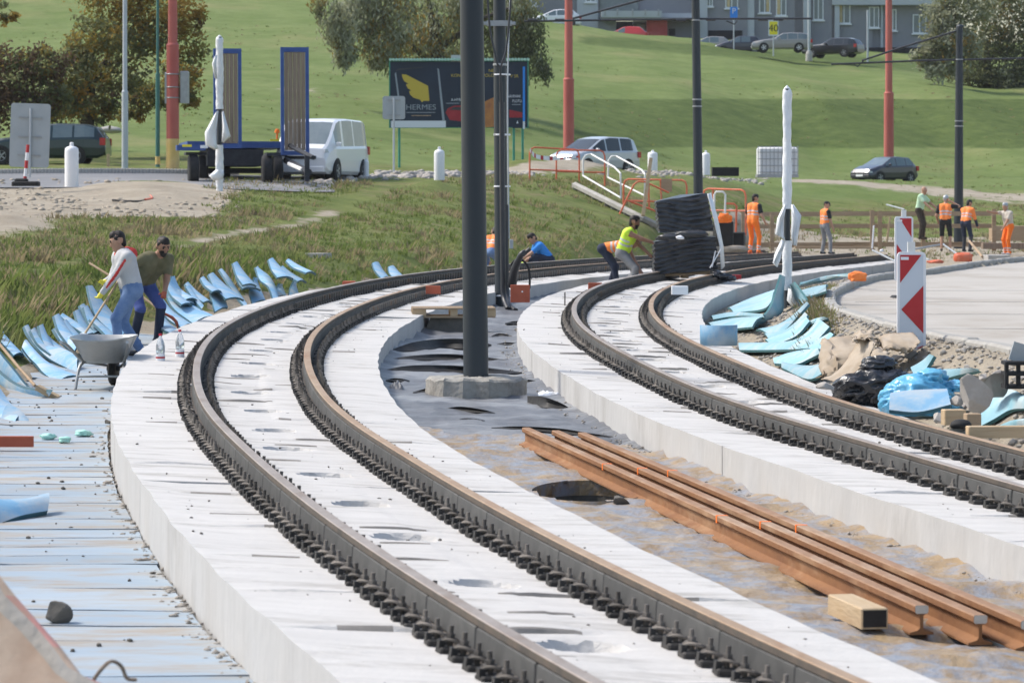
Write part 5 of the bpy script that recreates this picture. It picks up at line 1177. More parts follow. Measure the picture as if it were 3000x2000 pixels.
car('dark blue hatchback on the street beyond the right embankment', gz(2590, 537, 53), 180 + 42, 3.98, 1.72, 1.47, 'car_dark', hat_up, hat_belt, (1.25, -1.23), .31, (.95, .12, -1.3, -1.8), side=((.72, -.08), (-.16, -.88), (-.95, -1.4)), plate=True)
car('grey estate car parked on the hilltop beside the pale post', gz(2290, 153, 38), 178, 4.62, 1.78, 1.47, 'car_grey', wag_up, wag_belt, (1.40, -1.30), .32, (.62, 0, -1.95, -2.3), side=((.42, -.38), (-.46, -1.16), (-1.24, -1.95)), roofmat='car_silver', rim='white')
car('black and grey estate car parked with its tail to the slope', gz(2440, 168, 37.6), 180 - 28, 4.5, 1.78, 1.47, 'car_black', wag_up, wag_belt, (1.38, -1.28), .32, (.62, 0, -1.95, -2.3), side=((.42, -.38), (-.46, -1.16), (-1.24, -1.95)), glass='glass_dark', roofmat='car_silver')
car('white hatchback parked in front of the grey apartment block', gz(1626, 82, 35.5), 180, 4.3, 1.75, 1.5, 'car_white', [(x * 1.08, z * 1.02) for x, z in hat_up], [(x * 1.08, z * 1.02) for x, z in hat_belt], (1.35, -1.3), .32, (1.02, .13, -1.4, -1.94), side=((.78, -.08), (-.16, -.95), (-1.02, -1.5)))
car('small dark car almost hidden behind the crest of the slope', gz(2165, 160, 36.5), 178, 3.98, 1.7, 1.45, 'car_dark', hat_up, hat_belt, (1.25, -1.23), .31, (.95, .12, -1.3, -1.8), side=((.72, -.08), (-.16, -.88)))
car('grey car in front of the dark garage opening', gz(2075, 160, 35.5), 175, 3.98, 1.7, 1.45, 'car_grey', hat_up, hat_belt, (1.25, -1.23), .31, (.95, .12, -1.3, -1.8), side=((.72, -.08), (-.16, -.88)))
car('red car parked under the projecting canopy', gz(1832, 130, 34.6), 170, 3.98, 1.7, 1.40, 'car_red', hat_up, hat_belt, (1.25, -1.23), .31, (.95, .12, -1.3, -1.8), side=((.72, -.08),))
van_up = [(2.38, .72), (2.32, 1.0), (2.12, 1.12), (1.32, 1.84), (1.0, 1.92), (0, 1.96), (-1.9, 1.94), (-2.2, 1.86), (-2.36, 1.1), (-2.38, .6)]
van_belt = [(2.38, .68), (2.0, 1.06), (-2.2, 1.15), (-2.38, 1.0)]
car('white delivery van parked beside the low loader trailer', gz(944, 533, 94), 270 - 13, 4.75, 1.90, 1.95, 'car_white', van_up, van_belt, (1.55, -1.37), .33, (2.1, 1.34, -2.2, -2.34), side=((1.62, .92), (.72, -.4), (-.5, -1.9)), roofw=.86, name='delivery_van', kind='van', glass='glass_mid', nose=.7)
# low loader trailer with raised ramps
def trailer():
    c = P(712, 545, 97); t = thing('low_loader_trailer', 'blue low loader trailer with two plank ramps standing upright', 'trailer', c, math.radians(9))
    at = lambda px, py, s=97: Vector(P(px, py, s)) - Vector(c)
    R_ = Matrix.Rotation(math.radians(-9), 3, 'Z'); q = lambda px, py, s=97: R_ @ at(px, py, s)
    def box(nm, px, py, w, h, d, m, s=97, R=None): p = q(px, py, s); return MB().box((p.x, p.y + d / 2, p.z), (w, d, h), R=R).build(nm, m, t)
    box('deck', 690, 424, 2.9, .20, 4.2, 'trailer_blue'); box('deck_beam', 560, 433, .85, .16, .5, 'trailer_blue', 99); box('marker_board', 548, 427, .28, .07, .03, 'sign_yellow', 99.6); box('marker_board', 805, 411, .28, .06, .03, 'sign_yellow', 98)
    box('number_plate', 598, 430, .22, .09, .02, 'white', 99.6)
    box('chassis_frame', 690, 462, 1.7, .50, 3.6, 'chassis'); box('axle_beam', 690, 500, 2.3, .16, .3, 'chassis', 96)
    for px, s in ((568, 99), (595, 96.5), (660, 95.5), (785, 98.5), (815, 97), (838, 95.5)):
        p = q(px, 500, s); w = MB().lathe([(.24, -.14), (.40, -.15), (.455, -.11), (.47, 0), (.455, .11), (.40, .15), (.24, .14)], 24).build('wheel', 'rubber', t, smooth=45, loc=(p.x, p.y + .3, .47)); w.rotation_euler = (0, math.pi / 2, 0)
        MB().lathe([(.25, .10), (.22, .13), (.1, .08), (0, .1)], 16).build('rim', 'metal_grey', w, smooth=40)
    for px0, px1, top, bot in ((626, 708, 142, 425), (823, 906, 138, 445)):
        cx = (px0 + px1) / 2; p = q(cx, bot, 98.5); w = (px1 - px0) / 98.5; H = (bot - top) / 98.5 + .1; r = thing('ramp', None, None); bpy.data.objects.remove(r)
        fr = MB()
        for sg in (-1, 1): fr.box((sg * (w / 2 - .05), 0, H / 2), (.10, .14, H))
        fr.box((0, 0, H - .07), (w - .2, .12, .14)); fr.box((0, 0, .06), (w - .2, .12, .12)); f = fr.build('ramp_frame', 'trailer_blue', t, loc=(p.x, p.y, p.z - .1)); f.rotation_euler = (-.06, 0, 0)
        n = 5; pw = (w - .22) / n
        for k in range(n): MB().box((-(w - .22) / 2 + (k + .5) * pw, -.01 + .006 * (k % 2), H / 2), (pw - .012, .06, H - .3)).build('plank', 'wood_grey', f)
    # side members running towards the viewer on the right
    a, b = q(835, 420, 98), q(918, 462, 101); MB().tube([a, b], .07, 8).build('side_rail', 'chassis', t); a, b = q(838, 470, 98), q(905, 505, 101); MB().tube([a, b], .10, 8).build('side_guard', 'chassis', t)
    a, b = q(846, 480, 99), q(885, 497, 100.5); MB().tube([a, b], .06, 6).build('tool_tube', 'white_paint', t)
    box('mudguard', 812, 452, .62, .10, .9, 'chassis', 98.5); box('mudguard', 575, 450, .62, .08, .9, 'chassis', 98.5); box('support_leg', 900, 495, .14, .75, .14, 'chassis', 101)
    p = q(812, 390, 96); MB().lathe([(.03, -.2), (.03, 0), (.07, 0), (.075, .06), (.05, .12), (0, .13)], 14, p[:]).build('beacon', 'orange', t, smooth=50)
trailer()
# ---------------------------------------------------------------- railings on the stairs, stairs
def railing(label, loops, s_, m='orange_rail', r=.028, group=None):
    A = [P(*p) for l in loops for p in l[0]]; c = A[0]; t = thing('stair_railing', label, 'railing', c, 0, group)
    for pts, nm in loops: MB().tube([Vector(x) - Vector(c) for x in (catmull([P(*p) for p in pts], 4) if nm == 'hoop' else [P(*p) for p in pts])], r, 8).build(nm if nm != 'hoop' else 'frame', m, t, smooth=50)
    return t
def hoop(x0, x1, yt, yb, s0, s1, mid=None, extra=()):
    sx = lambda x: s0 + (s1 - s0) * (x - x0) / (x1 - x0); yt0, yt1 = yt; yb0, yb1 = yb
    L = [([(x0, yb0, s0), (x0, yt0 + 18, s0), (x0 + 4, yt0 + 5, s0), (x0 + 14, yt0, sx(x0 + 14)), (x1 - 14, yt1, sx(x1 - 14)), (x1 - 4, yt1 + 5, s1), (x1, yt1 + 18, s1), (x1, yb1, s1)], 'frame')]
    if mid: L.append(([(x0, mid[0], s0), (x1, mid[1], s1)], 'mid_rail'))
    return L + list(extra)
railing('orange tubular railing strung with red and white tape above the stairs', hoop(1552, 1697, (432, 438), (530, 545), 87, 86, (497, 502)) + [], 82)
railing('orange tubular railing in front of the silver car', hoop(1630, 1772, (440, 441), (525, 545), 86.5, 86, (502, 506)), 82)
railing('white sloping handrail nearest the top of the stairs', [([(1708, 515, 89), (1708, 468, 89), (1716, 455, 89), (1732, 452, 89), (1800, 490, 91), (1818, 508, 92), (1819, 580, 92), (1708, 515, 89)], 'frame')], 84, 'white_paint', .03)
railing('white sloping handrail beside the pale timber post', [([(1781, 520, 88), (1783, 470, 88), (1792, 458, 88), (1806, 458, 88), (1880, 498, 90), (1890, 512, 91), (1888, 573, 91), (1781, 520, 88)], 'frame')], 86, 'white_paint', .03)
railing('orange railing hung with a pale notice board', hoop(1827, 2012, (525, 528), (600, 615), 93.5, 94, (588, 592), [([(1900, 527, 93.7), (1902, 610, 93.7)], 'post'), ([(1935, 527, 93.8), (1938, 590, 93.8)], 'post')]), 90)
railing('bent orange railing leaning over the lower steps', [([(1815, 628, 95), (1838, 580, 95), (1858, 540, 95), (1870, 532, 95), (1890, 533, 95), (1960, 565, 95)], 'frame'), ([(1845, 590, 95), (1925, 620, 95)], 'mid_rail')], 92)
railing('orange railing at the stair foot beside the wrapped pallet', hoop(2060, 2185, (553, 556), (640, 690), 97, 98, (616, 618)) + [([(2089, 556, 97), (2091, 640, 97)], 'post')], 97)
railing('short white handrail at the stair foot', [([(2092, 640, 98), (2093, 570, 98), (2098, 562, 98), (2118, 562, 98), (2125, 570, 98), (2124, 630, 98)], 'frame')], 98, 'white_paint', .03)
railing('low orange handrail end near the stair foot', [([(2128, 596, 98), (2150, 597, 98), (2158, 604, 98), (2156, 680, 98)], 'frame')], 98, 'orange_rail', .03)
nb = P(1953, 543, 94.5); MB().box((0, 0, 0), (.34, .02, .40)).build('notice_board', 'wood_weather', loc=tuple(nb)); tag(bpy.data.objects['notice_board'], 'blank pale board tied to the orange railing', 'board')
def tape():
    a = [(1553, 446, 87.6), (1570, 464, 87.6), (1610, 470, 87.5), (1660, 466, 87.2), (1695, 462, 86.9)]; p = catmull_px(a, 5); t = thing('barrier_tape', 'red and white barrier tape sagging between railing posts', 'tape', P(*a[0]))
    for i in range(len(p) - 1):
        q0, q1 = Vector(P(*p[i])) - t.location, Vector(P(*p[i + 1])) - t.location; h = Vector((0, .01, .14 if i < 12 else .07))
        MB().add([q0, q1, q1 + h, q0 + h], [(0, 1, 2, 3)]).build('tape_stripe', 'sign_red' if i % 3 == 1 else 'white', t)
tape()
def stairs():
    ks = [hit(px, 545 + (px - 1700) * .49, .16, 130, 70) for px in np.linspace(1690, 2010, 9)]; ks = [k + np.array([0, .0, 0]) for k in ks]; ln = catmull(ks, 4); a = ks[0]; t = thing('concrete_stairs', 'worn grey concrete steps running down the embankment', 'stairs', a); n = 18
    for i in range(n):
        f = i / (n - 1) * (len(ln) - 1); k = int(min(f, len(ln) - 2)); p = ln[k] + (ln[k + 1] - ln[k]) * (f - k) - a; MB().bbox((p[0], p[1] + .9, p[2] - .14), (.30, 2.0, .26), .02).build('step', 'kerb', t)
    for dy in (-.2, 2.05): MB().tube([tuple(q - a + np.array([-.06, dy, -.03])) for q in ln], .11, 6).build('cheek_wall', 'kerb', t)
stairs()
# ---------------------------------------------------------------- timber fence by the far workers
def fence():
    t = thing('timber_fence', 'raw timber post and rail fence behind the far workers', 'fence', P(2150, 725, 89)); o = t.location
    posts = [(2178, 616, 735), (2262, 622, 735), (2412, 618, 735), (2555, 616, 735), (2578, 618, 735), (2705, 616, 728), (2912, 612, 735)]
    for px, y0, y1 in posts:
        p = Vector(P(px, y1, 89.6)) - o; MB().box((p.x, p.y, p.z + (y1 - y0) / 89.6 / 2), (.13, .10, (y1 - y0) / 89.6)).build('post', 'wood_weather', t)
    for y, h in ((626, .15), (662, .14), (716, .16)):
        for a, b in ((2178, 2420), (2412, 2570), (2560, 2712), (2700, 2915)):
            p, q = Vector(P(a, y + (3 if a < 2300 else 0), 89)) - o, Vector(P(b, y, 89)) - o; MB().box(((p.x + q.x) / 2, p.y + (.02 if a % 3 else .0), (p.z + q.z) / 2), (q.x - p.x, .045, h)).build('rail', 'wood_weather', t)
    for px, y0, y1, lean in ((2598, 635, 712, 10), (2590, 640, 715, 14)):
        p, q = Vector(P(px, y1, 90)) - o, Vector(P(px + lean, y0, 90)) - o; MB().tube([p, q], .045, 4).build('brace', 'wood', t); break
fence()
# ---------------------------------------------------------------- signs
def rounded(w, h, r, n=5):
    out = []
    for cx, cy, a0 in ((w / 2 - r, h / 2 - r, 0), (-w / 2 + r, h / 2 - r, 90), (-w / 2 + r, -h / 2 + r, 180), (w / 2 - r, -h / 2 + r, 270)):
        for k in range(n + 1): a = math.radians(a0 + 90 * k / n); out.append((cx + r * math.cos(a), cy + r * math.sin(a)))
    return out
def XZ(c, yaw=0, off=0):
    cy, sy = math.cos(yaw), math.sin(yaw)
    return lambda p: (c[0] + p[0] * cy + (p[2] + off) * sy, c[1] + p[0] * sy - (p[2] + off) * cy, c[2] + p[1])
def text(body, size, T, m, parent, name='lettering', sx=1., align='CENTER', shear=0):
    cu = bpy.data.curves.new('tx', 'FONT'); cu.body = body; cu.size = size; cu.align_x = align; cu.align_y = 'CENTER'; cu.shear = shear
    o = bpy.data.objects.new('tx', cu); COL.objects.link(o); dg = bpy.context.evaluated_depsgraph_get(); me = bpy.data.meshes.new_from_object(o.evaluated_get(dg))
    bpy.data.objects.remove(o)
    for v in me.vertices: v.co = Vector(T((v.co.x * sx, v.co.y, .006)))
    me.materials.clear(); me.materials.append(M[m]); return link(name, me, parent)
def sign_back(label, px, py, s, w, h, roll, posts, clamps):
    c = P(px, py, s); t = thing('traffic_sign', label, 'sign', P(px, py + h / 2 + 40, s))
    o = Vector(t.location); cc = Vector(c) - o; rr = Matrix.Rotation(roll, 3, 'Y')
    T = lambda p: (cc + rr @ Vector((p[0], -p[2], p[1])))[:]
    MB().prism(rounded(w / s, h / s, .08), .03, T=T).build('panel', 'sign_back', t, smooth=40)
    for k in clamps: MB().box((cc + rr @ Vector((0, -.05, k / s)))[:], (w / s * .58, .035, .045), R=rr).build('clamp_bar', 'metal_grey', t)
    for dx, y1 in posts: MB().tube([(cc + rr @ Vector((dx / s, -.08, h / s * .42)))[:], (cc.x + dx / s, -.08, -(y1 - YH) / s - o.z)], .035, 10).build('post', 'pole_grey', t, smooth=50)
sign_back('blank grey back of a large portrait traffic sign', 88, 397, 108, 116, 187, .035, [(0, 520)], (52, -4, -58))
sign_back('blank grey back of a small square sign beside the billboard', 1154, 316, 88, 66, 68, 0, [(0, 508)], (22, -22))
def delineator():
    c = P(76, 545, 110); t = thing('delineator_post', 'thin red and white striped post on a black rubber foot', 'post', c)
    for i in range(5):
        a, b = Vector(P(72 + 10 * i / 5, 540 - 116 * i / 5, 110)) - Vector(c), Vector(P(72 + 10 * (i + 1) / 5, 540 - 116 * (i + 1) / 5, 110)) - Vector(c)
        MB().tube([a, b], .045, 10).build('stripe', 'white' if i % 2 else 'sign_red', t, smooth=50)
    MB().bbox((0, 0, .06), (.72, .38, .13), .03).build('rubber_foot', 'rubber', t); MB().bbox((-.12, 0, .16), (.34, .28, .08), .03).build('rubber_socket', 'rubber', t)
delineator()
def bollard(px, py, s, h, w, label):
    c = P(px, py, s); r = w / s / 2; H = h / s; t = thing('sleeved_bollard', label, 'bollard', c, 0, 'white sleeved bollards along the street')
    MB().lathe([(r, 0), (r, H * .80), (r * .92, H * .865), (r * .6, H * .90), (r * .28, H * .915)], 20).build('sleeve', 'white', t, smooth=50); MB().lathe([(r * .30, H * .90), (r * .28, H * .985), (r * .12, H)], 14).build('knob', 'white', t, smooth=50)
bollard(210, 547, 106, 130, 41, 'white sleeved bollard at the street edge near the striped post'); bollard(1287, 528, 92, 98, 31, 'white sleeved bollard on the grass below the billboard'); bollard(1912, 500, 80, 60, 29, 'white sleeved bollard behind the pale timber post'); bollard(2068, 513, 80, 72, 25, 'white sleeved bollard beside the black crate'); bollard(1073, 530, 93, 66, 16, 'white sleeved bollard half hidden behind the van')
def board(px, pyt, s, w, label, py_base, stripes, foot=True):
    H = 1.0; W_ = w / s; top = P(px, pyt, s); base = P(px, py_base, s); t = thing('warning_board', label, 'warning board', base, 0); zt = top[2] - base[2]
    T = XZ((0, 0, zt - H / 2)); MB().prism(rounded(W_, H, .045), .05, T=XZ((0, .025, zt - H / 2))).build('plastic_body', 'white', t, smooth=40)
    iw, ih = W_ - .055, H - .06
    MB().prism([(-iw / 2, -ih / 2), (iw / 2, -ih / 2), (iw / 2, ih / 2), (-iw / 2, ih / 2)], .003, T=XZ((0, -.026, zt - H / 2))).build('white_face', 'sign_white', t)
    for poly in stripes:
        MB().prism([(-iw / 2 + x * iw, ih / 2 - y * ih) for x, y in poly][::-1], .003, T=XZ((0, -.0295, zt - H / 2))).build('red_stripe', 'sign_red', t)
    MB().box((-iw * .3, -.034, zt - .065), (.08, .003, .03)).build('sticker', 'white', t)
    MB().box((0, .01, zt + .045), (.075, .04, .11)).build('handle', 'white_paint', t)
    if foot: MB().box((0, 0, .12), (.06, .04, max(.05, zt - H + .3))).build('stem', 'white_paint', t); MB().bbox((0, .2, -.03), (.34, .5, .10), .03).build('rubber_foot', 'rubber', t)
board(2670, 738, 290, 84, 'large red and white chevron board behind the torn paper', 1050, [[(0, 0), (.92, 0), (0, .30)], [(1, .33), (1, .84), (.05, .585)], [(0, .86), (.32, .97), (0, 1)], [(.7, 1), (1, .97), (1, 1)]])
board(2648, 634, 190, 54, 'smaller red and white striped board behind the chevron board', 870, [[(.2, 0), (1, 0), (1, .31)], [(0, .42), (1, .76), (1, .95), (.2, 1), (0, 1)]])
# ---------------------------------------------------------------- billboard
def billboard():
    s = 74.; c = P(1344, 277, s); t = thing('billboard', 'dark advertising billboard with a golden wing and green frame', 'billboard', P(1344, 490, s)); o = Vector(t.location); cc = Vector(c) - o; yaw = -.035
    w, h = 402 / s, 192 / s; q = lambda px, py: ((px - 1344) / s, -(py - 277) / s); T = XZ(cc, yaw)
    rect = lambda x0, y0, x1, y1: [(x0, y1), (x1, y1), (x1, y0), (x0, y0)]
    MB().prism([(-w / 2, -h / 2), (w / 2, -h / 2), (w / 2, h / 2), (-w / 2, h / 2)], .02, T=XZ(cc, yaw, -.02)).build('poster', 'banner_navy', t)
    MB().box((cc.x, cc.y + .09, cc.z), (w + .1, .12, h + .06), R=Matrix.Rotation(yaw, 3, 'Z')).build('back_panel', 'green_metal', t)
    n = 46
    for i in range(n): MB().tube([T((-w / 2 - .05 + (w + .14) * (i + .5) / n, h / 2 + .08, -.15)), T((-w / 2 - .05 + (w + .14) * (i + .5) / n, h / 2 + .08, .12))], .062, 6).build('ridge_tile', 'green_trim', t)
    P_ = lambda poly, m, off=.002, nm='print': MB().prism([q(*p) for p in poly], .003, T=XZ(cc, yaw, off)).build(nm, m, t)
    P_([(1177, 218), (1190, 219), (1254, 252), (1258, 296), (1241, 296), (1236, 300), (1230, 292), (1212, 287), (1202, 278), (1198, 268), (1204, 266), (1194, 258), (1189, 248), (1196, 246), (1184, 238), (1179, 228)][::-1], 'gold', nm='wing_emblem')
    P_([(1156, 216), (1160, 212), (1178, 345), (1173, 345)][::-1], 'print_grey'); P_([(1281, 200), (1286, 203), (1303, 352), (1296, 354)][::-1], 'print_grey'); P_([(1158, 210), (1166, 202), (1240, 196), (1240, 199), (1166, 206)][::-1], 'metal_dark')
    P_(rect(1145, 354, 1306, 374), 'print_white', nm='print_strip'); P_(rect(1532, 196, 1538, 356), 'sign_blue', nm='print_stripe'); P_(rect(1532, 356, 1538, 378), 'print_white', nm='print_stripe')
    def tx(b, px, py, hh, m, sx=1.): text(b, hh / s * 1.4, XZ(Vector(T((*q(px, py), 0))), yaw), m, t, sx=sx)
    tx('HERMES', 1233, 315, 16, 'print_grey', 1.12); tx('KONCEPT', 1350, 222, 9, 'gold'); tx('POLOHA', 1440, 222, 9, 'gold'); tx('V SR', 1507, 224, 9, 'gold'); tx('NE NA', 1450, 208, 9, 'gold'); tx('A-HYBRID', 1344, 293, 8, 'print_white', .9); tx('NAVRHNI', 1505, 283, 8, 'print_white', .8); tx('FLOTU', 1515, 297, 8, 'print_white', .8)
    P_(rect(1190, 329, 1275, 331), 'print_grey'); P_(rect(1205, 338, 1262, 340), 'wood'); P_(rect(1307, 302, 1345, 304), 'print_grey'); P_(rect(1500, 306, 1526, 308), 'print_grey')
    P_([(1305, 330), (1312, 318), (1330, 310), (1360, 309), (1372, 322), (1374, 350), (1350, 356), (1318, 352)][::-1], 'print_red', nm='car_print'); P_([(1316, 322), (1330, 314), (1362, 314), (1364, 324)][::-1], 'metal_dark', .006)
    P_([(1420, 298), (1448, 285), (1452, 372), (1420, 374)][::-1], 'print_orange'); P_([(1492, 322), (1530, 330), (1530, 345), (1492, 345)][::-1], 'print_red'); P_(rect(1502, 350, 1530, 376), 'sign_blue' if False else 'banner_navy', .004); P_([(1513, 362), (1516, 354), (1519, 362)][::-1], 'print_white', .008)
    for px in (1169, 1505, 1531): p = Vector(T((q(px, 277)[0], 0, -.08))); MB().tube([(p.x, p.y, cc.z - h / 2), (p.x, p.y, -.3)], .05, 10).build('post', 'green_metal', t)
    p = T((q(1340, 170)[0], q(1340, 172)[1] , 0)); MB().box((p[0], p[1] + .05, p[2]), (.5, .08, .28)).build('top_plate', 'sign_back', t)
billboard()
def flat_sign(label, px, py, s, w, h, m, base_py, letters=None, frame=None, lm='white', tilt=0):
    b = P(px, base_py, s); t = thing('road_sign', label, 'sign', b); z = P(px, py, s)[2] - b[2]
    MB().prism(rounded(w / s, h / s, .06), .02, T=XZ((0, 0, z))).build('panel', frame or m, t)
    if frame: MB().prism(rounded(w / s * .80, h / s * .84, .05), .004, T=XZ((0, -.022, z))).build('face', m, t)
    if letters: text(letters[0], letters[1] / s * 1.4, XZ((0, -.028, z + letters[2] / s), 0, .0), lm, t, sx=1.0)
    MB().tube([(0, .05, 0), (0, .05, z)], .05, 8).build('post', 'pole_grey', t)
flat_sign('blue and white parking sign on a grey post before the building', 2150, 38, 37, 22, 34, 'sign_blue', 145, ('P', 17, 4))
flat_sign('yellow sign reading 40 in a pale frame beside the estate car', 2266, 83, 38.5, 30, 46, 'sign_yellow', 165, ('40', 21, -1), 'sign_white', 'black_cloth')
post(2370, 172, 38.4, 8, -60, 'pole_grey', 'lamp_post', 'pale grey post in a concrete foot on the hilltop', None, None)
fc = P(2370, 172, 38.4); MB().lathe([(.27, -.2), (.25, .35), (.17, .55), (.1, .6)], 14).build('post_foot', 'conc', loc=tuple(fc)); tag(bpy.data.objects['post_foot'], 'conical concrete foot of the pale hilltop post', 'footing')
post(2542, 175, 37, 6, 30, 'pole_grey', 'lamp_post', 'thin grey post in front of the right end of the facade', None, None)
# ---------------------------------------------------------------- apartment block on the hill
def building():
    s = 30.; t = thing('apartment_block', 'long grey apartment block with white framed windows above the slope', 'building', P(2100, 160, s)); o = Vector(t.location)
    # facade runs obliquely: left end nearer the viewer's left
    def fp(px, py, d=0.): k = s + (2100 - px) * .0000; p = Vector(P(px, py, k)) - o; return Vector((p.x, p.y + d, p.z))
    def panel(nm, x0, x1, y0, y1, m, d=0., th=.25, par=None): a, b = fp(x0, y1, d), fp(x1, y0, d); return MB().box(((a.x + b.x) / 2, a.y + th / 2, (a.z + b.z) / 2), (b.x - a.x, th, b.z - a.z)).build(nm, m, par or t)
    def window(x0, x1, y0, y1, d, cur=None, openw=False):
        w = panel('window', x0, x1, y0, y1, 'window_frame', d - .10, .10)
        xm = x0 + (x1 - x0) * .5
        for a, b in ((x0 + 3, xm - 1.5), (xm + 1.5, x1 - 3)): panel('pane', a, b, y0 + 3, y1 - 3, 'glass_mid', d - .115, .02, w); 
        for ch in w.children: ch.parent = w
        if cur: panel('curtain', x0 + 3 + cur[0], x0 + 3 + cur[1], y0 + 3, y1 - 4, 'curtain', d - .135, .01, w)
        panel('sill', x0 - 4, x1 + 4, y1, y1 + 4, 'window_frame', d - .22, .22, w)
    top = -220
    # left block
    panel('wall', 1480, 1690, top, 120, 'wall_grey', 0); panel('pilaster', 1690, 1752, top, 120, 'wall_light', -.5, .8); panel('stair_glass', 1757, 1870, -60, 40, 'glass_mid', .1, .2)
    window(1540, 1572, -70, 18, 0); window(1715, 1745, -60, 8, -.5)
    panel('wall', 1752, 2050, top, 40, 'wall_grey', .4); panel('wall', 1752, 1805, 40, 130, 'wall_light', .1)
    # canopy with pale front
    panel('canopy', 1760, 1935, 38, 57, 'wall_light', -3.2, 3.4); panel('canopy', 1935, 2040, 42, 56, 'wall_light', -1.6, 1.8); panel('canopy_underside', 1762, 2038, 57, 62, 'wall_grey', -3.0, 3.2)
    for px in (1770, 1806, 1850, 1887, 1925): panel('canopy_bracket', px - 2, px + 2, 33, 52, 'metal_grey', -3.3, .1)
    panel('garage_opening', 1805, 1865, 62, 128, 'dark_open', .9, .1); panel('garage_back', 1855, 1895, 62, 130, 'wall_grey', .3); panel('notice', 1866, 1890, 72, 98, 'wall_light', .2, .05)
    panel('red_wall', 1893, 1953, 58, 140, 'red_wall', -1.4, 1.0); panel('wall', 1953, 2035, 60, 140, 'wall_grey', 0); panel('vent', 1960, 1978, 85, 105, 'dark_open', -.05, .05)
    panel('pilaster', 2035, 2072, top, 160, 'wall_light', -.4, .8)
    # right long facade: steps away to the right
    seg = [(2072, 2190, 0), (2190, 2330, .6), (2355, 2440, 1.0), (2460, 2560, 1.4), (2560, 2790, 1.8)]
    for x0, x1, d in seg: panel('wall', x0, x1, top, 200, 'wall_grey', d, .4)
    for x0, x1, d in ((2190, 2210, .1), (2355, 2376, .3), (2448, 2462, .8), (2585, 2592, 1.5)): panel('pilaster', x0, x1, top, 200, 'wall_light', d, .5)
    panel('wall', 2330, 2356, top, 200, 'wall_grey', 1.2, .4); panel('wall', 2440, 2449, top, 200, 'wall_grey', 1.5, .4)
    panel('garage_opening', 2075, 2175, 90, 160, 'dark_open', -.06, .06); panel('garage_opening', 2540, 2700, 138, 175, 'dark_open', 1.3, .06)
    window(2070, 2088, -70, 20, -.05); window(2125, 2162, -80, 25, 0, (2, 10)); window(2225, 2258, -80, 38, .6, (18, 26)); window(2275, 2305, -80, 46, .6, (0, 9)); window(2385, 2415, -80, 58, 1.0); window(2458, 2495, 5, 68, 1.35, (0, 10)); window(2550, 2580, 18, 80, 1.35); window(2610, 2632, 25, 88, 1.75); window(2680, 2720, 40, 96, 1.75)
    panel('band', 2440, 2800, -8, 14, 'wall_light', .6, .9)
building()
# ---------------------------------------------------------------- trees and weeds
def leaves(V, N, size, asp, rng, hang=0.):
    "two-triangle leaves at points V"
    n = len(V); a = rng.normal(size=(n, 3)); a /= np.linalg.norm(a, axis=1, keepdims=True)
    if hang: a = a * (1 - hang) + np.array([0, 0, -1.]) * hang; a /= np.linalg.norm(a, axis=1, keepdims=True)
    b = np.cross(a, rng.normal(size=(n, 3))); b /= np.linalg.norm(b, axis=1, keepdims=True); s = size * rng.uniform(.6, 1.35, (n, 1))
    q = np.stack([V - a * s, V - b * s * asp, V + a * s, V + b * s * asp], 1).reshape(-1, 3); return q, np.arange(4 * n).reshape(-1, 4)
def tree(label, base, trunk, limbs, clumps, n, size, mats, seed, asp=.5, hang=0., name='tree', cat='tree'):
    "clumps: (px, py, s, rx_px, ry_px, weight, material index or None)"
    rng = np.random.default_rng(seed); t = thing(name, label, cat, base); B = np.array(base)
    if trunk:
        MB().tube([Vector(P(*p)) - Vector(base) for p in trunk[0]], trunk[1], 9).build('trunk', 'bark', t, smooth=60)
        for l, r in limbs: MB().tube([Vector(P(*p)) - Vector(base) for p in l], [r * (1 - .75 * i / (len(l) - 1)) for i in range(len(l))], 6).build('limb', 'bark', t, smooth=60)
    w = np.array([c[5] for c in clumps], float); w /= w.sum(); V = []; mi = []
    for c, k in zip(clumps, rng.multinomial(n, w)):
        ctr = P(c[0], c[1], c[2]); rx, rz = c[3] / c[2], c[4] / c[2]; m = max(3, k // 26); d = rng.normal(size=(m, 3)); d /= np.linalg.norm(d, axis=1, keepdims=True); d *= rng.uniform(.45, 1., (m, 1))
        sub = ctr + d * np.array([rx, (rx + rz) * .45, rz]); j = rng.integers(0, m, k); g = rng.normal(size=(k, 3)) * np.array([.19, .19, .15 + .18 * hang]) * (rx + rz) / 2
        if hang: g[:, 2] -= np.abs(rng.normal(size=k)) * rz * .22
        V.append(sub[j] + g); mj = rng.choice(len(mats), m, p=c[6]) if c[6] is not None else rng.integers(0, len(mats), m); mi.append(mj[j])
    V = np.concatenate(V) - B; mi = np.concatenate(mi); q, f = leaves(V, None, size, asp, rng, hang)
    npmesh('crown', q, f, mats, mi, parent=t); return t
A_ = ['leaf_autumn', 'leaf_olive', 'leaf_gold', 'leaf_dark', 'leaf_brown']; g_ = [.34, .16, .04, .40, .06]; o_ = [.42, .06, .34, .14, .04]; k_ = [.24, .10, .03, .55, .08]; br = [.06, .06, .01, .22, .65]
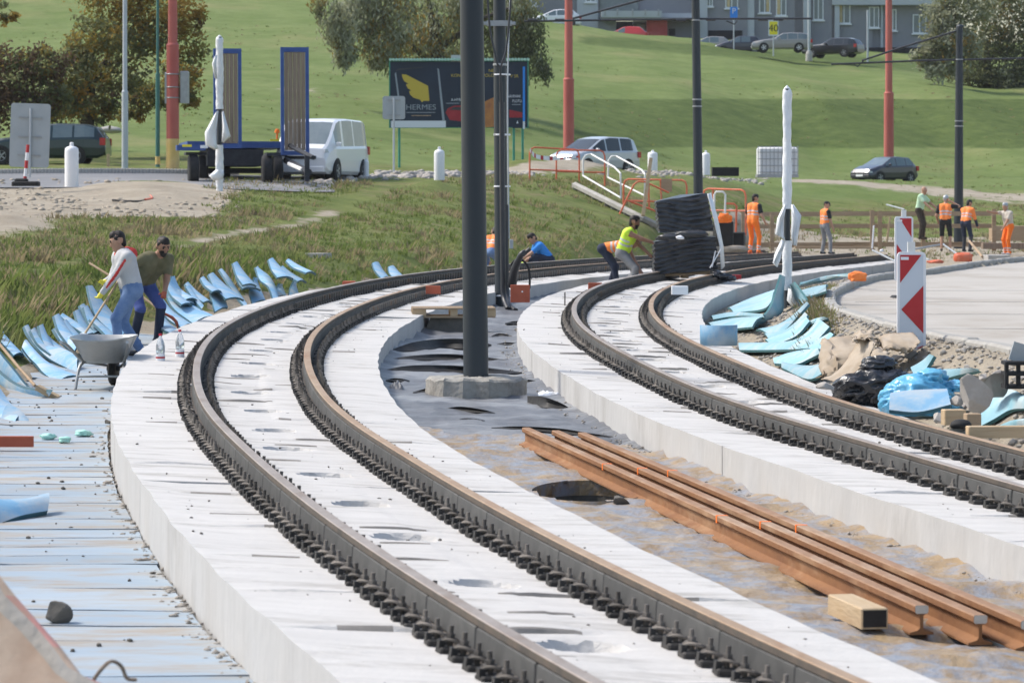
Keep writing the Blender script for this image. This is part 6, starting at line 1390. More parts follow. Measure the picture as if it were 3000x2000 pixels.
tree('autumn tree with orange tinged leaves beside the red mast', P(255, 372, 74), ([(255, 380, 74), (258, 320, 74), (266, 250, 74), (278, 200, 74)], [.30, .24, .2, .15]),
     [([(266, 250, 74), (300, 190, 74), (345, 135, 74), (370, 90, 73)], .12), ([(262, 270, 74), (250, 200, 75), (240, 140, 75)], .11), ([(278, 200, 74), (262, 130, 74), (300, 40, 74)], .1), ([(300, 190, 74), (380, 175, 73), (470, 150, 73)], .08), ([(256, 300, 74), (330, 260, 73), (430, 250, 73)], .07)],
     [(330, -20, 74, 120, 90, 10, o_), (470, 20, 74, 120, 80, 10, o_), (560, 130, 74, 60, 70, 4, o_), (520, 230, 73, 75, 70, 6, o_), (400, 110, 74, 110, 70, 10, g_), (280, 120, 75, 90, 70, 8, g_), (210, 210, 75, 80, 80, 8, g_), (330, 230, 74, 110, 60, 9, k_), (430, 290, 73, 80, 45, 5, g_), (190, 300, 75, 80, 55, 7, k_), (290, 320, 74, 70, 40, 6, k_), (580, 60, 74, 40, 40, 2, o_), (560, 290, 73, 40, 30, 2, o_), (390, 330, 73, 50, 25, 2, o_)], 19000, .095, A_, 3)
tree('brown leaved bushes behind the big sign board', P(60, 400, 78), ([(60, 400, 78), (62, 330, 78), (70, 260, 78)], [.1, .07, .04]), [([(62, 340, 78), (110, 280, 78), (130, 230, 78)], .05), ([(62, 350, 78), (20, 290, 78), (-10, 240, 78)], .05)],
     [(30, 230, 78, 90, 90, 8, br), (120, 190, 78, 80, 60, 6, br), (60, 320, 78, 120, 60, 9, br), (150, 290, 78, 60, 70, 6, k_), (-60, 280, 78, 80, 100, 6, br), (10, 170, 78, 60, 40, 2, g_)], 8500, .09, A_, 5, name='bush', cat='bush')
tree('golden leaved branch tips hanging in from an unseen tree', P(-60, 200, 92), ([(-60, 210, 92), (-60, 60, 92), (-50, -20, 92)], [.2, .16, .1]), [([(-60, 60, 92), (0, 40, 92), (60, 70, 92)], .03)], [(20, 60, 92, 40, 26, 3, [.2, .1, .6, .1, 0]), (-20, 20, 92, 60, 50, 4, [.2, .1, .6, .1, 0]), (0, 200, 92, 30, 16, 1, [.2, .3, .4, .1, 0])], 420, .085, A_, 6)
S_ = ['leaf_silver', 'leaf_olive', 'leaf_dark', 'leaf_gold']; sv = [.66, .24, .08, .02]; ov = [.24, .46, .18, .12]; dk = [.08, .24, .66, .02]
tree('big silvery willow behind the billboard', P(1290, 330, 52), ([(1290, 340, 52), (1285, 200, 52), (1270, 60, 52)], [.55, .45, .3]), [([(1285, 200, 52), (1150, 90, 52), (1030, 40, 52)], .2), ([(1280, 150, 52), (1400, 60, 52), (1500, 20, 52)], .2), ([(1270, 80, 52), (1250, -20, 52), (1200, -90, 52)], .2)],
     [(985, 60, 54, 45, 60, 5, sv), (1010, 130, 54, 45, 50, 4, sv), (1050, 30, 53, 70, 70, 8, sv), (1120, 120, 53, 80, 60, 8, ov), (1160, 20, 53, 80, 70, 8, ov), (1240, 110, 52, 90, 70, 9, ov), (1300, 20, 52, 90, 80, 9, ov), (1080, -60, 53, 90, 60, 6, sv), (1400, 60, 51, 90, 80, 9, dk), (1480, 110, 51, 80, 70, 8, dk), (1550, 170, 51, 55, 60, 5, dk), (1560, 70, 51, 50, 60, 4, dk), (1590, 210, 51, 28, 40, 2, dk), (1500, 10, 51, 80, 70, 6, ov), (1340, 170, 51, 90, 40, 6, dk), (1400, -40, 51, 100, 60, 6, ov), (1010, 175, 54, 35, 25, 2, sv), (1130, 180, 53, 60, 25, 3, ov), (930, 10, 54, 30, 40, 1.5, ov)], 26000, .14, S_, 8, asp=.34, hang=.55)
tree('dense silvery olive tree at the end of the apartment block', P(2900, 290, 40), ([(2900, 300, 40), (2895, 220, 40), (2890, 120, 40)], [.4, .3, .2]), [([(2895, 200, 40), (2800, 120, 40), (2750, 60, 40)], .16), ([(2895, 180, 40), (2980, 100, 40)], .16)],
     [(2760, 40, 41, 60, 60, 6, sv), (2830, 10, 41, 80, 60, 7, ov), (2940, 20, 40, 90, 70, 8, ov), (2740, 130, 41, 50, 40, 4, sv), (2700, 165, 41, 40, 25, 3, sv), (2800, 120, 41, 80, 60, 8, ov), (2900, 120, 40, 90, 60, 8, dk), (2990, 110, 40, 70, 70, 7, dk), (2760, 195, 41, 60, 30, 4, sv), (2850, 215, 40, 80, 40, 6, dk), (2950, 230, 40, 90, 45, 8, dk), (3030, 200, 40, 60, 70, 5, dk), (2900, 265, 40, 70, 22, 3, dk), (3000, 280, 40, 60, 20, 3, dk), (2950, -60, 40, 120, 60, 6, ov)], 20000, .17, S_, 9, asp=.42, hang=.2)
def weeds():
    rng = np.random.default_rng(12)
    def scatter(n, pxr, sr, hmin, hmax, keep, tall=.5, name='weeds', lab='rough weeds', lean=.5, mats=('blade', 'blade_dry'), dry=.35, wdt=.020, nb=8):
        px = rng.uniform(*pxr, n); s = np.exp(rng.uniform(math.log(sr[0]), math.log(sr[1]), n)); X, Y = (px - CX) / s, F / s; k = keep(px, s, X, Y); X, Y, s = X[k], Y[k], s[k]; Z = G(X, Y)
        n = len(X); b = np.stack([X, Y, Z], 1); pat = vnoise(X, Y * .7, .55, 21); m = rng.uniform(size=n) < np.clip(dry + pat * .9, .03, .95)
        hgt = rng.uniform(hmin, hmax, n) * (1 + .7 * np.clip(pat, -.6, 1)); V = []; Fc = []; mi = []; ang = rng.uniform(0, 6.283, (n, nb)); out = rng.uniform(.02, .16, (n, nb)); ln = rng.uniform(.2, lean + .4, (n, nb)); hh = hgt[:, None] * rng.uniform(.5, 1.1, (n, nb))
        base = b[:, None] + np.stack([np.cos(ang) * out, np.sin(ang) * out, np.full_like(ang, -.03)], -1); tip = base + np.stack([np.cos(ang) * ln * hh, np.sin(ang) * ln * hh, hh], -1); mid = (base + tip) / 2 + np.stack([0 * hh, 0 * hh, hh * .1], -1)
        wv = np.stack([-np.sin(ang), np.cos(ang), 0 * ang], -1) * (wdt * (.6 + hh[..., None] * 1.3))
        q = np.stack([base - wv, base + wv, mid + wv * .8, tip, mid - wv * .8], 2).reshape(-1, 3); f = np.arange(len(q)).reshape(-1, 5); mm = np.repeat(m.astype(int), nb)
        me = npmesh(name, q, f, list(mats), mm); tag(me, lab, None, None, 'stuff'); return me
    lim = lambda px, s, X, Y: X < xL(np.minimum(Y, 132)) - HALF - 1.75
    bare = lambda px, s: ~((s > 95 - 0 * px) & (s < 137 - .02 * px) & (px < 640 + 40 * np.sin(s)))
    path = lambda px, s: np.abs((px - 770) - (s - 130) * -12) > 45
    scatter(17000, (-150, 2150), (97, 235), .06, .19, lambda px, s, X, Y: lim(px, s, X, Y) & bare(px, s) & path(px, s) & ~((px > 900) & (np.abs(s - (96 - (px - 900) * .026)) < 3)), lab='rough green and straw coloured weeds covering the embankment')
    scatter(2200, (-150, 900), (150, 260), .12, .32, lambda px, s, X, Y: lim(px, s, X, Y) & (X > xL(Y) - HALF - 4.2), dry=.18, lab='tall dark weeds along the foot of the bank')
    scatter(4600, (1300, 3100), (64, 97), .06, .2, lambda px, s, X, Y: (s < 97 - np.maximum(px - 1300, 0) * .0075) & (s > 88 - np.maximum(px - 1300, 0) * .016), lab='rough weeds on the bank behind the timber fence')
    scatter(3000, (-50, 3100), (40, 64), .05, .13, lambda px, s, X, Y: ~((px > 1650) & (s < 42)) & (vnoise(X, Y, .09, 33) > -.25), lab='longer grass tussocks scattered over the hillside', wdt=.03, dry=.12)
    scatter(700, (2350, 2460), (175, 260), .05, .14, lambda px, s, X, Y: (X > xR(Y) + HALF + .5) & (X < kerbX(Y) - .1), lab='sparse dry grass beside the kerb', dry=.6, wdt=.008)
weeds()
# ---------------------------------------------------------------- wrapped pallet stack and other loose things
def lump(name, label, cat, loc, size, m, seed, amp=.18, sub=3, rot=0, sq=.0, group=None, flat=0.3, facet=False, parent=None, ridge=False):
    bm = bmesh.new(); bmesh.ops.create_icosphere(bm, subdivisions=sub, radius=1); rn = np.random.default_rng(seed); d = rn.normal(size=(10, 3)); d /= np.linalg.norm(d, axis=1, keepdims=True); off = rn.uniform(.38, .72, 10)
    for v in bm.verts:
        p = np.array(v.co); 
        if facet:
            for k in range(10):
                e = p @ d[k] - off[k]
                if e > 0: p = p - d[k] * e * .985
        q_ = float(vnoise(p[0] * 2.2 + seed, p[1] * 2.2 + p[2] * 3.1, 1, seed, 4)); r = 1 + (amp * .25 if facet else amp) * (q_ if not ridge else (.30 - abs(q_)) * 1.3 + .5 * float(vnoise(p[0] + seed, p[1] + p[2], 1, seed + 2, 1))); p = p * r
        if sq: p = np.sign(p) * np.abs(p)**(1 - sq)
        p = p * np.array(size) / 2; p[2] = max(p[2], -size[2] * .5 * (1 - flat)); v.co = p
    me = bpy.data.meshes.new(name); bm.to_mesh(me); bm.free(); me.materials.append(M[m])
    for q in me.polygons: q.use_smooth = not facet
    o = link(name, me, parent); o.location = (loc[0], loc[1], loc[2] + size[2] * .5 * (1 - flat) - .01); o.rotation_euler = (0, 0, rot)
    if label: tag(o, label, cat, group)
    return o
def stack():
    s = 152; c = P(2010, 815, s); t = thing('wrapped_pallet', 'tall black film wrapped pallet load standing on the rails', 'pallet load', c); o = Vector(c); at = lambda px, py, k=s: Vector(P(px, py, k)) - o
    def wrapbox(nm, quad, dep, seed, top=.02):
        # quad: px,py of bl, br, tr, tl on the front
        bl, br, tr, tl = [at(*q) for q in quad]; n, m = 26, 20; rn = random.Random(seed); A = []; D = [0, .02, .06] + list(np.linspace(.1, dep - .06, 5)) + [dep - .02, dep]
        ring = [(i / m, 0) for i in range(m + 1)] + [(1, d / dep) for d in D[1:]] + [(1 - i / m, 1) for i in range(1, m + 1)] + [(0, 1 - d / dep) for d in D[1:]]
        for k in range(n + 1):
            v = k / n; row = []
            for u, w in ring:
                p = (bl + (br - bl) * u) * (1 - v) + (tl + (tr - tl) * u) * v; rp = .014 * math.sin(v * 46 + 5 * math.sin(u * 4 + seed) + w * 3) + .020 * float(vnoise(u * 3 + w * 7, v * 11, 1, seed)); nx = (-1 if u < .02 else 1 if u > .98 else 0); ny = -1 if w < .01 else 1 if w > .99 else 0
                row.append((p.x + nx * rp, p.y + w * dep + ny * rp * 1.2, p.z + .006 * math.sin(u * 9)))
            A.append(row)
        mb = MB().grid(A, flip=False); top_ = [p for p in A[-1][:-1]]; ctr = sum((Vector(p) for p in top_), Vector()) / len(top_); k0 = len(mb.v); mb.add(top_ + [(ctr.x, ctr.y, ctr.z + .05)], [(i, (i + 1) % len(top_), len(top_)) for i in range(len(top_))])
        return mb.build(nm, 'wrap_black', t, smooth=45)
    wrapbox('lower_bundle', [(1916, 805), (2100, 790), (2098, 694), (1918, 708)], .95, 2); wrapbox('upper_bundle', [(1932, 682), (2092, 678), (2072, 566), (1922, 590)], .85, 5)
    for k, (px, py, sx) in enumerate(((1960, 694, .5), (2030, 684, .62), (1985, 700, .4))):
        p = at(px, py, 153); lump('torn_film', None, None, (p.x, p.y - .02, p.z - .06), (sx, .25, .16), 'wrap_black', 40 + k, .5, parent=t)
    a = [at(2072, 568, 152.5), at(2090, 640, 152.5), at(2108, 720, 152.5), at(2112, 790, 152.5)]; b = [at(2082, 565, 152.2), at(2102, 640, 152), at(2118, 720, 152), at(2122, 780, 152)]
    f = MB().grid([[x[:], ((x + y) / 2 + Vector((0, -.03, 0)))[:], y[:]] for x, y in zip(a, b)]).build('film_edge', 'plastic_wrap', t, smooth=60); f.modifiers.new('s', 'SOLIDIFY').thickness = .01
    for a_, b_ in (((2080, 785), (2112, 730)), ((2086, 782), (2096, 735))): MB().tube([at(*a_, 153), at(*b_, 153)], .012, 6).build('strap_end', 'white', t)
    p = at(1992, 697, 153.4); lump('paper_scrap', None, None, (p.x, p.y, p.z - .02), (.15, .1, .09), 'white', 4, .4, parent=t)
    for px in (1938, 2008, 2085):
        p = at(px, 811, 151.5); MB().box((p.x, p.y + .45, p.z + .02), (.12, 1.0, .10)).build('pallet_block', 'wood_weather', t)
    p, q = at(1930, 806, 151.8), at(2098, 797, 151.8); MB().tube([p, q], .03, 4).build('pallet_board', 'wood_weather', t)
    for k in range(3): p = at(2100 + 18 * k, 805 + 6 * k, 153); lump('film_tail', None, None, (p.x, p.y, p.z - .03), (.32, .3, .14), 'bag_black', 60 + k, .5, parent=t)
stack()
def rect_thing(name, label, cat, px0, px1, py0, py1, s, d, m, group=None, rz=0, bev=.006):
    c = P((px0 + px1) / 2, py1, s); w, h = (px1 - px0) / s, (py1 - py0) / s; o = MB().bbox((0, d / 2, h / 2), (w, d, h), bev).build(name, m, loc=tuple(c)); o.rotation_euler = (0, 0, rz); return tag(o, label, cat, group)
rect_thing('rubber_plate', 'red brown plate standing against the inner rail near the pallet', 'plate', 1246, 1291, 837, 861, 190, .03, 'brick_red', rz=-.3); rect_thing('rubber_plate', 'red brown plate lying behind the outer rail by the bank', 'plate', 1003, 1040, 824, 836, 178, .3, 'brick_red'); rect_thing('rubber_plate', 'red brown plate standing behind the right hand curve', 'plate', 1723, 1764, 828, 850, 176, .03, 'brick_red')
rect_thing('marker_block', 'small white block with red marks clipped to the inner rail', 'block', 1968, 2016, 838, 863, 194, .16, 'white'); rect_thing('marker_pin', 'thin steel pin standing on the slab edge', 'pin', 1653, 1657, 856, 895, 200, .02, 'clip_grey', bev=.001); rect_thing('red_lamp', 'small red plastic lamp on the slab behind the pallet load', 'lamp', 2145, 2172, 805, 818, 150, .12, 'sign_red')
MB().bbox((0, 0, .03), (.05, .05, .06), .008).build('bolt_stub', 'clip_black', loc=tuple(P(1511, 1835, 655) + np.array([0, .6, -.10]))); tag(bpy.data.objects['bolt_stub'], 'single black stub upright between the rails', 'bolt')
def pallet():
    c = hit(1330, 975, .05, 300, 150); s = F / c[1]; t = thing('wooden_pallet', 'weathered wooden pallet resting on a concrete block between the tracks', 'pallet', c, .05); zb = .20; w = 243 / s
    for y in (0, .38, .76):
        for x in (-.46, -.38, .0, .38, .46): MB().box((x * w / 1.0 * 1.0, y, zb + .08), (.10, .10, .09)).build('block', 'wood', t)
        MB().box((0, y, zb + .022), (w, .10, .022)).build('bottom_board', 'wood_weather', t)
    for k in range(7): MB().box((0, -.02 + k * .13, zb + .138), (w, .095, .022)).build('top_board', 'wood_weather', t)
    o = MB().box((0, .4, .08), (.86, .8, .22), top=(.8, .95)).build('concrete_block', 'rock_dark', loc=(c[0] + .02, c[1], c[2] + .03)); tag(o, 'dark concrete block propping up the pallet', 'concrete block')
pallet()
# shovel in the ditch
t = tool('shovel', 'shovel with a long pale handle lying on the foam', 'shovel', [('handle', [(-8, 1000, 279), (50, 1070, 285), (103, 1130, 292)], .016, 'wood_weather')], P(110, 1140, 294)); MB().box((.10, 0, -.035), (.24, .20, .05), R=Matrix.Rotation(.5, 3, 'Y')).build('blade', 'wood_pale', t)
q = hit(45, 1312, .06); MB().bbox((0, 0, .045), (.30, .05, .09), .005).build('rubber_strip', 'brick_red', loc=tuple(q + np.array([-.0, 0, .01]))); tag(bpy.data.objects['rubber_strip'], 'brick red strip standing on the ditch floor', 'strip')
for k, (px, py, w) in enumerate(((140, 1282, .13), (245, 1272, .16), (190, 1292, .1), (490, 975, .14), (187, 1055, .09))):
    q = hit(px, py, .06); lump('plastic_scrap', 'crumpled mint green plastic scrap on the foam', 'plastic scrap', q, (w, w, .06), 'mint', 80 + k, .5, 3, group='mint plastic scraps')
q = hit(160, 1822, .05); lump('stone', 'single dark angular stone on the foam floor', 'stone', q, (.19, .22, .14), 'rock_dark', 7, .2, 3, facet=True)
q = hit(318, 1240, .05); lump('stone', 'small dark stone at the foot of the white slab', 'stone', q, (.09, .12, .06), 'rock_dark', 17, .2, 3, facet=True)
q = hit(1812, 1482, .07); lump('stone', 'dark wedge of stone on the rim of the pit', 'stone', q, (.16, .2, .10), 'rock_dark', 27, .2, 3, facet=True)
lump('bottle_top', 'tiny red plastic top by the ends of the loose rails', 'cap', hit(1692, 1282, .07), (.025, .03, .02), 'cap_red', 2, .1, 2)
# heap of broken paving in the left foreground
def heap():
    A = []; e = [(-160, 1560), (-60, 1640), (30, 1740), (90, 1830), (150, 1890), (215, 1955), (290, 2010), (380, 2090)]; b = Vector(P(60, 2050, 800))
    for i, (px, py) in enumerate(e):
        row = []; k = 860 + 6 * i
        p0 = P(px, py, k)
        for d, dz in ((.30, -.60), (.12, -.10), (.05, -.015), (0, 0), (-.05, -.03), (-.15, -.10), (-.35, -.22), (-.8, -.5), (-1.3, -.9)):
            row.append((p0[0] + d * .8 + .02 * math.sin(i * 2.3 + d * 9), p0[1] + d * 1.0 * -.2, p0[2] + dz + .012 * math.sin(i * 3.1 + d * 17)))
        A.append(row)
    o = MB().grid([[tuple(Vector(p) - b) for p in r] for r in A], mif=lambda i, j: 1 if (j == 2 and i in (2, 3, 5)) else 2 if j in (0, 1, 3) else 0).build('rubble_heap', ['board_brown', 'pink_paint', 'rock'], smooth=70, loc=b[:]); tag(o, 'brown rubble heap with faded pink paint along its rim', 'rubble heap')
    t = [P(*q) for q in ((262, 2010, 830), (292, 1965, 830), (325, 1936, 828), (355, 1950, 826), (372, 1985, 825), (400, 1990, 824))]; m = MB().tube(catmull(t, 5), .007, 6); tag(m.build('twig', 'wood_grey', smooth=60), 'arched brown twig beside the rubble heap', 'twig')
heap()
# rubbish on the rubble: sacks, bags, rocks, timber
def sack(name, label, cat, A, B, s, m, amp=.03, seed=1, depth=.25):
    "crumpled sheet lofted between two pixel polylines"
    a = catmull([P(*p, s) if len(p) == 2 else P(*p) for p in A], 5); b = catmull([P(*p, s * 1.02) if len(p) == 2 else P(*p) for p in B], 5); n = min(len(a), len(b)); rows = []; c = a[n // 2]
    for i in range(n):
        row = []
        for j in range(13):
            f = j / 12; p = a[i] + (b[i] - a[i]) * f; k = math.sin(math.pi * f); row.append((p[0] - c[0] + amp * float(vnoise(i * .35, j * .5, 1, seed)), p[1] - c[1] - depth * k + amp * 2 * float(vnoise(i * .4, j * .6, 1, seed + 5)), p[2] - c[2] + amp * .8 * float(vnoise(i * .5, j * .45, 1, seed + 9))))
        rows.append(row)
    o = MB().grid(rows).build(name, m, smooth=35, loc=tuple(c)); md = o.modifiers.new('s', 'SOLIDIFY'); md.thickness = .008; return tag(o, label, cat)
sack('paper_sack', 'torn brown paper sack folded open beside the black bag', 'paper sack', [(2405, 1050), (2410, 1005), (2430, 992), (2500, 988), (2540, 992)], [(2400, 1108), (2440, 1105), (2480, 1080), (2520, 1060), (2555, 1050)], 285, 'paper', .05, 3, .18)
sack('paper_sack', 'rolled tube of brown paper leaning on the torn sack', 'paper sack', [(2400, 1108), (2440, 1095), (2490, 1040), (2525, 990), (2545, 992)], [(2470, 1112), (2500, 1100), (2535, 1060), (2560, 1020), (2560, 1008)], 291, 'paper', .03, 9, .16)
sack('paper_sack', 'pale paper sack with a curled open mouth below the chevron board', 'paper sack', [(2575, 1015), (2580, 985), (2620, 975), (2670, 970), (2686, 985)], [(2590, 1020), (2620, 1028), (2650, 1035), (2675, 1030), (2685, 1005)], 292, 'paper', .03, 14, .24)
sack('paper_sack', 'crumpled grey paper between the two brown sacks', 'paper sack', [(2490, 985), (2525, 965), (2545, 968), (2565, 985)], [(2500, 1000), (2530, 995), (2560, 1000), (2580, 1020)], 289, 'paper', .06, 21, .10)
sack('paper_sack', 'small torn flap of brown paper beside the pale sack', 'paper sack', [(2550, 1030), (2565, 1018), (2590, 1020)], [(2552, 1055), (2580, 1048), (2610, 1045)], 296, 'paper', .03, 31, .10)
def bag(label, px, py, s, size, m, seed, cat='bag', tie=True, name='rubbish_bag'):
    c = P(px, py, s); t = thing(name, label, cat, c); lump('bag_body', None, None, (0, 0, 0), size, m, seed, .42, 5, parent=t, ridge=True)
    return t
bag('bulging black rubbish bag beside the brown paper', 2578, 1190, 315, (.70, .62, .44), 'bag_black', 5); lump('bag_neck', None, None, (0, .02, .34), (.34, .30, .16), 'bag_black', 15, .5, 4, ridge=True, parent=bpy.data.objects['rubbish_bag'])
b1 = bag('translucent bright blue bag slumped over foam boards', 2690, 1212, 335, (.66, .52, .36), 'bag_blue', 8, name='blue_bag'); lump('bag_corner', None, None, (.12, .05, .27), (.26, .3, .16), 'bag_blue', 19, .45, 4, ridge=True, parent=b1); lump('bag_corner', None, None, (.33, .1, .2), (.2, .3, .12), 'bag_blue', 29, .45, 4, ridge=True, parent=b1)
lump('concrete_chunk', 'large broken grey concrete chunk beside the blue bag', 'rubble', P(2855, 1205, 352), (.34, .36, .42), 'rock', 11, .14, 4, facet=True, rot=.5); lump('concrete_chunk', 'grey concrete chunk leaning behind the larger chunk', 'rubble', P(2905, 1160, 342), (.28, .3, .30), 'rock', 12, .14, 4, facet=True, rot=1.1); lump('concrete_chunk', 'low broken concrete piece at the foot of the brown paper', 'rubble', P(2425, 1140, 318), (.22, .2, .10), 'rock', 13, .14, 4, facet=True); lump('concrete_chunk', 'small concrete chunk between foam and timber offcuts', 'rubble', P(2755, 1235, 362), (.16, .16, .12), 'rock', 14, .14, 4, facet=True); lump('concrete_chunk', 'flat concrete chunk below the blue bag corner', 'rubble', P(2800, 1190, 346), (.2, .2, .14), 'rock', 15, .14, 4, facet=True)
rc = random.Random(91)
for k in range(26):
    px, py = rc.uniform(2560, 2990), rc.uniform(1040, 1215)
    q = hit(px, py, .0, 460, 150)
    if q[0] < float(xR(q[1])) + HALF + .25: continue
    w = rc.uniform(.08, .2); lump('concrete_chunk', 'small broken concrete lump among the rubble beside the roadway', 'rubble', q, (w, w * rc.uniform(.8, 1.3), w * rc.uniform(.5, .9)), 'rock', 200 + k, .14, 3, facet=True, rot=rc.uniform(0, 3), group='small concrete lumps in the rubble')
rect_thing('timber_offcut', 'square timber offcut standing beside the foam boards', 'timber offcut', 2767, 2832, 1200, 1245, 370, .12, 'wood', rz=.15); rect_thing('timber_offcut', 'lower square timber offcut with weathered face', 'timber offcut', 2832, 2876, 1212, 1246, 374, .12, 'wood_weather', rz=.1)
rect_thing('timber_plank', 'long weathered plank lying at the edge of the rubble', 'plank', 2835, 3080, 1248, 1283, 384, .10, 'wood', rz=.10); lump('drain_cap', 'round black cap lying in front of the timber offcuts', 'cap', P(2815, 1252, 376), (.17, .14, .09), 'rubber', 3, .05, 3)
def rack():
    c = P(2985, 1138, 345); t = thing('sign_stand', 'black slotted plastic sign foot standing on the roadway edge', 'sign foot', c); m = MB()
    for z in (.02, .13, .22): m.box((0, 0, z), (.26, .3, .03))
    for x in (-.12, -.02, .1): m.box((x, -.1, .12), (.03, .06, .22))
    m.build('frame', 'rubber', t); MB().box((.02, .05, .30), (.16, .03, .16), R=Matrix.Rotation(.3, 3, 'Y')).build('plate', 'sign_back', t)
rack()
lump('orange_bag', 'crumpled orange plastic bag behind the kerb', 'bag', P(2512, 822, 172), (.30, .25, .20), 'orange_hi', 33, .4, 4, sq=.2)
lump('orange_bag', 'faded orange bucket heap in front of the stooping worker', 'bucket', P(2822, 765, 112), (.50, .4, .28), 'orange_rail', 35, .3, 4, sq=.3); lump('orange_bag', 'low orange scrap heap near the white pipe', 'scrap', P(2740, 770, 118), (.42, .3, .10), 'orange_rail', 36, .4, 3)
lump('jacket', 'orange jacket thrown over the dark insulation roll', 'jacket', P(2122, 652, 108), (.38, .3, .30), 'orange', 37, .45, 4); rect_thing('insulation_pack', 'dark grey insulation pack standing behind the pallet load', 'insulation pack', 2098, 2150, 648, 722, 107, .6, 'geo_black', rz=.1, bev=.03); rect_thing('insulation_pack', 'lower dark grey pack leaning beside the orange jacket', 'insulation pack', 2140, 2180, 680, 724, 106, .5, 'geo_black', rz=-.15, bev=.03)
lump('sand_heap', 'low heap of tan sand beside the far rails', 'sand heap', P(2155, 738, 108), (.75, .7, .22), 'dirt', 41, .3, 4)
def bar(name, label, cat, a, b, r, m, n=8): A, B = P(*a), P(*b); o = MB().tube([(0, 0, 0), tuple(B - A)], r, n).build(name, m, loc=tuple(A), smooth=50); return tag(o, label, cat)
bar('steel_tube', 'grey tube lying from the fence towards the chevron board', 'tube', (2556, 733, 96), (2622, 765, 108), .028, 'sign_back'); bar('steel_tube', 'white tube standing against the fence post', 'tube', (2555, 728, 92), (2560, 660, 92), .025, 'white'); bar('steel_tube', 'grey tube crossing the concrete edge near the bucket', 'tube', (2762, 715, 94), (2838, 768, 112), .028, 'sign_back'); bar('steel_tube', 'thin grey tube lying behind the small striped board', 'tube', (2650, 735, 96), (2765, 715, 94), .03, 'sign_back'); bar('steel_tube', 'short grey tube end beside the small striped board', 'tube', (2680, 742, 100), (2722, 762, 108), .024, 'sign_back')
bar('timber_prop', 'raw plank leaning by the stooping worker', 'plank', (2840, 706, 93), (2878, 752, 102), .045, 'wood_weather', 4); bar('timber_prop', 'pale timber post leaning on the stair railings', 'post', (1884, 632, 96), (1907, 464, 95.5), .075, 'wood_pale', 4)
rect_thing('concrete_slab', 'pale concrete slab piece under the worker in overalls', 'concrete slab', 2895, 2960, 748, 766, 103, 1.2, 'conc'); rect_thing('timber_stack', 'stack of pale planks beyond the end of the fence', 'plank stack', 2915, 3060, 662, 706, 86, 1.5, 'wood_weather'); rect_thing('timber_beam', 'dark sleeper lying beyond the workers', 'beam', 2880, 3060, 712, 730, 90, .5, 'wood_grey'); rect_thing('timber_beam', 'brown plank lying between fence and rails', 'beam', 2330, 2560, 722, 729, 91, .3, 'wood_weather')
lump('pipe_joint', 'white pipe joint lying on the rails', 'pipe', P(2583, 737, 100), (.12, .12, .1), 'white', 3, .1, 3)
def ibc():
    c = P(2276, 521, 88); t = thing('water_tank', 'white caged plastic water tank beside the wrapped pole', 'tank', c); MB().bbox((0, 0, .56), (1.30, 1.0, .92), .06).build('tank', 'ibc', t, smooth=40); MB().box((0, 0, .06), (1.36, 1.05, .10)).build('pallet', 'metal_grey', t); MB().lathe([(.12, 0), (.12, .04), (0, .045)], 14, (-.1, 0, 1.02)).build('lid', 'rubber', t)
    for x in np.linspace(-.66, .66, 11): MB().box((x, -.52, .56), (.018, .018, .98)).build('cage_bar', 'metal_grey', t)
    for z in (.18, .4, .62, .84, 1.02): MB().box((0, -.53, z), (1.36, .018, .022)).build('cage_bar', 'metal_grey', t)
ibc()
rect_thing('black_crate', 'low black plastic crate on the grass beside the bollard', 'crate', 2087, 2165, 490, 516, 76, .7, 'rubber'); rect_thing('manhole_frame', 'concrete manhole frame set into the grassy bank', 'manhole', 892, 948, 742, 762, 148, .5, 'kerb', rz=-.3); rect_thing('marker_stake', 'orange tipped stake sticking up behind the hooded man', 'stake', 355, 362, 690, 716, 222, .02, 'orange', bev=.001)
q = hit(420, 590); tag(MB().tube(catmull([tuple(np.array(hit(*p)) + np.array([0, 0, .03])) for p in ((330, 590), (390, 594), (425, 592))], 5), .03, 6).build('cable_end', 'rubber', smooth=50), 'black cable end lying on the bare earth', 'cable'); tag(MB().tube(catmull([tuple(np.array(hit(*p)) + np.array([0, 0, .05])) for p in ((425, 592), (445, 587), (438, 578))], 5), .04, 6).build('extension_cord', 'orange_rail', smooth=50), 'orange cord coiled on the bare earth', 'cord')
rect_thing('marker_stake', 'short pale stake behind the dark green estate car', 'stake', 313, 321, 452, 492, 84, .05, 'wood_pale', bev=.004); bar('handrail', 'grey metal pipe lying on the bank beside the fence', 'pipe', (2598, 600, 72), (2650, 614, 73), .035, 'sign_back')
tag(lump('boulder', 'rounded pale boulder on the lawn behind the estate car', 'boulder', P(320, 390, 70), (1.0, .8, .36), 'conc', 51, .15, 4), None, None)
# loose stones: along the slab feet, on the rubble verge and crumbs on the slabs
def stones(name, label, pts, smin, smax, m, seed):
    rng = np.random.default_rng(seed); bm = bmesh.new(); bmesh.ops.create_icosphere(bm, subdivisions=1, radius=1); bv = np.array([v.co[:] for v in bm.verts]); bf = np.array([[v.index for v in f.verts] for f in bm.faces]); bm.free()
    n = len(pts); sz = rng.uniform(0, 1, (n, 1, 1))**2.2 * (smax - smin) + smin; v = bv[None] * (1 + rng.uniform(-.3, .3, (n, len(bv), 1))) * sz * np.stack([rng.uniform(.7, 1.3, n), rng.uniform(.7, 1.3, n), rng.uniform(.4, .8, n)], 1)[:, None] + np.asarray(pts)[:, None]; f = (bf[None] + (np.arange(n) * len(bv))[:, None, None]).reshape(-1, 3)
    o = npmesh(name, v.reshape(-1, 3), f, m); return tag(o, label, None, None, 'stuff')
rng = np.random.default_rng(77)
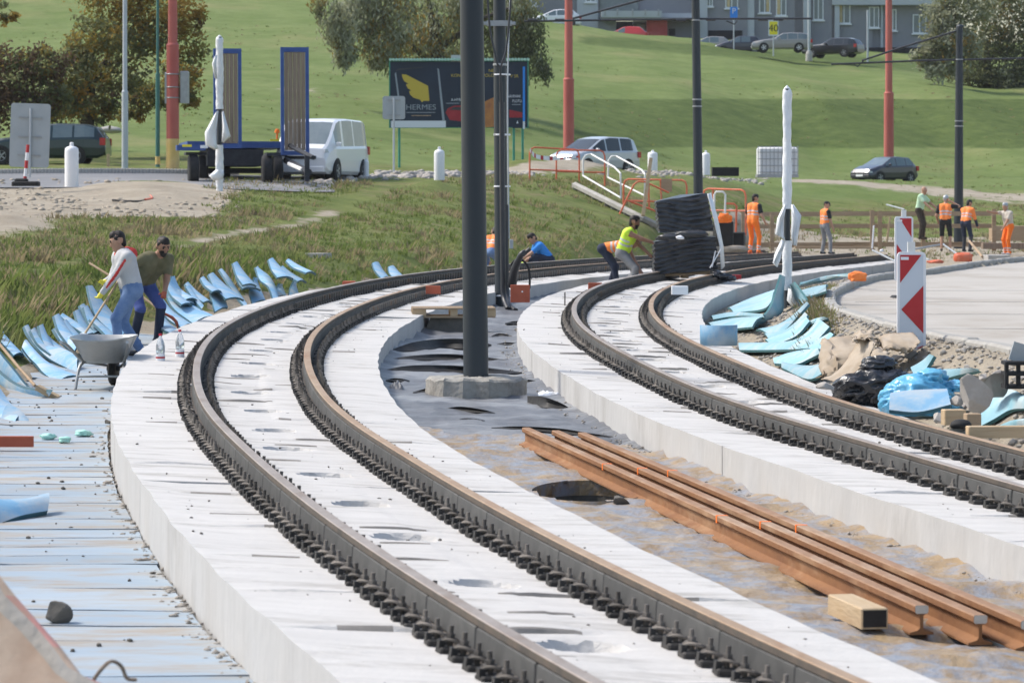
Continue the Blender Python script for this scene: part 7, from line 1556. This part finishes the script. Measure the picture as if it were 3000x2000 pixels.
def along(xf, off, y0, y1, n, spread, lift=.03):
    y = np.exp(rng.uniform(math.log(y0), math.log(y1), n)); x = xf(y) + off + rng.normal(size=n) * spread; return np.stack([x, y, G(x, y) + lift], 1)
stones('loose_gravel', 'grey gravel strewn along the foot of the outer slab', along(xL, -HALF - .05, 10, 46, 900, .05, .045), .006, .03, 'gravel', 1)
stones('loose_gravel', 'fine crumbs along the foot of the tall slab side', along(xR, -HALF - .10, 18, 60, 700, .05, .08), .005, .02, 'gravel', 2)
y = rng.uniform(24, 66, 5200); f = rng.uniform(0, 1, 5200)**.8; x = (xR(y) + HALF + .05) * (1 - f) + (kerbX(y) - .1) * f; stones('rubble_stones', 'broken stone rubble between the inner slab and the kerb', np.stack([x, y, G(x, y) + .005], 1), .006, .045, 'gravel', 3)
y = rng.uniform(10, 40, 260); x = xL(y) - HALF - rng.uniform(.05, 1.6, 260); stones('loose_gravel', 'scattered pebbles on the foam floor', np.stack([x, y, G(x, y, False) + .052], 1), .005, .02, 'rock_dark', 4)
px = rng.uniform(-50, 700, 900); s_ = rng.uniform(97, 128, 900); x, y = (px - CX) / s_, F / s_; stones('rubble_stones', 'clods and stones on the bare earth plateau', np.stack([x, y, G(x, y)], 1), .02, .12, 'dirt', 5)
px = rng.uniform(900, 2250, 1300); s_ = 96 - (px - 900) * .026 + rng.normal(size=1300) * 2; x, y = (px - CX) / s_, F / s_; stones('rubble_stones', 'clods and stones along the crest of the embankment', np.stack([x, y, G(x, y)], 1), .03, .20, 'rock', 6)
y = np.exp(rng.uniform(math.log(11), math.log(50), 420)); u = rng.uniform(-1.2, 1.2, 420); k = (np.abs(np.abs(u) - .53) > .2); y, u = y[k], u[k]
pts = np.array([(frame(xL, zL, float(a))[0] + frame(xL, zL, float(a))[2] * float(b) + frame(xL, zL, float(a))[3] * (-RAIL_H + .004))[:] for a, b in zip(y, u)]); stones('concrete_crumbs', 'small crumbs scattered over the outer slab', pts, .003, .013, 'rock_dark', 7)
y = np.exp(rng.uniform(math.log(18), math.log(60), 300)); u = rng.uniform(-1.2, 1.2, 300); k = (np.abs(np.abs(u) - .53) > .2); y, u = y[k], u[k]
pts = np.array([(frame(xR, zR, float(a))[0] + frame(xR, zR, float(a))[2] * float(b) + frame(xR, zR, float(a))[3] * (-RAIL_H + .004))[:] for a, b in zip(y, u)]); stones('concrete_crumbs', 'small crumbs scattered over the inner slab', pts, .003, .013, 'rock_dark', 8)
# ---------------------------------------------------------------- thin daylight haze
def haze():
    o = MB().box((0, 200, 25), (420, 620, 70)).build('haze', 'white'); o.data.materials.clear(); m = bpy.data.materials.new('haze'); m.use_nodes = True; n = m.node_tree; n.nodes.remove(n.nodes['Principled BSDF'])
    v = n.nodes.new('ShaderNodeVolumePrincipled'); v.inputs['Density'].default_value = .0001; v.inputs['Color'].default_value = (.93, .95, 1, 1); v.inputs['Anisotropy'].default_value = .3
    n.links.new(v.outputs[0], n.nodes['Material Output'].inputs['Volume']); o.data.materials.append(m); tag(o, 'thin pale haze over the whole site', None, None, 'stuff')
haze()
